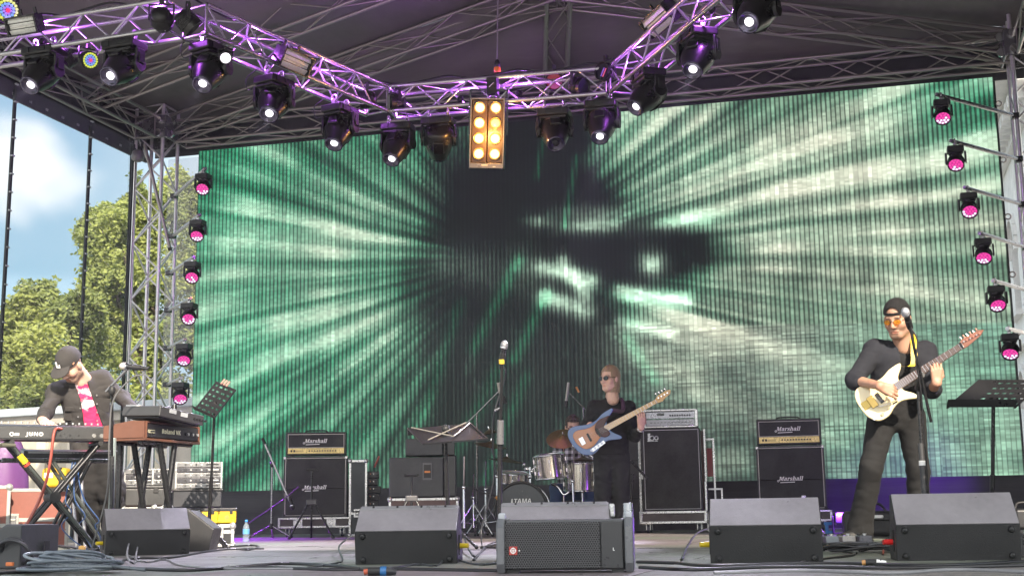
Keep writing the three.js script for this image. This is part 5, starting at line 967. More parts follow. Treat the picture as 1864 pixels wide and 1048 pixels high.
{ // organ with a wooden end and the black synthesizer tilted above it
  const d = 9.5, P = spot(232, d), turn = -0.62;      // its back looks right and towards us
  const yb = floorY(265, 801, d), h = 0.115;
  const A = atD(264, 790, 9.35), ax = V(Math.cos(0.2), 0, Math.sin(0.2));
  const t = thing('organ', 'drawbar organ with a reddish wooden end block and pale lettering', 'organ'), wood = M([0.155, 0.066, 0.04], 0.5, { bumpMap: T.brushed, bump: 0.001 });
  const o = V(A.x, yb, A.z), far = atD(362, 800, 10.0); far.y = yb;
  const L = o.distanceTo(far); t.position.copy(o); t.rotation.y = Math.atan2(-(far.z - o.z), far.x - o.x);
  // local x runs along the back panel, -z towards the player
  part('end_block', prism([[-0.34, 0], [0, 0], [0, h], [-0.1, h + 0.01], [-0.34, h * 0.8]], 0.022, 0.003).rotateY(-Math.PI / 2).translate(-0.011, 0, 0), wood, t);
  part('end_block', prism([[-0.34, 0], [0, 0], [0, h], [-0.34, h * 0.8]], 0.022, 0.003).rotateY(-Math.PI / 2).translate(L, 0, 0), wood, t);
  part('case', box(L, h - 0.02, 0.33, L / 2, h / 2 - 0.002, -0.17, 0.003), MT.black, t);
  part('top_board', box(L + 0.01, 0.016, 0.12, L / 2, h, -0.07, 0.003), M([0.09, 0.04, 0.025], 0.5), t);
  part('base_board', box(L + 0.03, 0.018, 0.34, L / 2, -0.008, -0.17, 0.003), wood, t);
  part('lettering', text('Roland VK', fontSans, L * 0.34, 0.003, 0, 0.9).translate(L * 0.46, h * 0.5, 0.001), M([0.85, 0.82, 0.6], 0.5, { bump: 0, map: null }), t, true);
  part('marking', [box(0.06, 0.004, 0.002, L * 0.12, h * 0.35, 0.0), box(0.06, 0.004, 0.002, L * 0.12, h * 0.5, 0.0), torus(0.01, 0.003, 4, 12).translate(L * 0.06, h * 0.42, 0)], M([0.62, 0.6, 0.42], 0.5, { bump: 0 }), t);
  for (let k = 0; k < 6; k++) part('socket', disc(0.011, 0.01, 12).rotateX(Math.PI / 2).translate(L * (0.74 + 0.045 * k), h * 0.45, 0.0), k % 2 ? silver : MT.rubber, t);
  keybed(t, L - 0.1, h * 0.8, -0.27, 20); t.children.slice(-34).forEach((m) => { if (/_key/.test(m.name)) m.position.x += L / 2; });
  // wooden side seen long: the player's side board
  const s2 = spot(200, 9.9), w0 = atD(202, 790, 9.75); w0.y = yb;
  const dir = w0.clone().sub(o), Lw = dir.length();
  const g = box(Lw, h + 0.005, 0.024, Lw / 2, h / 2, 0).rotateY(Math.atan2(-dir.z, dir.x)).translate(o.x, yb, o.z);
  const sd = part('side_board', [g.translate(-o.x, -yb, -o.z).rotateY(-t.rotation.y)], wood, t);
  // stand of the organ and upper synth
  const st = thing('keyboard_stand', 'black upright stand under the organ with slanting legs', 'keyboard stand', o.clone().setY(0), t.rotation.y);
  for (const z of [-0.06, -0.28]) {
    part('leg', tube(V(L * 0.38, yb - 0.02, z), V(L * 0.62, 0.02, z + 0.05), 0.022, 0.022), standBlack, st); part('leg', tube(V(L * 0.66, yb - 0.02, z), V(L * 0.5, 0.02, z - 0.02), 0.022, 0.022), standBlack, st);
    part('cross_bar', tube(V(0.02, yb - 0.025, z), V(L - 0.02, yb - 0.025, z), 0.016), standBlack, st);
    part('foot_bar', tube(V(L * 0.2, 0.02, z), V(L * 0.9, 0.02, z), 0.016), MT.rubber, st);
  }
  part('frame_leg', [box(0.03, yb, 0.03, -0.09, yb / 2, -0.2, 0.006)], M([0.42, 0.5, 0.48], 0.4, { metalness: 0.4 }), st); part('frame_leg', [box(0.03, yb, 0.03, 0.13, yb / 2, -0.3, 0.006)], standBlack, st);
  part('upper_arm', [tube(V(L * 0.62, yb - 0.02, -0.05), V(L * 0.72, yb + 0.27, -0.1), 0.02), tube(V(L * 0.72, yb + 0.25, -0.12), V(L * 0.2, yb + 0.2, -0.3), 0.014), tube(V(L * 0.95, yb - 0.03, -0.06), V(L * 0.98, yb + 0.2, -0.12), 0.026)], standBlack, st);
  // upper synthesizer, a thick slab seen from below
  const tl = atD(292, 736, 9.35), tip = atD(236, 753, 10.0), far2 = atD(372, 755, 9.75);
  const ux = far2.clone().sub(tl), uz = tip.clone().sub(tl), W3 = ux.length(), D3 = Math.min(0.36, uz.length()); ux.normalize(); uz.addScaledVector(ux, -uz.dot(ux)).normalize();
  const uy = uz.clone().cross(ux).normalize(); const s3 = Math.sign(uy.y) || 1;
  const k3 = thing('keyboard', 'thick black synthesizer tilted on the upper tier above the organ', 'keyboard', tl);
  k3.quaternion.setFromRotationMatrix(new THREE.Matrix4().makeBasis(ux, uy.clone().multiplyScalar(s3), ux.clone().cross(uy.clone().multiplyScalar(s3))));
  const zs = uz.dot(ux.clone().cross(uy.clone().multiplyScalar(s3))) > 0 ? 1 : -1;
  part('case', box(W3, 0.075, D3, W3 / 2, -0.045, zs * D3 / 2, 0.01), M([0.05, 0.05, 0.052], 0.5), k3);
  part('bottom_plate', box(W3 * 0.9, 0.01, D3 * 0.85, W3 / 2, -0.088, zs * D3 / 2, 0.002), MT.black, k3);
  part('label', [box(0.07, 0.028, 0.003, 0.13, -0.03, -zs * 0.002), box(0.07, 0.03, 0.003, 0.25, -0.035, -zs * 0.002)], M([0.42, 0.44, 0.46], 0.5), k3);
  for (let k = 0; k < 5; k++) part('socket', disc(0.009, 0.01, 10).rotateX(Math.PI / 2).translate(0.36 + 0.03 * k, -0.045, -zs * 0.002), MT.rubber, k3);
  for (let k = 0; k < 20; k++) part('white_key', box(W3 / 22, 0.012, 0.13, W3 * (k + 1.5) / 22, -0.002, zs * (D3 - 0.07), 0.003), M([0.7, 0.69, 0.66], 0.35, { bump: 0, map: null }), k3);
}
{ // keyboard player's vocal microphone on a boom stand
  const d = 9.2, p = spot(201, d), t = thing('microphone_stand', 'grey boom microphone stand rising in front of the keyboard player', 'microphone stand', p);
  const C = atD(203, 705, d).sub(p), Tm = atD(234, 668, d).sub(p);
  part('base_plate', lathe([[0.001, 0.0], [0.13, 0.0], [0.13, 0.014], [0.03, 0.03], [0.001, 0.03]], 24), MT.steelDark, t);
  part('pole', tube(V(0, 0, 0), atD(203, 830, d).sub(p), 0.016), M([0.10, 0.10, 0.10], 0.4, { metalness: 0.5 }), t); part('pole', tube(atD(203, 830, d).sub(p), C, 0.01), standBlack, t);
  part('clutch', ball(0.03, 12, 10).scale(0.8, 1.3, 0.8).translate(C.x, C.y - 0.02, C.z), MT.rubber, t);
  part('boom', tube(atD(192, 713, d).sub(p), Tm, 0.01), standGrey, t);
  micHead(t, atD(231, 667, d).sub(p), V(-1, 0.12, 0.2), 1, M([0.7, 0.62, 0.55], 0.5, { metalness: 0.3 }));
  part('connector', tube(atD(246, 668, d).sub(p), atD(260, 672, d).sub(p), 0.012), M([0.6, 0.45, 0.08], 0.4), t);
  part('cable', pipe([atD(260, 672, d).sub(p), atD(262, 680, d).sub(p), atD(248, 684, d).sub(p), atD(236, 690, d).sub(p), atD(205, 730, d - 0.03).sub(p), atD(198, 800, d - 0.03).sub(p), atD(193, 900, d - 0.03).sub(p), V(-0.1, 0.01, 0.1)], 0.006, 70), M([0.14, 0.14, 0.14], 0.5), t);
}
// ------------------------------------------------------------------ cases and racks at the left
{
  const brown = M([0.24, 0.075, 0.05], 0.6), pale = M([0.36, 0.37, 0.34], 0.5, { metalness: 0.3 });
  const put = (label, px, d, w, h, dep, mat, opt) => { const p = spot(px, d, opt?.y || 0); return flightCase(label, p, camTurn(p) + (opt?.turn || 0), w, h, dep, mat, opt); };
  put('red brown flight case with pale aluminium edges behind the keyboard stand', 48, 10.9, 0.62, 0.5, 0.5, brown, { tint: pale, latches: [0.3], lid: 0.5, y: 0 });
  put('red brown flight case at the left edge of the picture', -24, 10.6, 0.3, 0.52, 0.5, brown, { tint: pale, latches: [0.6], lid: 0.4 });
  put('red brown flight case with a pale lid under the black trunk', 258, 11.2, 0.36, 0.34, 0.42, brown, { tint: pale, latches: [0.5], lid: 0.55 });
  const o = put('pale open crate with a yellow cable inside beside the black trunk', 292, 11.1, 0.15, 0.34, 0.4, M([0.5, 0.46, 0.36], 0.6), { tint: pale, latches: [0.6], lid: 0.7 });
  const tr = thing('trunk', 'black plastic trunk under the silver rack units', 'trunk', spot(262, 11.25, 0.345), camTurn(spot(262, 11.2)));
  part('body', box(0.36, 0.16, 0.34, 0, 0.08, 0, 0.02), M([0.035, 0.036, 0.037], 0.6), tr); part('lid', box(0.38, 0.03, 0.36, 0, 0.165, 0, 0.012), M([0.045, 0.046, 0.047], 0.6), tr); part('latch', box(0.04, 0.05, 0.012, 0.08, 0.14, 0.175, 0.004), MT.rubber, tr);
  // racks of silver units
  const rack = (label, px, d, y, w, n, seedK) => {
    const p = spot(px, d, y), t = thing('rack_units', label, 'rack', p, camTurn(p));
    for (let k = 0; k < n; k++) {
      const u = part('unit', box(w, 0.042, 0.26, 0, 0.023 + k * 0.046, 0, 0.003), k % 2 ? M([0.09, 0.09, 0.1], 0.4, { metalness: 0.5 }) : M([0.3, 0.3, 0.3], 0.35, { metalness: 0.6 }), t);
      for (let q = 0; q < 5; q++) part('knob', disc(0.008, 0.012, 10).rotateX(Math.PI / 2).translate(-w * 0.3 + q * w * 0.12, 0.023 + k * 0.046, 0.136), q % 2 ? silver : MT.rubber, u);
      part('strip', box(w * 0.25, 0.012, 0.003, w * 0.32, 0.025 + k * 0.046, 0.132), k % 2 ? silver : MT.rubber, u);
    }
    for (const s of [-1, 1]) part('rack_ear', box(0.014, n * 0.046, 0.03, s * (w / 2 + 0.005), n * 0.023, 0.125), silver, t);
    return t;
  };
  rack('silver rack units on the black trunk', 252, 11.3, 0.528, 0.26, 3, 1); rack('small silver rack unit with dials beside the taller rack', 290, 11.25, 0.528, 0.14, 3, 2);
  rack('stack of silver and black rack units behind the music stand', 358, 11.6, 0.5, 0.38, 5, 3);
  const crate = thing('crate', 'dark crate under the stack of rack units', 'crate', spot(356, 11.6, 0.335), camTurn(spot(356, 11.6)));
  part('body', box(0.42, 0.16, 0.34, 0, 0.08, 0, 0.012), M([0.03, 0.032, 0.04], 0.55), crate); part('rim', [box(0.44, 0.02, 0.36, 0, 0.15, 0, 0.006)], MT.black, crate);
  for (const [px, lab, w] of [[331, 'yellow equipment case left of the music stand pole', 0.2], [372, 'yellow equipment case between two others in the row', 0.22], [407, 'yellow equipment case at the right end of the row', 0.2]]) {
    const p = spot(px, 11.4 + (px - 331) * 0.002, 0.195), t = thing('yellow_case', lab, 'case', p, camTurn(p), 'row of yellow equipment cases');
    part('body', box(w, 0.115, 0.3, 0, 0.058, 0, 0.014), M([0.66, 0.42, 0.015], 0.45), t); part('lid', box(w + 0.012, 0.03, 0.31, 0, 0.118, 0, 0.008), MT.black, t);
    for (const s of [-1, 1]) part('latch', box(0.025, 0.04, 0.012, s * w * 0.28, 0.1, 0.153, 0.004), MT.black, t); part('label', disc(0.02, 0.003, 14).rotateX(Math.PI / 2).translate(w * 0.1, 0.05, 0.151), M([0.6, 0.3, 0.06], 0.5), t);
  }
  put('black flight case with silver edges on castors below the yellow cases', 385, 11.3, 0.36, 0.185, 0.4, M([0.02, 0.02, 0.022], 0.5), { lid: 0.68, latches: [0.62], handle: false });
  put('low black flight case hidden behind the keyboard wedge', 317, 11.4, 0.3, 0.185, 0.4, M([0.02, 0.02, 0.022], 0.5), { lid: 0.5, latches: [] });
  // soft and round things seen between the stand legs
  const bag = thing('yellow_bag', 'yellow case half hidden behind the left keyboard stand', 'bag', spot(96, 10.7, 0.505), 0.3);
  part('body', [box(0.2, 0.16, 0.16, 0, 0.08, 0, 0.03)], M([0.68, 0.42, 0.02], 0.6), bag); part('strap', [box(0.03, 0.166, 0.166, 0.05, 0.08, 0, 0.03)], MT.black, bag); part('label', box(0.07, 0.04, 0.004, -0.04, 0.1, 0.081), whiteLogo, bag);
  const pc = thing('purple_cover', 'purple cloth cover draped over gear at the left edge', 'cloth', spot(-4, 11.2, 0.0), 0.2);
  { const g = new THREE.SphereGeometry(0.3, 40, 30), p = g.attributes.position; for (let i = 0; i < p.count; i++) { const x = p.getX(i), y = p.getY(i), z = p.getZ(i), k = 1 + 0.1 * noise.noise(x * 4, y * 3, z * 4) + 0.04 * Math.sin(Math.atan2(z, x) * 14) * (y < 0 ? 1 : 0); p.setXYZ(i, x * k * 0.72, Math.max(0, (y + 0.3) * 1.75), z * k * 0.7); } g.computeVertexNormals(); raw('cloth', g, M([0.14, 0.05, 0.18], 0.75, { bumpMap: T.cloud, bump: 0.006 }), pc); }
  const tub = thing('pipe_frame', 'bright aluminium pipe frame standing behind the keyboard stand', 'frame', spot(150, 10.5), 0.2);
  part('pipe', [tube(V(-0.05, 0, 0), V(-0.12, 0.62, 0), 0.014)], MT.alu, tub); part('pipe', [tube(V(0.02, 0, 0), V(-0.04, 0.62, 0), 0.014)], MT.alu, tub); part('pipe', [pipe([V(-0.12, 0.6, 0), V(-0.09, 0.68, 0), V(-0.04, 0.6, 0)], 0.014, 20, 8)], MT.alu, tub);
  // pedals and bright junk on the floor below
  for (const [px, d, s, lab] of [[98, 9.6, 1, 'cream plastic pedal on the floor under the left keyboards'], [118, 9.9, 0.8, 'cream plastic pedal behind the first under the left keyboards']]) { const p = spot(px, d), t = thing('pedal', lab, 'pedal', p, 0.4); part('body', prism([[-0.13, 0], [0.13, 0], [0.13, 0.03], [-0.1, 0.075], [-0.13, 0.07]].map(([x, y]) => [x * s, y * s]), 0.12, 0.006), M([0.62, 0.58, 0.45], 0.5), t); part('tread', box(0.17 * s, 0.008, 0.1, 0.01, 0.06 * s, 0).rotateZ(-0.17), MT.rubber, t); }
}
// ------------------------------------------------------------------ drum kit
{
  const d = 15.0, O = spot(953, d), put = (px, py, dd = d) => atD(px, py, dd);
  const shell = M([0.62, 0.58, 0.5], 0.22, { metalness: 0.8, bump: 0, map: null }), hoop = MT.chrome, skin = M([0.62, 0.6, 0.56], 0.5), dark = M([0.035, 0.04, 0.045], 0.3);
  const drum = (nm, label, pos, r, h, q, head, dk = shell, cat = 'drum') => {
    const t = thing(nm, label, cat, pos); t.quaternion.copy(q);
    part('shell', new THREE.CylinderGeometry(r, r, h, 36, 1, true), dk, t);
    for (const s of [-1, 1]) { part('hoop', torus(r + 0.006, 0.011, 8, 40).rotateX(Math.PI / 2).translate(0, s * (h / 2 + 0.004), 0), hoop, t); part('drum_head', disc(r, 0.006, 36).translate(0, s * h / 2, 0), head, t); }
    for (let k = 0; k < 8; k++) { const a = k * Math.PI / 4 + 0.2; part('lug', [box(0.022, 0.05, 0.022, 0, h * 0.26, 0, 0.006), box(0.022, 0.05, 0.022, 0, -h * 0.26, 0, 0.006), tube(V(0, -h / 2, 0.004), V(0, h / 2, 0.004), 0.004, 0.004, 6)].map((g) => g.translate(0, 0, r + 0.012).rotateY(a)), hoop, t); }
    return t;
  };
  const face = (v) => new THREE.Quaternion().setFromUnitVectors(UP, v.clone().normalize());
  const bd = put(952, 918, d - 0.2), dirB = V(camera.position.x - bd.x - 1.6, 0.0, camera.position.z - bd.z).normalize();
  bd.y = 0.29;
  const b = drum('bass_drum', 'black headed bass drum with white lettering behind the vocal stand', bd, 0.28, 0.40, face(dirB), dark, M([0.05, 0.05, 0.05], 0.25, { metalness: 0.5 }));
  part('hoop', torus(0.293, 0.016, 8, 48).rotateX(Math.PI / 2).translate(0, 0.215, 0), M([0.02, 0.02, 0.02], 0.25), b);
  { const fwdB = dirB, rg = UP.clone().cross(fwdB).normalize(), m = new THREE.Matrix4().makeBasis(rg, UP, fwdB), lg = [text('TAMA', fontSans, 0.195, 0.004, 0.12, 1.0).translate(0.02, 0.09, 0), box(0.012, 0.048, 0.004, -0.116, 0.09, 0.002).applyMatrix4(new THREE.Matrix4().makeShear(0.0, 0, 0.15, 0, 0, 0)), box(0.012, 0.048, 0.004, -0.096, 0.09, 0.002)];
    part('lettering', lg.map((g) => g.applyMatrix4(m).translate(fwdB.x * 0.206, 0, fwdB.z * 0.206).applyQuaternion(b.quaternion.clone().invert())), whiteLogo, b, true); }
  const tom = drum('rack_tom', 'chrome finished rack tom above the bass drum', put(1002, 848, d), 0.17, 0.25, face(V(-0.08, 1, 0.12)), skin);
  drum('floor_tom', 'chrome finished floor tom right of the rack tom', put(1058, 868, d + 0.1), 0.19, 0.3, face(V(0, 1, 0.04)), skin);
  drum('snare_drum', 'chrome snare drum with white head left behind the bass drum', put(935, 869, d + 0.25), 0.17, 0.1, face(V(0.1, 1, 0.15)), skin);
  const mount = thing('tom_holder', 'chrome holder clamps between bass drum and rack tom', 'drum hardware', put(968, 858, d)); 
  for (const [x, y, s] of [[-0.06, 0.03, 0.03], [0.0, 0.0, 0.026], [0.06, 0.05, 0.028], [-0.02, -0.06, 0.025], [0.1, 0.1, 0.022], [-0.09, 0.08, 0.02]]) part('clamp', ball(s, 12, 10).translate(x, y, 0), hoop, mount);
  part('post', tube(V(-0.02, -0.16, 0), V(-0.02, 0.05, 0), 0.014), hoop, mount); part('rod', tube(V(0, 0.02, 0), V(0.16, 0.12, 0), 0.01), hoop, mount);
  const brass = M([0.22, 0.165, 0.07], 0.5, { metalness: 0.6, bump: 0.0004, bumpMap: T.brushed }), brassD = M([0.13, 0.095, 0.045], 0.5, { metalness: 0.6, bump: 0.0004 });
  const cymbal = (label, px, py, r, n, dd = d, m = brass) => { const t = thing('cymbal', label, 'cymbal', put(px, py, dd)); t.quaternion.copy(face(n)); part('bow', lathe([[0.0001, 0.03], [0.02, 0.028], [0.045, 0.012], [0.06, 0.008], [r * 0.6, -0.004], [r, -0.018], [r, -0.0205], [r * 0.6, -0.007], [0.045, 0.008], [0.0001, 0.026]], 48), m, t); part('wing_nut', [lathe([[0.001, 0.07], [0.008, 0.065], [0.012, 0.035], [0.001, 0.03]], 12)], MT.chrome, t); return t; };
  const away = V(-0.06, 0.9, 0.42);
  cymbal('large brass crash cymbal tilted towards us in front of the drummer', 1025, 796, 0.19, V(0.06, 0.72, 0.55), d - 0.25);
  cymbal('dark brass cymbal at the top left of the drum kit', 891, 786, 0.125, V(-0.2, 1, 0.08), d, brassD);
  cymbal('wide dark cymbal below the small top left one', 893, 808, 0.185, V(0.22, 1, 0.12), d - 0.1, brassD);
  cymbal('flat ride cymbal above the snare drum', 922, 836, 0.21, V(0.16, 1, 0.05), d + 0.1, brassD);
  cymbal('thin flat cymbal right of the drummer behind the floor tom', 1062, 835, 0.16, V(0.02, 1, -0.02), d + 0.2, brassD);
  const cstand = (label, px, top, dd, tx = px, legs = true) => { const p = spot(px, dd), t = thing('cymbal_stand', label, 'cymbal stand', p), e = put(tx, top, dd).sub(p); const mid = V(0, Math.max(0.3, e.y * 0.62), 0);
    part('tube', tube(V(0, 0.1, 0), mid, 0.014), hoop, t); part('tube', tube(mid, e, 0.009), hoop, t); part('clamp', [ball(0.024, 10, 8).translate(0, mid.y, 0)], hoop, t);
    if (legs) for (let k = 0; k < 3; k++) { const a = 0.3 + k * 2.094; part('leg', [tube(V(0, 0.36, 0), V(Math.cos(a) * 0.25, 0.02, Math.sin(a) * 0.25), 0.009), tube(V(0, 0.14, 0), V(Math.cos(a) * 0.15, 0.16, Math.sin(a) * 0.15), 0.007)], hoop, t); part('rubber_foot', ball(0.016, 8, 6).translate(Math.cos(a) * 0.25, 0.016, Math.sin(a) * 0.25), MT.rubber, t); } return t; };
  cstand('chrome cymbal stand at the left of the drum kit', 885, 838, d - 0.1); cstand('chrome boom stand holding the top left cymbals', 906, 800, d, 893); cstand('chrome stand with slanting boom beside the floor tom', 1045, 815, d - 0.5);
  const bm = thing('cymbal_boom', 'chrome boom arm holding the crash cymbal', 'drum hardware', put(1045, 812, d - 0.5)); part('rod', tube(put(1023, 802, d - 0.3).sub(bm.position), put(1082, 833, d - 0.5).sub(bm.position), 0.01), hoop, bm); part('joint', ball(0.026, 12, 10), hoop, bm);
  cstand('chrome hi-hat stand in front of the drummer\'s leg', 1062, 845, d - 0.2);
  cstand('tall thin grey stand left of the drum kit', 845, 830, d - 1.2, 845, false);
  cstand('low chrome tripod at the left of the drum kit', 862, 862, d - 0.6);
  const pd = thing('tom_bracket', 'curved chrome bracket below the floor tom', 'drum hardware', put(1027, 895, d - 0.1)); part('bracket', pipe([V(-0.14, 0.09, 0), V(-0.06, 0.05, 0.03), V(0, -0.03, 0.04), V(0.06, 0.0, 0.03), V(0.08, 0.08, 0)], 0.014, 30, 8), hoop, pd); part('post', tube(V(0, -0.2, 0.02), V(0, -0.03, 0.04), 0.012), hoop, pd);
  // overhead microphones
  const ov = (label, px, dd, mx, my, bx, by, ex, ey) => { const p = spot(px, dd), t = thing('microphone_stand', label, 'microphone stand', p), c = put(bx, by, dd).sub(p); part('pole', tube(V(0, 0, 0), V(c.x, c.y, c.z), 0.011), standGrey, t); part('boom', tube(put(ex, ey, dd).sub(p), put(mx, my, dd).sub(p), 0.009), standGrey, t); tripodLegs(t); return [t, p]; };
  function tripodLegs(t) { for (let k = 0; k < 3; k++) { const a = 0.9 + k * 2.094; part('leg', tube(V(0, 0.24, 0), V(Math.cos(a) * 0.27, 0.012, Math.sin(a) * 0.27), 0.009), standGrey, t); } }
  { const [t, p] = ov('grey boom stand over the drum kit with a pencil microphone', 1062, d + 0.9, 1033, 712, 1062, 742, 1068, 748); const a = put(1035, 696, d + 0.9).sub(p), b2 = put(1030, 737, d + 0.9).sub(p); part('microphone', [tube(a, b2, 0.018, 0.018)], M([0.4, 0.39, 0.35], 0.4, { metalness: 0.4 }), t); part('foam', tube(put(1031, 729, d + 0.9).sub(p), put(1030, 740, d + 0.9).sub(p), 0.026), MT.rubber, t); part('clip', tube(put(1049, 704, d + 0.9).sub(p), put(1054, 714, d + 0.9).sub(p), 0.012), M([0.6, 0.25, 0.08], 0.5), t); }
  { const [t, p] = ov('grey boom stand reaching up left of the tall vocal stand', 868, d + 0.3, 908, 712, 868, 752, 842, 778); part('microphone', tube(put(907, 696, d + 0.3).sub(p), put(911, 718, d + 0.3).sub(p), 0.02), M([0.5, 0.48, 0.42], 0.4, { metalness: 0.4 }), t); part('foam', tube(put(914, 722, d + 0.3).sub(p), put(920, 734, d + 0.3).sub(p), 0.03), MT.rubber, t); }
  const km = thing('microphone', 'orange tipped boom microphone pointing into the bass drum', 'microphone', put(890, 905, d - 0.8)); part('boom', tube(put(862, 890, d - 0.8).sub(km.position), put(903, 905, d - 0.8).sub(km.position), 0.008), MT.steelDark, km); part('handle', tube(put(902, 904, d - 0.8).sub(km.position), put(909, 910, d - 0.8).sub(km.position), 0.016), M([0.6, 0.28, 0.06], 0.5), km);
  // electronics right of the bassist
  const pb = thing('boom_microphone', 'black boom stand leaning between bassist and bass cabinet', 'microphone stand', spot(1162, 14.4)); part('pole', tube(V(-0.1, 0, 0), put(1152, 862, 14.4).sub(pb.position), 0.014), MT.steelDark, pb); part('boom', tube(put(1148, 838, 14.4).sub(pb.position), put(1180, 872, 14.4).sub(pb.position), 0.014), MT.steelDark, pb);
  const cb = thing('dark_cabinet', 'dark grey speaker cabinet standing behind the bassist', 'speaker cabinet', spot(1158, 15.9), 0.1); part('cabinet', box(0.34, 1.25, 0.4, 0, 0.625, 0, 0.015), M([0.055, 0.057, 0.058], 0.8), cb); part('trim', [box(0.3, 0.01, 0.01, 0, 0.85, 0.2), box(0.3, 0.01, 0.01, 0, 0.4, 0.2)], MT.black, cb);
  const cn = thing('metal_canister', 'silver canister light standing by the bassist\'s feet', 'canister', spot(1146, 7.0)); part('body', lathe([[0.001, 0], [0.03, 0], [0.03, 0.22], [0.026, 0.23], [0.026, 0.285], [0.024, 0.29], [0.001, 0.29]], 24), M([0.5, 0.52, 0.54], 0.35, { metalness: 0.7 }), cn); part('band', torus(0.03, 0.004, 6, 24).rotateX(Math.PI / 2).translate(0, 0.2, 0), MT.steelDark, cn);
}
// ------------------------------------------------------------------ small things and cables on the deck
{
  const p = spot(447, 13.2), t = thing('water_bottle', 'clear plastic water bottle with a blue cap on the deck', 'bottle', p);
  part('body', lathe([[0.001, 0.0], [0.03, 0.0], [0.034, 0.01], [0.033, 0.06], [0.031, 0.065], [0.033, 0.07], [0.033, 0.14], [0.026, 0.165], [0.013, 0.185], [0.012, 0.2]], 20), new THREE.MeshPhysicalMaterial({ color: lin(0.75, 0.86, 0.92), roughness: 0.1, transmission: 0.85, thickness: 0 }), t);
  part('label', lathe([[0.034, 0.08], [0.0345, 0.085], [0.0345, 0.125], [0.034, 0.13]], 20), M([0.12, 0.35, 0.7], 0.4), t); part('cap', lathe([[0.001, 0.222], [0.014, 0.22], [0.015, 0.2], [0.001, 0.198]], 14), M([0.04, 0.28, 0.8], 0.4), t);
  const q = spot(690, 5.35), s = thing('power_connector', 'black and blue power connector lying on cables at the stage front', 'connector', q, 0.25);
  part('body', [tube(V(-0.045, 0.018, 0), V(0.005, 0.018, 0), 0.018)], MT.rubber, s); part('collar', [tube(V(0.005, 0.018, 0), V(0.03, 0.018, 0), 0.021)], M([0.03, 0.16, 0.4], 0.45), s); part('plug', [tube(V(0.03, 0.018, 0), V(0.07, 0.014, 0), 0.019, 0.01)], M([0.03, 0.03, 0.035], 0.5), s); part('tape', tube(V(-0.062, 0.016, 0), V(-0.045, 0.018, 0), 0.012), M([0.6, 0.12, 0.05], 0.5), s);
  const q2 = spot(1592, 5.62), s2 = thing('power_connector', 'black and white cable connector lying right of the stage front', 'connector', q2, 0.05);
  part('body', [tube(V(-0.035, 0.014, 0), V(0.03, 0.014, 0), 0.014)], MT.rubber, s2); part('collar', tube(V(-0.05, 0.013, 0), V(-0.035, 0.014, 0), 0.011), M([0.6, 0.3, 0.1], 0.5), s2); part('plug', tube(V(0.01, 0.015, 0.004), V(0.05, 0.012, 0.004), 0.013, 0.009), whiteLogo, s2);
  const F = (px, py) => { const r = onY(px, py, 0.008); return r; };
  const lay = (label, pts, r, mat, group) => { const c = raw('cable', pipe(pts.map(([x, y, h]) => { const v = F(x, y); v.y = 0.006 + (h || 0); return v; }), r, 80, 6), mat || MT.cable); tag(c, label, 'cable', group); };
  const gr = M([0.06, 0.065, 0.075], 0.45, { bump: 0 }), lt = M([0.26, 0.26, 0.27], 0.45, { bump: 0 });
  lay('grey cable curling in a loop before the keyboard wedge', [[176, 1010], [212, 1006], [238, 1012], [247, 1019], [240, 1025, 0.0], [230, 1020, 0.04], [237, 1003, 0.09], [249, 1006, 0.06], [247, 1020, 0.01], [268, 1022], [300, 1017], [330, 1028], [420, 1034], [560, 1034]], 0.0055, lt);
  lay('thick black cable running left to right before the keyboard wedge', [[120, 1026], [190, 1028], [240, 1016], [310, 1014], [372, 1004], [420, 999], [480, 998]], 0.008, MT.cable);
  lay('black cable lying along the front edge left of the middle', [[-20, 1043], [200, 1034], [330, 1037], [450, 1032], [600, 1036], [700, 1035], [905, 1038]], 0.009, MT.cable);
  lay('second black cable along the front edge', [[430, 1031], [520, 1025], [620, 1030], [660, 1036], [690, 1040]], 0.009, MT.cable);
  lay('black cable running under the keyboard wedge to the amplifier', [[340, 1000], [400, 996], [452, 992], [470, 994], [455, 1000], [430, 999]], 0.008, MT.cable);
  lay('black cable rising from the deck to the wedge left of the middle', [[560, 1032], [600, 1026], [623, 1022, 0.01], [618, 1006, 0.05], [650, 990, 0.1], [662, 986, 0.12]], 0.0055, gr);
  lay('thin grey cable rising in a peak behind the wedge left of the middle', [[700, 1034], [760, 1026], [800, 1026], [822, 1004, 0.05], [835, 1020, 0.01], [870, 1026], [905, 1024]], 0.0055, gr);
  lay('black cable from the yellow plug of the wedge left of the middle', [[845, 996, 0.07], [856, 1010, 0.02], [868, 1012, 0.0], [884, 996, 0.01], [905, 984]], 0.006, MT.cable);
  lay('black cable behind the grilled loudspeaker', [[862, 1018], [880, 1000], [900, 990], [930, 988]], 0.007, MT.cable);
  lay('black cable bow from the yellow plug of the wedge before the right amplifier', [[1241, 1018], [1252, 1002, 0.03], [1272, 988, 0.08], [1300, 982, 0.1]], 0.006, gr);
  lay('black cable along the stage front right of the grilled loudspeaker', [[1165, 1032], [1260, 1036], [1420, 1031], [1640, 1033], [1880, 1028]], 0.009, MT.cable);
  lay('second black cable along the stage front at the right', [[1160, 1022], [1230, 1024], [1300, 1029], [1500, 1024], [1700, 1028], [1880, 1020]], 0.008, MT.cable);
  lay('grey cable along the very front at the right', [[1300, 1042], [1460, 1038], [1620, 1042], [1740, 1036], [1880, 1040]], 0.008, lt);
  lay('black cable from the wedge before the right amplifier to the pile of cables', [[1492, 988, 0.06], [1508, 990, 0.03], [1530, 1000], [1556, 1008], [1500, 1016], [1460, 1022]], 0.007, MT.cable);
  lay('grey white cable beside it', [[1492, 972, 0.08], [1506, 984, 0.03], [1540, 996], [1560, 1006]], 0.006, lt);
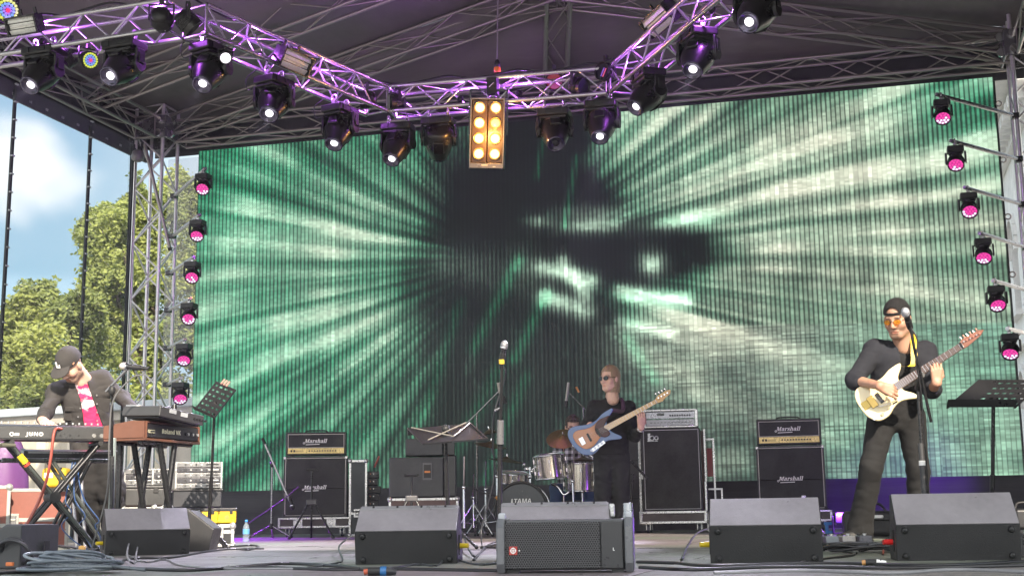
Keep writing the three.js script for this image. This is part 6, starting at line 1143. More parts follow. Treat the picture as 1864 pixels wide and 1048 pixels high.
  lay('red tipped cable to the guitar player\'s wedge', [[1628, 980, 0.05], [1612, 996, 0.02], [1608, 1008]], 0.006, M([0.45, 0.05, 0.02], 0.5));
  lay('black cable right of the guitar player\'s wedge', [[1838, 985, 0.06], [1852, 990, 0.04], [1880, 988]], 0.008, MT.cable);
  lay('blue cable behind the keyboard wedge', [[84, 1008], [130, 1009], [175, 1007]], 0.008, M([0.05, 0.16, 0.42], 0.5));
  lay('bright blue cables bunched beside the keyboard wedge', [[334, 990, 0.0], [345, 975, 0.08], [352, 985, 0.03], [342, 996], [336, 985, 0.04], [350, 978, 0.06]], 0.007, M([0.08, 0.25, 0.6], 0.5));
  // coil at the left front: loops of one grey multicore
  const C = F(128, 1040), coil = thing('cable_coil', 'coil of grey blue cable lying at the left stage front', 'cable coil', C);
  const loops = []; for (let k = 0; k < 15; k++) { const R = rr(0.1, 0.19), pts = [], ox = rr(-0.03, 0.05), oz = rr(-0.03, 0.03), ph = rr(0, 6); for (let q = 0; q < 14; q++) { const a = q / 14 * Math.PI * 2; pts.push(V(ox + R * 1.25 * Math.cos(a), 0.012 + 0.006 * k * (0.6 + 0.4 * Math.sin(a + ph)) , oz + R * 0.85 * Math.sin(a))); } part('loop', pipe(pts, 0.0075, 60, 6, true), k % 3 ? M([0.13, 0.155, 0.185], 0.45, { bump: 0 }) : M([0.22, 0.25, 0.28], 0.45, { bump: 0 }), coil); }
  part('tape', box(0.035, 0.05, 0.02, -0.01, 0.09, -0.1, 0.008), M([0.7, 0.38, 0.1], 0.5), coil);
  part('tail', pipe([V(0.2, 0.03, 0.02), V(0.3, 0.02, 0.05), V(0.42, 0.008, 0.06)], 0.008, 20), M([0.12, 0.14, 0.16], 0.45, { bump: 0 }), coil);
  const C2 = F(33, 1032), c2 = thing('cable_coil', 'two thick dark cable rings in front of the left edge monitor', 'cable coil', C2.clone().add(V(0.02, 0, 0.06)));
  for (const [r, y] of [[0.1, 0.02], [0.075, 0.05]]) part('loop', torus(r, 0.009, 8, 32).rotateX(0.5).translate(0, y + 0.03, 0), M([0.03, 0.03, 0.035], 0.5, { bump: 0 }), c2); part('tape', box(0.04, 0.02, 0.02, 0.02, 0.02, 0.07, 0.005), M([0.7, 0.2, 0.06], 0.5), c2);
  // pile of pedals and cables at the guitar player's feet
  const heap = thing('cable_pile', 'heap of grey and black cables at the guitar player\'s feet', 'cables', spot(1572, 7.4));
  for (let k = 0; k < 12; k++) { const pts = []; let a = rr(0, 6); const r0 = rr(0.05, 0.2), ox = rr(-0.12, 0.12), oz = rr(-0.1, 0.25); for (let q = 0; q < 7; q++) { a += rr(0.5, 1.1); pts.push(V(ox + r0 * 1.4 * Math.cos(a), rr(0.01, 0.05), oz + r0 * Math.sin(a))); } part('cable', pipe(pts, 0.0075, 44), k % 3 ? MT.cable : gr, heap); }
  const ped = thing('effects_board', 'grey effects pedal board beside the guitar player\'s shoe', 'pedal board', spot(1528, 8.0), 0.25);
  part('board', box(0.42, 0.03, 0.24, 0, 0.02, 0, 0.006), M([0.25, 0.22, 0.26], 0.5), ped); for (const [x, c] of [[-0.15, [0.35, 0.33, 0.3]], [-0.05, [0.2, 0.22, 0.24]], [0.05, [0.4, 0.38, 0.36]], [0.15, [0.12, 0.12, 0.14]]]) { const u = part('pedal', box(0.08, 0.045, 0.13, x, 0.058, 0, 0.008), M(c, 0.45), ped); part('switch', disc(0.012, 0.016, 12).translate(x, 0.085, 0.035), silver, u); part('knob', disc(0.009, 0.014, 10).translate(x - 0.02, 0.086, -0.035), MT.rubber, u); }
  const bl = thing('blue_pedal', 'small blue clamp below the right amplifier dolly', 'clamp', spot(1510, 13.0), 0.3); part('body', [box(0.09, 0.03, 0.04, 0, 0.1, 0, 0.008), box(0.03, 0.1, 0.04, -0.02, 0.05, 0, 0.008), box(0.06, 0.03, 0.05, 0, 0.015, 0, 0.006)], M([0.05, 0.2, 0.5], 0.45), bl); part('screw', disc(0.014, 0.05, 12).rotateZ(Math.PI / 2).translate(0.05, 0.1, 0), silver, bl);
  const bag = thing('gear_bag', 'black gear bag lying behind the guitar player\'s leg', 'bag', spot(1590, 11.5), 0.1); part('body', box(0.5, 0.22, 0.3, 0, 0.11, 0, 0.05), M([0.022, 0.022, 0.024], 0.8), bag); part('flap', [box(0.42, 0.03, 0.31, 0, 0.15, 0.01, 0.012)], MT.black, bag); part('cloth', [box(0.2, 0.03, 0.06, -0.02, 0.17, 0.16, 0.012)], whiteLogo, bag); part('handle', pipe([V(-0.12, 0.22, 0), V(-0.06, 0.28, 0), V(0.06, 0.28, 0), V(0.12, 0.22, 0)], 0.012, 20), MT.black, bag);
  const pl = thing('floor_light', 'small purple glowing floor lamp behind the guitar player', 'floor lamp', spot(1536, 12.2), 0.3); part('housing', box(0.16, 0.1, 0.1, 0, 0.16, 0, 0.012), MT.black, pl); part('lens', box(0.12, 0.035, 0.006, 0, 0.19, 0.052, 0.003), glowMat(0.6, 0.05, 0.85, 0.9), pl); part('bracket', [box(0.012, 0.16, 0.03, -0.09, 0.1, 0), box(0.012, 0.16, 0.03, 0.09, 0.1, 0), box(0.19, 0.012, 0.05, 0, 0.02, 0)], MT.steelDark, pl);
  { const L = new THREE.PointLight(0x9a48ff, 1.1, 0, 2); L.name = 'floor_light_glow'; L.position.copy(pl.position).add(V(0, 0.2, 0.12)); L.castShadow = true; scene.add(L); }
  const rb = thing('right_edge_case', 'black gear case with a handle at the right edge of the stage', 'case', spot(1868, 8.4), 0.2); part('body', box(0.16, 0.13, 0.2, 0, 0.16, 0, 0.02), MT.black, rb); part('stand', [box(0.03, 0.1, 0.16, -0.05, 0.05, 0), box(0.03, 0.1, 0.16, 0.05, 0.05, 0)], MT.steelDark, rb); part('handle', pipe([V(-0.05, 0.225, 0), V(-0.03, 0.26, 0), V(0.03, 0.26, 0), V(0.05, 0.225, 0)], 0.009, 16), MT.rubber, rb);
  const di = thing('direct_box', 'small grey box with cables beside the right wedge', 'box', spot(1850, 6.3), 0.1); part('body', box(0.06, 0.1, 0.12, 0, 0.05, 0, 0.008), MT.black, di); part('plug', tube(V(0.03, 0.07, 0.03), V(0.09, 0.06, 0.05), 0.011), MT.steelDark, di);
}
// ------------------------------------------------------------------ people: distance fields meshed by surface nets
function meshField(f, lo, hi, cell, colorOf) {
  const nx = Math.ceil((hi.x - lo.x) / cell) + 2, ny = Math.ceil((hi.y - lo.y) / cell) + 2, nzz = Math.ceil((hi.z - lo.z) / cell) + 2;
  const val = new Float32Array(nx * ny * nzz), id = (i, j, k) => (k * ny + j) * nx + i, cellV = new Int32Array(nx * ny * nzz).fill(-1);
  for (let k = 0; k < nzz; k++) for (let j = 0; j < ny; j++) for (let i = 0; i < nx; i++) val[id(i, j, k)] = f(lo.x + i * cell, lo.y + j * cell, lo.z + k * cell);
  const pos = [], idx = [];
  for (let k = 0; k < nzz - 1; k++) for (let j = 0; j < ny - 1; j++) for (let i = 0; i < nx - 1; i++) {
    let n = 0, x = 0, y = 0, z = 0, mask = 0;
    for (let c = 0; c < 8; c++) if (val[id(i + (c & 1), j + ((c >> 1) & 1), k + (c >> 2))] < 0) mask |= 1 << c;
    if (mask === 0 || mask === 255) continue;
    for (let c = 0; c < 8; c++) for (const b of [1, 2, 4]) { const e = c | b; if (e === c || (c & b)) continue; if (!!(mask & (1 << c)) === !!(mask & (1 << e))) continue;
      const v0 = val[id(i + (c & 1), j + ((c >> 1) & 1), k + (c >> 2))], v1 = val[id(i + (e & 1), j + ((e >> 1) & 1), k + (e >> 2))], t = v0 / (v0 - v1);
      x += mixv(c & 1, e & 1, t); y += mixv((c >> 1) & 1, (e >> 1) & 1, t); z += mixv(c >> 2, e >> 2, t); n++; }
    cellV[id(i, j, k)] = pos.length / 3; pos.push(lo.x + (i + x / n) * cell, lo.y + (j + y / n) * cell, lo.z + (k + z / n) * cell);
  }
  const quad = (a, b, c, d, flip) => { if (a < 0 || b < 0 || c < 0 || d < 0) return; flip ? idx.push(a, c, b, a, d, c) : idx.push(a, b, c, a, c, d); };
  for (let k = 1; k < nzz - 1; k++) for (let j = 1; j < ny - 1; j++) for (let i = 1; i < nx - 1; i++) {
    const v = val[id(i, j, k)] < 0;
    if (v !== val[id(i + 1, j, k)] < 0) quad(cellV[id(i, j - 1, k - 1)], cellV[id(i, j, k - 1)], cellV[id(i, j, k)], cellV[id(i, j - 1, k)], !v);
    if (v !== val[id(i, j + 1, k)] < 0) quad(cellV[id(i - 1, j, k - 1)], cellV[id(i - 1, j, k)], cellV[id(i, j, k)], cellV[id(i, j, k - 1)], !v);
    if (v !== val[id(i, j, k + 1)] < 0) quad(cellV[id(i - 1, j - 1, k)], cellV[id(i, j - 1, k)], cellV[id(i, j, k)], cellV[id(i - 1, j, k)], !v);
  }
  const nor = new Float32Array(pos.length), col = colorOf ? new Float32Array(pos.length) : null, e = cell * 0.6;
  for (let q = 0; q < pos.length; q += 3) {
    const [x, y, z] = [pos[q], pos[q + 1], pos[q + 2]], gx = f(x + e, y, z) - f(x - e, y, z), gy = f(x, y + e, z) - f(x, y - e, z), gz = f(x, y, z + e) - f(x, y, z - e), l = Math.hypot(gx, gy, gz) || 1;
    nor[q] = gx / l; nor[q + 1] = gy / l; nor[q + 2] = gz / l;
    if (col) { const c = colorOf(x, y, z); col[q] = c[0]; col[q + 1] = c[1]; col[q + 2] = c[2]; }
  }
  const g = new THREE.BufferGeometry(); g.setAttribute('position', new THREE.Float32BufferAttribute(pos, 3)); g.setAttribute('normal', new THREE.BufferAttribute(nor, 3)); if (col) g.setAttribute('color', new THREE.BufferAttribute(col, 3)); g.setIndex(idx);
  return g;
}
const smin = (a, b, k) => { const h = Math.max(k - Math.abs(a - b), 0) / k; return Math.min(a, b) - h * h * k * 0.25; };
function cap(a, b, ra, rb = ra) { const bx = b.x - a.x, by = b.y - a.y, bz = b.z - a.z, l2 = bx * bx + by * by + bz * bz || 1e-9; return (x, y, z) => { const px = x - a.x, py = y - a.y, pz = z - a.z, t = clamp((px * bx + py * by + pz * bz) / l2); return Math.hypot(px - bx * t, py - by * t, pz - bz * t) - mixv(ra, rb, t); }; }
const ell = (c, r) => (x, y, z) => { const u = (x - c.x) / r.x, v = (y - c.y) / r.y, w = (z - c.z) / r.z, k = Math.hypot(u, v, w), g = Math.hypot(u / r.x, v / r.y, w / r.z); return g < 1e-6 ? -Math.min(r.x, r.y, r.z) : k * (k - 1) / g; };
const union = (list, k) => (x, y, z) => { let d = 1e9; for (const f of list) d = d > 1e8 ? f(x, y, z) : smin(d, f(x, y, z), k); return d; };
function bounds(pts, pad) { const b = new THREE.Box3().setFromPoints(pts); b.min.addScalar(-pad); b.max.addScalar(pad); return [b.min, b.max]; }
// frame: origin, x (the person's left), y up, z forward
function frameOf(o, f, up) { const z = f.clone().normalize(), x = up.clone().cross(z).normalize(), y = z.clone().cross(x); return new THREE.Matrix4().makeBasis(x, y, z).setPosition(o); }
function headField(long = 1, ears = true) {
  const L = [ell(V(0, 0.035, -0.014), V(0.075, 0.088, 0.095)), ell(V(0, -0.04, 0.018), V(0.06, 0.072 * long, 0.068)), cap(V(-0.016, -0.098 * long, 0.056), V(0.016, -0.098 * long, 0.056), 0.02), cap(V(0.048, -0.07, 0.0), V(0.02, -0.095 * long, 0.05), 0.022, 0.018), cap(V(-0.048, -0.07, 0.0), V(-0.02, -0.095 * long, 0.05), 0.022, 0.018)];
  for (const s of [-1, 1]) L.push(ell(V(s * 0.042, -0.028, 0.052), V(0.024, 0.024, 0.024)));
  const base = union(L, 0.03), brow = cap(V(-0.036, 0.021, 0.076), V(0.036, 0.021, 0.076), 0.011);
  const nose = union([cap(V(0, 0.008, 0.086), V(0, -0.032, 0.104), 0.0085, 0.0125), ell(V(0.012, -0.036, 0.093), V(0.009, 0.008, 0.01)), ell(V(-0.012, -0.036, 0.093), V(0.009, 0.008, 0.01))], 0.008);
  const lips = union([cap(V(-0.02, -0.066, 0.078), V(0.02, -0.066, 0.078), 0.0075), cap(V(-0.016, -0.077, 0.077), V(0.016, -0.077, 0.077), 0.008)], 0.004);
  const neck = cap(V(0, -0.06, -0.025), V(0, -0.2, -0.035), 0.056, 0.06), ear = [-1, 1].map((s) => ell(V(s * 0.078, -0.008, -0.008), V(0.011, 0.032, 0.02)));
  return (x, y, z) => {
    let d = smin(base(x, y, z), brow(x, y, z), 0.014);
    const so = Math.hypot(Math.abs(x) - 0.032, y - 0.0, z - 0.098) - 0.017; d = -smin(-d, so, 0.012);
    d = smin(d, Math.hypot(Math.abs(x) - 0.031, y - 0.001, z - 0.071) - 0.0135, 0.004);
    d = smin(d, nose(x, y, z), 0.012); d = smin(d, lips(x, y, z), 0.007);
    const mo = cap(V(-0.021, -0.0715, 0.088), V(0.021, -0.0715, 0.088), 0.0025)(x, y, z); d = -smin(-d, mo, 0.003);
    if (ears) for (const e of ear) d = smin(d, e(x, y, z), 0.008);
    return smin(d, neck(x, y, z), 0.03);
  };
}
function headColor(skin, { beard = 0, beardC = [0.09, 0.06, 0.045], brow = [0.05, 0.035, 0.025] }) {
  return (x, y, z) => {
    let c = skin.slice(); const t = (k, q) => { c = c.map((v, i) => mixv(v, q[i], k)); };
    const ax = Math.abs(x);
    if (z > 0.03) t(0.25 * Math.exp(-((ax - 0.042) ** 2 + (y + 0.03) ** 2) / 0.0006), [skin[0] * 1.05, skin[1] * 0.72, skin[2] * 0.65]);
    t(beard * sstep(-0.03, -0.055, y) * sstep(-0.14, -0.11, y) * (z > -0.02 ? 1 : 0) * (0.8 + 0.4 * noise.noise(x * 90, y * 90, z * 90)), beardC);
    t(0.75 * Math.exp(-(((y + 0.0715) / 0.011) ** 2) - (x / 0.02) ** 4) * (z > 0.07 ? 1 : 0), [skin[0] * 0.8, skin[1] * 0.42, skin[2] * 0.4]);
    t(0.85 * Math.exp(-(((y - 0.024 + 0.1 * (ax - 0.03) * (ax > 0.03 ? 1 : 0)) / 0.005) ** 2)) * (ax > 0.014 && ax < 0.05 && z > 0.05 ? 1 : 0), brow);
    const ed = Math.hypot((ax - 0.031) / 1.7, y - 0.001); if (z > 0.074) { t(0.9 * (1 - sstep(0.004, 0.0075, ed)), [0.5, 0.48, 0.45]); t(1 - sstep(0.003, 0.0048, Math.hypot(ax - 0.031, y - 0.001)), [0.03, 0.02, 0.015]); }
    return c;
  };
}
// hand: wrist, direction to the knuckles, palm side, curl of each finger, thumb direction
function handField(W, f, pn, side, curls, thumbDir, k = 1) {
  f = f.clone().normalize(); pn = pn.clone().addScaledVector(f, -pn.dot(f)).normalize(); const t = f.clone().cross(pn).multiplyScalar(side).normalize();   // t: towards the thumb
  const at = (a, b, c = 0) => W.clone().addScaledVector(f, a * k).addScaledVector(t, b * k).addScaledVector(pn, c * k), L = [], pts = [W];
  const kn = [[0.092, 0.030], [0.096, 0.009], [0.09, -0.011], [0.081, -0.029]], len = [0.072, 0.079, 0.073, 0.057], rd = [0.0092, 0.0095, 0.009, 0.008];
  for (let i = 0; i < 4; i++) L.push(cap(at(0.0, kn[i][1] * 0.5), at(kn[i][0] - 0.004, kn[i][1]), 0.0165 * k, 0.0125 * k));
  const palm = union(L, 0.012), fingers = [];
  for (let i = 0; i < 4; i++) {
    let p = at(kn[i][0], kn[i][1]), a = 0; const [c1, c2] = Array.isArray(curls[i]) ? curls[i] : [curls[i], curls[i]];
    const seg = [0.46, 0.30, 0.24], F = []; let r = rd[i] * k;
    for (let s = 0; s < 3; s++) { a += s ? c2 : c1; const dir = f.clone().multiplyScalar(Math.cos(a)).addScaledVector(pn, Math.sin(a)).addScaledVector(t, (1.5 - i) * 0.05 * (1 - a / 4)).normalize(), q = p.clone().addScaledVector(dir, len[i] * seg[s] * k); F.push(cap(p, q, r, r * 0.92)); r *= 0.92; pts.push(q); p = q; }
    fingers.push(union(F, 0.004));
  }
  const td = thumbDir ? thumbDir.clone().normalize() : f.clone().multiplyScalar(0.7).addScaledVector(t, 0.6).addScaledVector(pn, 0.35).normalize();
  const b0 = at(0.022, 0.02, 0.004), b1 = b0.clone().addScaledVector(t.clone().multiplyScalar(0.55).addScaledVector(td, 0.7).normalize(), 0.042 * k), b2 = b1.clone().addScaledVector(td, 0.032 * k), b3 = b2.clone().addScaledVector(td.clone().addScaledVector(f, 0.25).normalize(), 0.026 * k); pts.push(b1, b2, b3);
  const thumb = union([cap(b0, b1, 0.015 * k, 0.0115 * k), cap(b1, b2, 0.011 * k, 0.0102 * k), cap(b2, b3, 0.0102 * k, 0.0085 * k)], 0.006);
  return [(x, y, z) => { let d = palm(x, y, z); for (const q of fingers) d = smin(d, q(x, y, z), 0.006); return smin(d, thumb(x, y, z), 0.010); }, pts];
}
function fabricFold(sc, amp, yk = 0.45) { return (x, y, z) => amp * (noise.noise(x * sc, y * sc * yk, z * sc) + 0.6 * noise.noise(x * sc * 1.3 + 0.5 * y * sc, y * sc * 2.4, z * sc * 1.3 + 5) + 0.5 * (0.5 - Math.abs(noise.noise(x * sc * 0.9 - y * sc * 0.8, y * sc * 1.9 + x * sc * 0.6, z * sc + 11)) * 2.4)); }
const skinMat = () => { const m = new THREE.MeshPhysicalMaterial({ color: lin(1, 1, 1), vertexColors: true, roughness: 0.52 }); m.bumpMap = T.grain; m.bumpScale = 0.0004; return m; };
const clothM = (c, rough = 0.88, o = {}) => M(c, rough, { bumpMap: T.weave, bump: 0.0008, rmap: null, ...o });
function addGeo(t, nm, g, mat, parent) { const q = flat(g); return raw(nm, q, mat, parent || t); }
function flatColor(g) { const r = g.toNonIndexed(); boxUV(r); return r; }
// builds one person. j: joints in world space; everything is stored relative to the base point
function person(label, j, o) {
  const base = V(j.pelvis.x, 0, j.pelvis.z), t = thing('person', label, 'person', base), q = {};
  for (const k in j) q[k] = j[k].clone().sub(base);
  const R = { thigh: 0.075, knee: 0.052, calf: 0.05, ankle: 0.036, up: 0.045, el: 0.036, fore: 0.037, wr: 0.026, ...o.r };
  const skin = o.skin, cs = () => skin;
  const side = q.shL.clone().sub(q.shR).normalize(), front = side.clone().cross(q.chest.clone().sub(q.pelvis).normalize()).normalize();
  const S = (p, a, b, c = 0) => p.clone().addScaledVector(side, a).addScaledVector(UP, b).addScaledVector(front, c);
  const torso = (g) => [cap(S(q.pelvis, 0.06, 0), S(q.chest, 0.075, 0.02), 0.105 + g, 0.1 + g), cap(S(q.pelvis, -0.06, 0), S(q.chest, -0.075, 0.02), 0.105 + g, 0.1 + g), cap(S(q.pelvis, 0, 0.02, 0.02), S(q.chest, 0, 0.02, 0.02), 0.1 + g + (o.belly || 0), 0.095 + g), cap(q.shR, q.shL, 0.056 + g, 0.056 + g), cap(S(q.chest, 0, 0.03, -0.01), q.neck, 0.09 + g, 0.052 + g * 0.6)];
  const arms = (g, gw = g, cut = 1) => ['R', 'L'].flatMap((s) => { const e = q['el' + s], w = q['wr' + s], E = e.clone().lerp(w, cut); return [cap(q['sh' + s], e, R.up + g * 1.15, R.el + g), cap(e, E, R.fore + g, mixv(R.el, R.wr, cut) + gw)]; });
  const legs = (g, gk = g, ga = g) => ['R', 'L'].flatMap((s) => [cap(q['hip' + s], q['kn' + s], R.thigh + g, R.knee + gk), cap(q['kn' + s], q['an' + s], R.calf + gk, R.ankle + ga)]);
  const feet = ['R', 'L'].map((s) => cap(q['an' + s].clone().add(V(0, -0.05, 0)), q['toe' + s], 0.036, 0.026));
  // body: one continuous surface
  const H = frameOf(q.head, o.face, o.headUp || UP).scale(V(o.hk || 1.05, o.hk || 1.05, o.hk || 1.05)), Hi = H.clone().invert(), hf = headField(o.long || 1), hc = headColor(skin, o);
  const hs = o.hk || 1.05, loc = (x, y, z) => { const e = Hi.elements; return [e[0] * x + e[4] * y + e[8] * z + e[12], e[1] * x + e[5] * y + e[9] * z + e[13], e[2] * x + e[6] * y + e[10] * z + e[14]]; };
  const geos = [], hp = (x, y, z) => V(x, y, z).applyMatrix4(H);
  const body = union([...torso(-0.012), ...arms(0), ...legs(0), ...feet, cap(q.neck, hp(0, -0.06, -0.025), 0.054, 0.05)], 0.03);
  const all = Object.values(q);
  geos.push(meshField(body, ...bounds(all, 0.14), 0.014, cs));
  const headF = union([(x, y, z) => { const p = loc(x, y, z); return hf(p[0], p[1], p[2]) * hs; }, cap(q.neck, hp(0, -0.08, -0.025), 0.055, 0.05)], 0.02);
  geos.push(meshField(headF, ...bounds([hp(0, 0.02, 0), q.neck], 0.13), o.cell || 0.004, (x, y, z) => { const p = loc(x, y, z); return hc(p[0], p[1], p[2]); }));
  for (const s of ['R', 'L']) { const h = o['hand' + s]; if (!h) continue; const [hfld, pts] = handField(q['wr' + s], h.f, h.pn, s === 'R' ? h.side ?? 1 : h.side ?? -1, h.curls, h.thumb, h.k || 1.05); const ff = union([hfld, cap(q['el' + s], q['wr' + s], R.fore, R.wr + 0.002)], 0.02); geos.push(meshField(ff, ...bounds([...pts, q['wr' + s].clone().lerp(q['el' + s], 0.25)], 0.035), 0.004, (x, y, z) => { const n = 0.06 * noise.noise(x * 60, y * 60, z * 60); return skin.map((v, i) => v * (1 + n) * (i ? 0.94 : 1)); })); }
  const merged = mergeGeometries(geos.map(flatColor)); raw('body', merged, skinMat(), t);
  return { t, q, S, side, front, torso, arms, legs, H, hp, loc, hs, R, base, field: (nm, f, pts, cell, mat, pad = 0.1) => raw(nm, flatColor(meshField(f, ...bounds(pts, pad), cell)), mat, t) };
}
function shoe(P, s, mat, sole) {
  const a = P.q['an' + s], toe = P.q['toe' + s], d = toe.clone().sub(a).setY(0).normalize(), h = V(a.x, 0, a.z).addScaledVector(d, -0.045), e = V(toe.x, 0, toe.z);
  const f = union([cap(h.clone().setY(0.045), h.clone().addScaledVector(d, 0.1).setY(0.05), 0.042, 0.045), cap(h.clone().addScaledVector(d, 0.08).setY(0.045), e.clone().setY(0.034), 0.045, 0.034), cap(h.clone().setY(0.05), a.clone(), 0.044, 0.042)], 0.03);
  const k = P.field('shoe', (x, y, z) => Math.max(f(x, y, z), 0.012 - y), [h, e, a], 0.008, mat, 0.07);
  raw('sole', flatColor(meshField((x, y, z) => Math.max(f(x, 0.03, z) - 0.004, Math.abs(y - 0.011) - 0.01), ...bounds([h, e], 0.07), 0.007)), sole || MT.rubber, k);
}
function headPart(P, nm, f, cell, mat, pad = 0.17) { const c = P.hp(0, 0.02, 0); return raw(nm, flatColor(meshField((x, y, z) => { const p = P.loc(x, y, z); return f(p[0], p[1], p[2]) * P.hs; }, ...bounds([c], pad), cell)), mat, P.t); }
const toC = (p) => toCam(p);
function mixDir(p, c, r, u) { return toC(p).multiplyScalar(c).addScaledVector(camRt, r).addScaledVector(UP, u).normalize(); }
const J = (px, py, d) => atD(px, py, d);
// ------------------------------------------------------------------ electric guitars
const GS = (l) => l.map(([x, y]) => [x * 0.88, y * 0.92]);
function guitarBody(outline, depth, mat, parent) {
  const c = new THREE.CatmullRomCurve3(outline.map(([x, y]) => V(x, y, 0)), true, 'catmullrom', 0.5), s = new THREE.Shape(c.getPoints(90).map((p) => new THREE.Vector2(p.x, p.y)));
  return part('body', new THREE.ExtrudeGeometry(s, { depth: depth - 0.016, bevelEnabled: true, bevelThickness: 0.008, bevelSize: 0.008, bevelOffset: -0.008, bevelSegments: 4 }).translate(0, 0, -depth / 2 + 0.008), mat, parent);
}
function neckParts(t, x0, x1, w0, w1, neckM, boardM, strings, frets, bridgeX, hb = 0.02) {
  const pr = (wa, wb, za, zb) => { const g = new THREE.BoxGeometry(x1 - x0, 1, zb - za).translate((x0 + x1) / 2, 0, (za + zb) / 2), p = g.attributes.position; for (let i = 0; i < p.count; i++) p.setY(i, p.getY(i) * 2 * mixv(wa, wb, (p.getX(i) - x0) / (x1 - x0)) / 2); g.computeVertexNormals(); return g; };
  part('neck', pr(w0, w1, -0.004, 0.018), neckM, t); const fb = part('fretboard', pr(w0, w1, 0.0182, 0.024), boardM, t);
  const L = x1 - bridgeX; for (let k = 1; k <= frets; k++) { const x = x1 - L * (1 - Math.pow(2, -k / 12)); if (x < x0 + 0.005) break; part('fret', box(0.0025, mixv(w0, w1, (x - x0) / (x1 - x0)) * 0.98, 0.002, x, 0, 0.0248), MT.chrome, fb); }
  part('nut', box(0.005, w1, 0.008, x1 + 0.002, 0, 0.022), whiteLogo, t);
  for (let k = 0; k < strings; k++) { const y0 = (k / (strings - 1) - 0.5) * w0 * 0.86, y1 = (k / (strings - 1) - 0.5) * w1 * 0.8; part('string', tube(V(bridgeX, y0, hb + 0.012), V(x1 + 0.003, y1, 0.0275), 0.0008, 0.0008, 5), MT.chrome, t); }
}
function placeGuitar(t, center, neckDir, faceDir) { const x = neckDir.clone().normalize(), z = faceDir.clone().addScaledVector(x, -faceDir.dot(x)).normalize(); t.position.copy(center); t.quaternion.setFromRotationMatrix(new THREE.Matrix4().makeBasis(x, z.clone().cross(x), z)); }
const black1 = clothM([0.02, 0.02, 0.021], 0.9), black2 = clothM([0.026, 0.026, 0.028], 0.92);
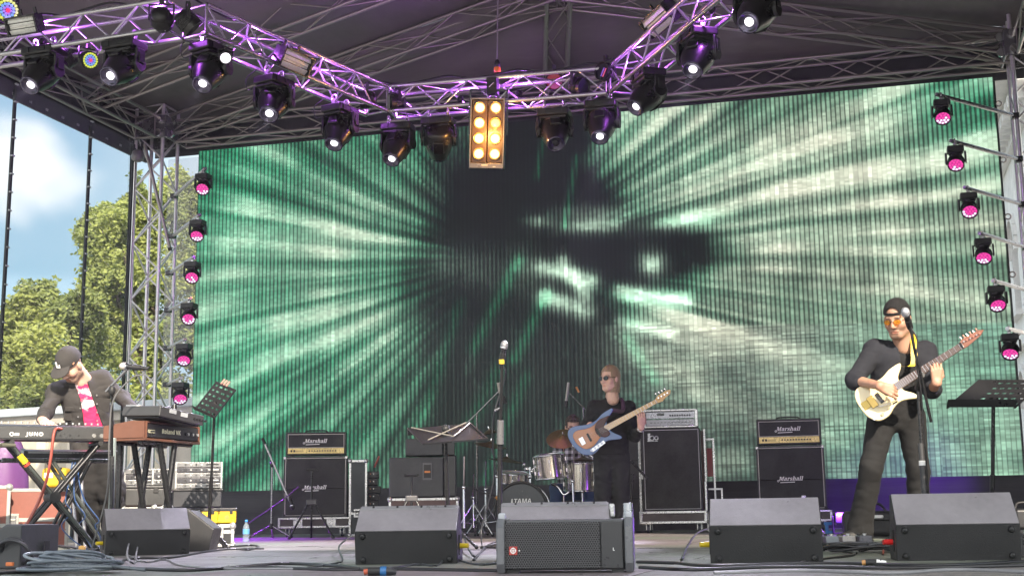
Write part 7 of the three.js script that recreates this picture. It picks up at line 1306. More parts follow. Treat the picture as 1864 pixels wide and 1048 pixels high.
// ------------------------------------------------------------------ guitar player
{
  const d = 9.5, j = { pelvis: J(1630, 748, d), chest: J(1636, 664, d), neck: J(1640, 622, d), head: J(1634, 580, d - 0.1), shR: J(1592, 637, d), shL: J(1686, 640, d + 0.04), elR: J(1557, 692, d - 0.14), wrR: J(1602, 702, d - 0.42), elL: J(1698, 708, d - 0.13), wrL: J(1706, 697, d - 0.37), hipR: J(1608, 758, d), hipL: J(1658, 758, d), knR: J(1586, 852, d - 0.12), anR: J(1567, 957, d + 0.02), toeR: J(1530, 974, d - 0.05), knL: J(1672, 856, d - 0.05), anL: J(1672, 958, d), toeL: J(1690, 978, d - 0.15) };
  j.toeR.y = 0.03; j.toeL.y = 0.03; j.anR.y = Math.max(j.anR.y, 0.09); j.anL.y = Math.max(j.anL.y, 0.09);
  const c = toC(j.chest);
  const P = person('person in black with a backwards cap and yellow glasses playing a cream guitar', j, {
    skin: [0.43, 0.245, 0.165], face: mixDir(j.head, 0.82, -0.36, -0.24), headUp: V(0, 1, 0).addScaledVector(camRt, 0.04), hk: 1.1, beard: 0.4, beardC: [0.20, 0.15, 0.12], belly: 0.01, cell: 0.0035, r: { up: 0.05, el: 0.04, fore: 0.042 },
    handR: { f: camRt.clone().multiplyScalar(0.85).addScaledVector(UP, -0.35).addScaledVector(c, 0.12), pn: c.clone().multiplyScalar(-1).addScaledVector(UP, -0.2), curls: [[0.5, 0.7], [0.6, 0.75], [0.65, 0.8], [0.7, 0.8]], side: -1, thumb: camRt.clone().multiplyScalar(0.9).addScaledVector(UP, 0.15).addScaledVector(c, -0.1) },
    handL: { f: UP.clone().multiplyScalar(0.92).addScaledVector(camRt, 0.05).addScaledVector(c, 0.16), pn: c.clone().multiplyScalar(-0.9).addScaledVector(camRt, -0.3), curls: [[0.35, 0.95], [0.45, 1.0], [0.4, 0.95], [0.35, 0.85]], side: -1, thumb: UP.clone().multiplyScalar(0.75).addScaledVector(c, -0.6) },
  });
  const { q, S } = P, fold = fabricFold(7.5, 0.0075), foldS = fabricFold(13, 0.006);
  const tr = union([...P.legs(0.028, 0.028, 0.052), cap(S(q.pelvis, 0.06, 0, 0.005), S(q.pelvis, -0.06, 0, 0.005), 0.118, 0.118), cap(S(q.pelvis, 0, 0.04, 0.025), S(q.pelvis, 0, -0.05, 0.02), 0.112, 0.1), cap(q.anR, q.anR.clone().add(V(0, -0.02, 0)), 0.078, 0.088), cap(q.anL, q.anL.clone().add(V(0, -0.02, 0)), 0.078, 0.088)], 0.035);
  const topY = S(q.pelvis, 0, 0.06).y;
  const pants = P.field('trousers', (x, y, z) => Math.max(tr(x, y, z) + fold(x, y, z), y - topY, 0.045 - y), [q.hipL, q.hipR, q.knL, q.knR, q.anL, q.anR, S(q.pelvis, 0, 0.1)], 0.011, clothM([0.010, 0.010, 0.0105], 0.92), 0.15);
  part('belt_loop', [box(0.05, 0.012, 0.006).applyQuaternion(frameZ(P.front, UP)).translate(...S(q.pelvis, -0.01, 0.045, 0.128).toArray())], silver, pants);
  const tee = union(P.torso(0.004), 0.04), low = S(q.pelvis, 0, -0.02).y;
  P.field('shirt', (x, y, z) => { let v = tee(x, y, z) + foldS(x, y, z); v = Math.max(v, low - y); const nk = Math.hypot(x - q.neck.x, (y - q.neck.y - 0.055) * 1.1, z - q.neck.z) - 0.082; return Math.max(v, -nk); }, [q.pelvis, q.chest, q.neck, q.shL, q.shR], 0.01, clothM([0.011, 0.011, 0.012], 0.92), 0.16);
  const jk = union([...P.torso(0.016), ...P.arms(0.022, 0.02, 0.16)], 0.04);
  const cx = S(q.chest, 0.028, 0);
  P.field('jacket', (x, y, z) => {
    let v = jk(x, y, z) + fold(x, y, z) * 0.9; v = Math.max(v, low - 0.01 - y);
    const rx = (x - cx.x) * P.side.x + (y - cx.y) * P.side.y + (z - cx.z) * P.side.z, rf = (x - cx.x) * P.front.x + (y - cx.y) * P.front.y + (z - cx.z) * P.front.z;
    const open = Math.max(Math.abs(rx) - (0.062 + 0.16 * Math.max(0, cx.y - y)), -rf); v = Math.max(v, -open);
    const nk = Math.hypot(x - q.neck.x, (y - q.neck.y - 0.05), z - q.neck.z) - 0.085; return Math.max(v, -nk);
  }, [q.pelvis, q.chest, q.neck, q.shL, q.shR, q.elL, q.elR], 0.01, clothM([0.016, 0.0175, 0.025], 0.92), 0.15);
  shoe(P, 'R', clothM([0.012, 0.012, 0.012], 0.6)); shoe(P, 'L', clothM([0.012, 0.012, 0.012], 0.6));
  // backwards cap: dome, front band with an arch of forehead showing, bill behind
  const dome = ell(V(0, 0.04, -0.014), V(0.084, 0.096, 0.104)), inn = ell(V(0, 0.036, -0.014), V(0.072, 0.086, 0.092));
  const capPart = headPart(P, 'cap', (x, y, z) => { let v = Math.max(dome(x, y, z), -inn(x, y, z)); v = Math.max(v, 0.038 - 0.10 * (z + 0.01) * -0.12 - y + (z < 0 ? 0.12 * z : 0)); const arch = Math.hypot(x / 1.1, (y - 0.05) * 1.0, (z - 0.085) * 0.6) - 0.04; const band = y < 0.056 ? 1 : 0; if (!band) v = Math.max(v, -arch); return v; }, 0.0035, clothM([0.009, 0.0085, 0.0095], 0.92));
  const hg = (g) => g.applyMatrix4(P.H);
  part('bill', hg(new THREE.CylinderGeometry(0.075, 0.075, 0.006, 24, 1, false, Math.PI / 2, Math.PI).scale(0.5, 1, 0.75).rotateY(Math.PI / 2).translate(0, 0.045, -0.10)), clothM([0.009, 0.0085, 0.0095], 0.92), capPart);
  part('strap_button', hg(torus(0.006, 0.002, 6, 12).rotateY(0.9).translate(0.062, 0.046, 0.072)), silver, capPart);
  const lens = new THREE.MeshPhysicalMaterial({ color: lin(0.95, 0.62, 0.12), roughness: 0.08, transmission: 0.85, thickness: 0, side: THREE.DoubleSide });
  const gl = part('glasses', [-1, 1].flatMap((s) => [torus(0.021, 0.0012, 5, 24).scale(1.15, 0.78, 1).rotateY(s * 0.24).translate(s * 0.033, -0.002, 0.098), tube(V(s * 0.06, 0.006, 0.09), V(s * 0.082, 0.004, 0.0), 0.0016, 0.0016, 5)]).concat([tube(V(-0.008, 0.004, 0.104), V(0.008, 0.004, 0.104), 0.0014, 0.0014, 5)]).map(hg), MT.steelDark, P.t);
  for (const s of [-1, 1]) part('lens', hg(disc(0.021, 0.0015, 24).rotateX(Math.PI / 2).scale(1.15, 0.78, 1).rotateY(s * 0.24).translate(s * 0.033, -0.002, 0.098)), lens, gl);
  // guitar
  const t = thing('electric_guitar', 'cream double cutaway electric guitar with dark fretboard held by the person in the cap', 'electric guitar');
  const cream = new THREE.MeshPhysicalMaterial({ color: lin(0.82, 0.70, 0.42), roughness: 0.28, clearcoat: 0.7, clearcoatRoughness: 0.12 });
  guitarBody(GS([[0.135, 0.032], [0.15, 0.062], [0.205, 0.105], [0.222, 0.132], [0.2, 0.142], [0.12, 0.14], [0.04, 0.118], [-0.03, 0.122], [-0.12, 0.15], [-0.19, 0.142], [-0.228, 0.085], [-0.236, 0.0], [-0.222, -0.085], [-0.17, -0.145], [-0.09, -0.152], [-0.01, -0.118], [0.05, -0.108], [0.11, -0.125], [0.165, -0.15], [0.184, -0.138], [0.17, -0.105], [0.13, -0.06], [0.12, -0.032]]), 0.04, cream, t);
  neckParts(t, 0.07, 0.59, 0.056, 0.043, M([0.4, 0.26, 0.13], 0.4, { bump: 0 }), M([0.10, 0.055, 0.04], 0.4, { map: T.wornFine }), 6, 24, -0.115, 0.018);
  part('headstock', prism([[0.59, -0.021], [0.59, 0.021], [0.63, 0.038], [0.76, 0.03], [0.79, 0.012], [0.75, -0.01], [0.63, -0.026]], 0.014, 0.003).translate(0, 0, 0.004), M([0.22, 0.09, 0.06], 0.35), t);
  for (let k = 0; k < 6; k++) { const x = 0.632 + k * 0.024, y = 0.034 - k * 0.002; part('tuning_peg', [tube(V(x, y - 0.02, 0.012), V(x, y - 0.02, 0.026), 0.005), tube(V(x, y, 0.0), V(x, y + 0.016, 0.0), 0.003), ball(0.008, 8, 6).scale(0.8, 1, 0.5).translate(x, y + 0.022, 0)], k % 2 ? M([0.5, 0.2, 0.15], 0.4, { metalness: 0.4 }) : MT.chrome, t); }
  part('locking_nut', box(0.018, 0.044, 0.012, 0.602, 0, 0.026, 0.002), MT.blackGloss, t);
  for (const x of [0.03, -0.06]) part('pickup', box(0.03, 0.078, 0.01, x, 0, 0.024, 0.003).rotateZ(x < 0 ? 0.06 : 0), MT.blackGloss, t);
  part('bridge', [box(0.05, 0.085, 0.014, -0.115, 0, 0.026, 0.003)], M([0.55, 0.38, 0.12], 0.3, { metalness: 0.8 }), t); part('whammy_bar', pipe([V(-0.11, -0.045, 0.035), V(-0.09, -0.06, 0.05), V(-0.03, -0.075, 0.05), V(0.03, -0.08, 0.045)], 0.003, 20, 6), MT.chrome, t);
  part('bridge_cover', box(0.05, 0.06, 0.006, -0.165, 0.005, 0.022, 0.002), M([0.5, 0.36, 0.1], 0.3, { metalness: 0.6 }), t);
  for (const [x, y] of [[-0.05, -0.095], [-0.105, -0.11]]) part('knob', disc(0.011, 0.014, 16).rotateX(Math.PI / 2).translate(x, y, 0.027), M([0.6, 0.5, 0.3], 0.35, { metalness: 0.5 }), t);
  part('switch', [box(0.04, 0.01, 0.004, 0.01, -0.088, 0.021, 0.001), tube(V(0.01, -0.088, 0.02), V(0.014, -0.086, 0.038), 0.002, 0.003)], MT.blackGloss, t); part('jack', disc(0.01, 0.006, 14).rotateX(Math.PI / 2).translate(-0.17, -0.105, 0.021), MT.chrome, t);
  const ctr = J(1615, 716, d - 0.28), tip = J(1756, 627, d - 0.36); placeGuitar(t, ctr, tip.clone().sub(ctr), toC(ctr).addScaledVector(camRt, -0.15).addScaledVector(UP, 0.1));
  t.updateMatrixWorld(); const inv = t.matrixWorld.clone().invert(), w2 = (p) => p.applyMatrix4(inv);
  const hs = V(0.175, 0.115, 0.0).applyMatrix4(t.matrixWorld), pts = [hs, J(1663, 664, d - 0.2), J(1665, 640, d - 0.16), J(1664, 618, d - 0.1), J(1660, 606, d + 0.02), J(1648, 607, d + 0.14)].map((p) => w2(p));
  const cv = new THREE.CatmullRomCurve3(pts), N = 40, pos = [], ix = []; const sd = w2(camRt.clone().add(t.position)).sub(w2(t.position.clone())).normalize(), fr = w2(toC(ctr).add(t.position)).sub(w2(t.position.clone())).normalize();
  for (let k = 0; k <= N; k++) { const p = cv.getPoint(k / N); for (const [a, b] of [[-0.024, 0], [0.024, 0], [0.024, -0.004], [-0.024, -0.004]]) { const v = p.clone().addScaledVector(sd, a).addScaledVector(fr, b); pos.push(v.x, v.y, v.z); } if (k < N) for (let e = 0; e < 4; e++) { const a = k * 4 + e, b = k * 4 + (e + 1) % 4; ix.push(a, b, b + 4, a, b + 4, a + 4); } }
  const sg = new THREE.BufferGeometry(); sg.setAttribute('position', new THREE.Float32BufferAttribute(pos, 3)); sg.setIndex(ix); sg.computeVertexNormals(); part('strap', sg, M([0.75, 0.55, 0.05], 0.6, { bumpMap: T.weave }), t);
}
// ------------------------------------------------------------------ bass player
{
  const d = 13.8, j = { pelvis: J(1113, 824, d), chest: J(1113, 760, d), neck: J(1112, 724, d), head: J(1110, 689, d - 0.06), shR: J(1083, 741, d), shL: J(1145, 742, d), elR: J(1066, 780, d + 0.06), wrR: J(1074, 773, d - 0.2), elL: J(1155, 794, d - 0.08), wrL: J(1167, 778, d - 0.33), hipR: J(1099, 832, d), hipL: J(1128, 832, d), knR: J(1098, 896, d - 0.04), anR: J(1096, 962, d), toeR: J(1092, 973, d - 0.16), knL: J(1130, 896, d - 0.04), anL: J(1132, 962, d), toeL: J(1136, 973, d - 0.16) };
  j.toeR.y = j.toeL.y = 0.03; j.anR.y = j.anL.y = 0.09;
  const c = toC(j.chest);
  const P = person('person in black with sunglasses and straight fair hair playing a bass guitar', j, { skin: [0.68, 0.43, 0.33], face: mixDir(j.head, 0.72, -0.66, 0.03), hk: 1.07, brow: [0.2, 0.13, 0.08], r: { up: 0.044, el: 0.036 },
    handR: { f: camRt.clone().multiplyScalar(0.62).addScaledVector(UP, -0.75).addScaledVector(c, 0.1), pn: c.clone().multiplyScalar(-1), curls: [[0.3, 0.5], [0.35, 0.55], [0.4, 0.55], [0.4, 0.5]], side: -1, k: 1.12 },
    handL: { f: UP.clone().multiplyScalar(0.9).addScaledVector(camRt, 0.05).addScaledVector(c, 0.25), pn: c.clone().multiplyScalar(-0.9).addScaledVector(camRt, -0.35), curls: [[0.3, 0.85], [0.35, 0.9], [0.35, 0.85], [0.3, 0.8]], side: -1, thumb: UP.clone().multiplyScalar(0.75).addScaledVector(c, -0.6), k: 1.12 } });
  const { q, S } = P, fold = fabricFold(8.5, 0.011), top = S(q.pelvis, 0, 0.08).y;
  const tr = union([...P.legs(0.03, 0.036, 0.05), cap(S(q.pelvis, 0.05, 0), S(q.pelvis, -0.05, 0), 0.115, 0.115)], 0.035);
  P.field('trousers', (x, y, z) => Math.max(tr(x, y, z) + fold(x, y, z), y - top, 0.04 - y), [q.hipL, q.hipR, q.knL, q.knR, q.anL, q.anR, S(q.pelvis, 0, 0.1)], 0.013, black2, 0.15);
  const sw = union([...P.torso(0.016), ...P.arms(0.022, 0.016, 0.72)], 0.04), low = S(q.pelvis, 0, -0.03).y;
  P.field('sweater', (x, y, z) => { let v = Math.max(sw(x, y, z) + fold(x, y, z) * 0.8, low - y); const nk = Math.hypot(x - q.neck.x, (y - q.neck.y - 0.05), z - q.neck.z) - 0.058; return Math.max(v, -nk); }, [q.pelvis, q.chest, q.neck, q.shL, q.shR, q.elL, q.elR, q.wrR, q.wrL], 0.012, black1, 0.14);
  part('collar_tag', box(0.03, 0.018, 0.004).applyQuaternion(frameZ(P.front, UP)).translate(...S(q.neck, 0.0, -0.028, 0.066).toArray()), whiteLogo, P.t);
  shoe(P, 'R', clothM([0.012, 0.012, 0.012], 0.6)); shoe(P, 'L', clothM([0.012, 0.012, 0.012], 0.6));
  const hin = ell(V(0, 0.03, -0.006), V(0.073, 0.084, 0.093)), hout = ell(V(0, 0.038, -0.018), V(0.087, 0.1, 0.104));
  headPart(P, 'hair', (x, y, z) => { const st = 0.003 * noise.noise(Math.atan2(x, -z) * 16, y * 7, 0); let v = hout(x, y, z); const fall = Math.max(Math.hypot(x / 1.0, (z + 0.03) / 0.95) - (0.084 - 0.12 * Math.max(0, -0.06 - y)), y - 0.03, -0.175 - y + 0.4 * (z > 0 ? z : 0)); v = smin(v, fall, 0.02) + st; const faceCut = Math.max(Math.abs(x) - 0.06, -(z - 0.03), y - 0.066 + 1.6 * x * x); v = Math.max(v, -faceCut); return v; }, 0.005, M([0.34, 0.235, 0.145], 0.5, { map: T.wornFine, bumpMap: T.brushed, bump: 0.004 }));
  const hg = (g) => g.applyMatrix4(P.H), gl = part('sunglasses', [-1, 1].map((s) => tube(V(s * 0.062, 0.006, 0.088), V(s * 0.084, 0.004, 0.0), 0.0022, 0.0022, 5)).concat([tube(V(-0.012, 0.006, 0.102), V(0.012, 0.006, 0.102), 0.002, 0.002, 5)]).map(hg), MT.blackGloss, P.t);
  for (const s of [-1, 1]) part('lens', hg(disc(0.026, 0.004, 20).rotateX(Math.PI / 2).scale(1.05, 0.85, 1).rotateY(s * 0.25).translate(s * 0.034, -0.001, 0.096)), MT.blackGloss, gl);
  part('wristwatch', [torus(0.034, 0.008, 8, 20).applyQuaternion(new THREE.Quaternion().setFromUnitVectors(V(0, 0, 1), q.wrL.clone().sub(q.elL).normalize())).translate(q.wrL.x, q.wrL.y - 0.01, q.wrL.z)], silver, P.t);
  const t = thing('bass_guitar', 'blue grey and sunburst bass guitar with pale maple neck held by the person in sunglasses', 'bass guitar');
  const bodyM = new THREE.MeshPhysicalMaterial({ color: lin(0.095, 0.16, 0.33), roughness: 0.25, clearcoat: 0.8 });
  guitarBody([[0.14, 0.034], [0.16, 0.07], [0.24, 0.115], [0.27, 0.14], [0.25, 0.155], [0.15, 0.15], [0.05, 0.12], [-0.05, 0.13], [-0.16, 0.17], [-0.235, 0.165], [-0.275, 0.1], [-0.27, 0.0], [-0.24, -0.1], [-0.17, -0.16], [-0.09, -0.165], [0.0, -0.125], [0.07, -0.12], [0.15, -0.15], [0.2, -0.165], [0.21, -0.14], [0.17, -0.09], [0.14, -0.034]], 0.042, bodyM, t);
  const sun2 = guitarBody([[0.06, 0.025], [0.12, 0.055], [0.17, 0.09], [0.1, 0.11], [0.0, 0.085], [-0.08, 0.095], [-0.17, 0.12], [-0.225, 0.09], [-0.225, 0.0], [-0.18, -0.08], [-0.1, -0.1], [0.0, -0.06], [0.05, -0.03]], 0.003, new THREE.MeshPhysicalMaterial({ color: lin(0.5, 0.22, 0.10), roughness: 0.25, clearcoat: 0.8 }), t); sun2.name = 'sunburst_panel'; sun2.geometry.translate(0, 0, 0.0225);
  const pg = guitarBody([[0.1, 0.02], [0.16, 0.07], [0.2, 0.1], [0.1, 0.105], [0.02, 0.07], [0.0, -0.01], [0.06, -0.075], [0.12, -0.07], [0.12, -0.02]], 0.004, M([0.07, 0.012, 0.014], 0.25, { bump: 0 }), t); pg.name = 'pickguard'; pg.geometry.translate(0, 0, 0.026);
  neckParts(t, 0.09, 0.69, 0.062, 0.04, M([0.72, 0.45, 0.17], 0.35, { bump: 0 }), M([0.78, 0.5, 0.2], 0.32, { bump: 0 }), 4, 20, -0.16, 0.02);
  part('headstock', prism([[0.69, -0.02], [0.69, 0.02], [0.73, 0.042], [0.83, 0.052], [0.88, 0.035], [0.86, 0.0], [0.8, -0.012], [0.75, -0.03]], 0.014, 0.003).translate(0, 0, 0.004), M([0.72, 0.45, 0.17], 0.35, { bump: 0 }), t);
  for (let k = 0; k < 4; k++) part('tuning_peg', [tube(V(0.73 + k * 0.035, 0.02, 0.01), V(0.73 + k * 0.035, 0.02, 0.028), 0.007), tube(V(0.73 + k * 0.035, 0.04, 0), V(0.73 + k * 0.035, 0.066, 0), 0.004), ball(0.014, 8, 6).scale(1, 0.8, 0.4).translate(0.73 + k * 0.035, 0.07, 0)], MT.chrome, t);
  for (const x of [0.02, -0.085]) part('pickup', box(0.022, 0.09, 0.012, x, 0, 0.028, 0.003), MT.blackGloss, t);
  part('bridge', box(0.05, 0.08, 0.014, -0.165, 0, 0.028, 0.003), MT.chrome, t); part('control_plate', box(0.16, 0.035, 0.004, -0.06, -0.115, 0.024, 0.001).rotateZ(0.12), MT.chrome, t);
  for (let k = 0; k < 4; k++) part('knob', disc(0.013, 0.02, 16).rotateX(Math.PI / 2).translate(-0.0 - k * 0.042, -0.113 - k * 0.005, 0.035), M([0.6, 0.65, 0.8], 0.3, { metalness: 0.4 }), t);
  const ctr = J(1086, 789, d - 0.3), tip = J(1227, 713, d - 0.3); placeGuitar(t, ctr, tip.clone().sub(ctr), toC(ctr).addScaledVector(UP, 0.05));
  t.updateMatrixWorld(); const inv = t.matrixWorld.clone().invert();
  part('strap', pipe([V(0.25, 0.14, 0).applyMatrix4(t.matrixWorld), J(1133, 748, d - 0.17), J(1134, 733, d - 0.1), J(1131, 727, d)].map((p) => p.applyMatrix4(inv)), 0.022, 24, 8), clothM([0.09, 0.04, 0.08], 0.7), t);
}
// ------------------------------------------------------------------ drummer
{
  const d = 15.8, j = { pelvis: J(1042, 893, d), chest: J(1043, 838, d), neck: J(1043, 807, d), head: J(1043, 778, d - 0.05), shR: J(1018, 818, d), shL: J(1068, 818, d), elR: J(1008, 856, d - 0.05), wrR: J(1026, 850, d - 0.28), elL: J(1082, 856, d - 0.05), wrL: J(1082, 853, d - 0.3), hipR: J(1030, 896, d), hipL: J(1056, 896, d), knR: J(1012, 888, d - 0.4), anR: J(1012, 945, d - 0.35), toeR: J(1010, 955, d - 0.55), knL: J(1072, 880, d - 0.4), anL: J(1072, 945, d - 0.35), toeL: J(1074, 955, d - 0.55) };
  j.toeR.y = j.toeL.y = 0.03; j.anR.y = j.anL.y = 0.09; const c = toC(j.chest);
  const P = person('person with dark hair and glasses in a checked shirt seated at the drums', j, { skin: [0.6, 0.38, 0.29], face: mixDir(j.head, 0.95, 0.12, -0.12), hk: 1.07, handR: { f: UP.clone().multiplyScalar(-0.5).addScaledVector(camRt, 0.4).addScaledVector(c, 0.6), pn: UP.clone().multiplyScalar(-1).addScaledVector(c, -0.3), curls: [1.1, 1.15, 1.2, 1.2], side: -1 }, handL: { f: UP.clone().multiplyScalar(-0.4).addScaledVector(camRt, -0.5).addScaledVector(c, 0.6), pn: UP.clone().multiplyScalar(-1), curls: [1.1, 1.15, 1.2, 1.2], side: 1 } });
  const { q, S } = P, fold = fabricFold(10, 0.006), plaid = dataTex(64, 64, (u, v) => { const a = u < 0.5 ? 1 : 0, b = v < 0.5 ? 1 : 0; const k = a && b ? 0.025 : a || b ? 0.24 : 0.68; return [k, k, k * 1.05]; }, false, 1 / 0.075, 1 / 0.075);
  const shm = new THREE.MeshStandardMaterial({ color: lin(0.9, 0.9, 0.9), roughness: 0.9, map: plaid });
  const f = union([...P.torso(0.018), ...P.arms(0.02, 0.016, 0.8)], 0.04), low = q.pelvis.y - 0.05;
  P.field('shirt', (x, y, z) => Math.max(f(x, y, z) + fold(x, y, z), low - y, -(Math.hypot(x - q.neck.x, y - q.neck.y - 0.055, z - q.neck.z) - 0.075)), [q.pelvis, q.chest, q.neck, q.elL, q.elR, q.wrL, q.wrR, q.shL, q.shR], 0.013, shm, 0.14);
  const tr = union([...P.legs(0.018, 0.022, 0.03), cap(S(q.pelvis, 0.05, 0), S(q.pelvis, -0.05, 0), 0.11, 0.11)], 0.035);
  P.field('jeans', (x, y, z) => Math.max(tr(x, y, z) + fold(x, y, z), 0.05 - y, y - q.pelvis.y - 0.08), [q.hipL, q.hipR, q.knL, q.knR, q.anL, q.anR], 0.014, clothM([0.10, 0.17, 0.30], 0.85), 0.14);
  shoe(P, 'R', black2); shoe(P, 'L', black2);
  const hout = ell(V(0, 0.048, -0.016), V(0.086, 0.096, 0.106));
  headPart(P, 'hair', (x, y, z) => Math.max(hout(x, y, z) + 0.008 * noise.noise(x * 55, y * 55, z * 55) + 0.004 * noise.noise(x * 120, y * 120, z * 120), -Math.max(Math.abs(x) - 0.068, -(z - 0.02), y - 0.068), -0.01 - y + (z < -0.02 ? -0.06 : 0)), 0.006, M([0.05, 0.033, 0.025], 0.6));
  const hg = (g) => g.applyMatrix4(P.H); part('glasses', [-1, 1].flatMap((s) => [torus(0.024, 0.0035, 6, 22).scale(1.1, 0.75, 1).rotateY(s * 0.24).translate(s * 0.033, -0.0, 0.1), tube(V(s * 0.06, 0.006, 0.09), V(s * 0.084, 0.004, 0.0), 0.003, 0.003, 5)]).concat([tube(V(-0.008, 0.004, 0.105), V(0.008, 0.004, 0.105), 0.003, 0.003, 5)]).map(hg), MT.blackGloss, P.t);
  const st = (label, a, b) => { const t = thing('drumstick', label, 'drumstick', a), e = b.clone().sub(a); part('shaft', tube(V(0, 0, 0), e.clone().multiplyScalar(0.85), 0.008, 0.007), M([0.5, 0.3, 0.14], 0.5), t); part('tip', [tube(e.clone().multiplyScalar(0.85), e, 0.007, 0.004), ball(0.007, 8, 6).translate(e.x, e.y, e.z)], M([0.5, 0.3, 0.14], 0.5), t); };
  st('wooden drumstick raised in the drummer\'s left side hand', J(1027, 857, d - 0.38), J(1026, 818, d - 0.42)); st('wooden drumstick in the drummer\'s hand by the floor tom', J(1084, 857, d - 0.4), J(1062, 856, d - 0.5));
}
// ------------------------------------------------------------------ keyboard player
{
  const d = 11.0, j = { pelvis: J(172, 806, d + 0.1), chest: J(152, 728, d), neck: J(145, 694, d - 0.08), head: J(126, 664, d - 0.2), shR: J(102, 712, d - 0.12), shL: J(184, 690, d + 0.08), elR: J(82, 752, d - 0.3), wrR: J(76, 764, d - 0.55), elL: J(222, 724, d + 0.05), wrL: J(244, 748, d - 0.2), hipR: J(157, 814, d + 0.1), hipL: J(190, 814, d + 0.1), knR: J(160, 892, d), anR: J(160, 972, d + 0.1), toeR: J(150, 992, d - 0.1), knL: J(202, 892, d), anL: J(208, 972, d + 0.1), toeL: J(214, 992, d - 0.1) };
  j.toeR.y = j.toeL.y = 0.03; j.anR.y = j.anL.y = 0.09; const c = toC(j.chest);
  const P = person('person in a grey cap and open grey shirt bending over the keyboards', j, { skin: [0.62, 0.40, 0.29], face: mixDir(j.head, 0.55, -0.46, -0.66), headUp: V(0, 1, 0).addScaledVector(camRt, 0.12), hk: 1.12, beard: 0.8, beardC: [0.10, 0.065, 0.045], belly: 0.025, cell: 0.004, r: { thigh: 0.085, up: 0.046, el: 0.04, fore: 0.04 },
    handR: { f: c.clone().multiplyScalar(0.85).addScaledVector(camRt, 0.32).addScaledVector(UP, -0.25), pn: UP.clone().multiplyScalar(-1), curls: [[0.35, 0.45], [0.35, 0.45], [0.4, 0.45], [0.4, 0.45]], side: 1, k: 1.2 }, handL: { f: c.clone().multiplyScalar(0.6).addScaledVector(camRt, 0.5).addScaledVector(UP, -0.3), pn: UP.clone().multiplyScalar(-1), curls: [0.4, 0.4, 0.4, 0.4], side: -1 } });
  const { q, S } = P, fold = fabricFold(7, 0.010), foldS = fabricFold(14, 0.006, 1.6);
  const tr = union([...P.legs(0.042, 0.055, 0.062), cap(S(q.pelvis, 0.06, 0), S(q.pelvis, -0.06, 0), 0.13, 0.13)], 0.04);
  P.field('trousers', (x, y, z) => Math.max(tr(x, y, z) + fold(x, y, z) * 1.5, 0.045 - y, y - q.pelvis.y - 0.06), [q.hipL, q.hipR, q.knL, q.knR, q.anL, q.anR], 0.013, clothM([0.013, 0.012, 0.012], 0.92), 0.18);
  // pink t-shirt with a pale faded print
  const prt = dataTex(256, 256, (u, v) => { const n = fbm(u * 5, v * 9, 3, 4); const band = sstep(0.40, 0.44, v) * (1 - sstep(0.80, 0.84, v)); const ink = band * sstep(-0.12, 0.08, n + 0.12 * Math.sin(v * 40)); return [mixv(0.62, 0.86, ink), mixv(0.03, 0.72, ink), mixv(0.12, 0.72, ink)]; }, false, 1 / 0.62, 1 / 0.62);
  prt.offset.set(0.2, 0.40 - (q.pelvis.y + 0.24) / 0.62);
  const teeM = new THREE.MeshStandardMaterial({ color: lin(1, 1, 1), roughness: 0.9, map: prt });
  const tee = union(P.torso(0.006), 0.04), low = q.pelvis.y - 0.10;
  P.field('shirt', (x, y, z) => Math.max(tee(x, y, z) + foldS(x, y, z), low - y, -(Math.hypot(x - q.neck.x, y - q.neck.y - 0.06, z - q.neck.z) - 0.085)), [q.pelvis, q.chest, q.neck, q.shL, q.shR, S(q.pelvis, 0, -0.1)], 0.011, teeM, 0.17);
  const jk = union([...P.torso(0.022), ...P.arms(0.018, 0.02, 0.9), cap(S(q.pelvis, 0.07, -0.1), S(q.pelvis, 0.07, 0), 0.13), cap(S(q.pelvis, -0.07, -0.1), S(q.pelvis, -0.07, 0), 0.13)], 0.045), ax = S(q.chest, 0.0, 0), dirT = q.chest.clone().sub(q.pelvis).normalize(), sx = P.side.clone().addScaledVector(dirT, -P.side.dot(dirT)).normalize();
  const jm = clothM([0.046, 0.042, 0.04], 0.88), shirtF = P.field('overshirt', (x, y, z) => {
    let v = Math.max(jk(x, y, z) + fold(x, y, z), low - 0.02 - y); const dx = x - ax.x, dy = y - ax.y, dz = z - ax.z, rx = dx * sx.x + dy * sx.y + dz * sx.z, rf = dx * P.front.x + dy * P.front.y + dz * P.front.z;
    v = Math.max(v, -Math.max(Math.abs(rx + 0.005) - (0.047 + 0.1 * Math.max(0, -dy)), -rf)); return Math.max(v, -(Math.hypot(x - q.neck.x, y - q.neck.y - 0.06, z - q.neck.z) - 0.088)); }, [q.pelvis, q.chest, q.neck, q.shL, q.shR, q.elL, q.elR, q.wrL, q.wrR, S(q.pelvis, 0, -0.2)], 0.011, jm, 0.17);
  const surf = (a, b) => { let p = S(q.chest, a, b, 0.3); for (let k = 0; k < 60; k++) { const v = jk(p.x, p.y, p.z); if (v < 0.003) break; p.addScaledVector(P.front, -Math.max(v * 0.6, 0.002)); } return p; };
  const fq = frameZ(P.front, UP);
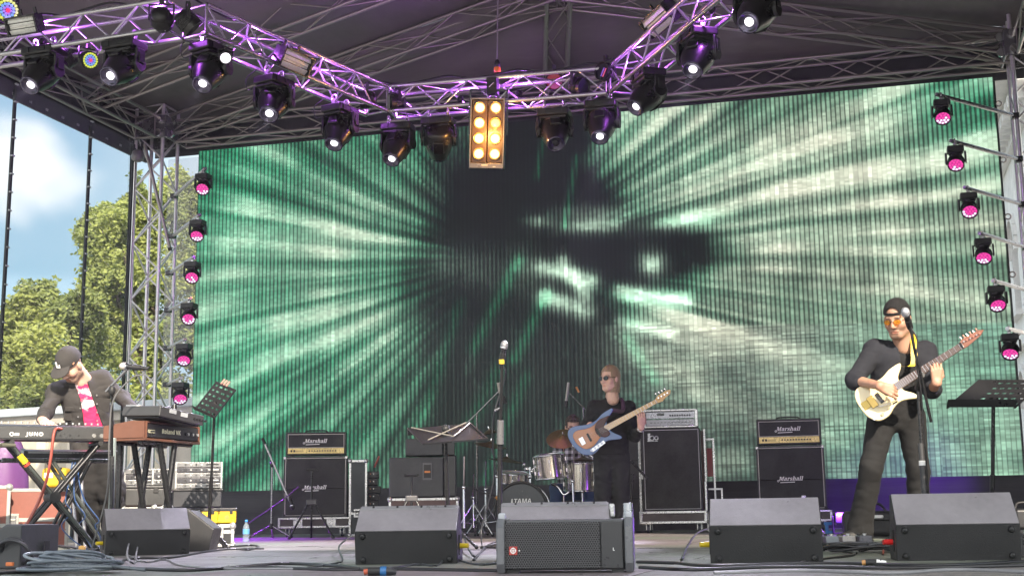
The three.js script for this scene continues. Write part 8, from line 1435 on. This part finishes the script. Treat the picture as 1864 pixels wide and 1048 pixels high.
  for (const a of [-0.135, 0.14]) { part('pocket_flap', box(0.10, 0.035, 0.012, 0, 0, 0, 0.005).applyQuaternion(fq).translate(...surf(a, -0.02).addScaledVector(P.front, 0.006).toArray()), jm, shirtF); part('pocket', box(0.095, 0.10, 0.008, 0, 0, 0, 0.003).applyQuaternion(fq).translate(...surf(a, -0.07).addScaledVector(P.front, 0.003).toArray()), jm, shirtF); }
  for (let k = 0; k < 5; k++) for (const a of [-0.062 - 0.006 * k, 0.062 + 0.008 * k]) part('button', disc(0.007, 0.006, 10).rotateX(Math.PI / 2).applyQuaternion(fq).translate(...surf(a, 0.05 - k * 0.075).addScaledVector(P.front, 0.004).toArray()), silver, shirtF);
  shoe(P, 'R', clothM([0.03, 0.03, 0.03], 0.7)); shoe(P, 'L', clothM([0.03, 0.03, 0.03], 0.7));
  const dome = ell(V(0, 0.042, -0.012), V(0.086, 0.1, 0.106)), bill = (x, y, z) => Math.max(ell(V(0, 0.052, 0.1), V(0.075, 0.2, 0.078))(x, y, z), Math.abs(y - 0.056 + 0.22 * (z - 0.09) + 3.2 * x * x) - 0.0045, 0.06 - z);
  const capM = clothM([0.05, 0.046, 0.044], 0.88), cp = headPart(P, 'cap', (x, y, z) => smin(Math.max(dome(x, y, z), 0.03 - y + (z < 0 ? 0.1 * z : 0)), bill(x, y, z), 0.006), 0.004, capM, 0.22), hg = (g) => g.applyMatrix4(P.H);
  part('patch', [box(0.012, 0.045, 0.006, -0.012, 0, 0, 0.002), box(0.032, 0.012, 0.006, 0, -0.018, 0, 0.002), box(0.01, 0.02, 0.006, 0.012, -0.008, 0, 0.002)].map((g) => hg(g.rotateX(-0.35).translate(0, 0.088, 0.091))), whiteLogo, cp);
  part('cap_button', hg(ball(0.008, 10, 8).scale(1, 0.6, 1).translate(0, 0.143, -0.012)), capM, cp);
  part('side_badge', hg(box(0.004, 0.012, 0.022, 0.08, 0.05, 0.03, 0.002).rotateY(0)), M([0.7, 0.35, 0.2], 0.5), cp);
}
scene.fog = new THREE.FogExp2(new THREE.Color(0.9,0.9,0.95), 0.0008);
renderer.render(scene, camera);
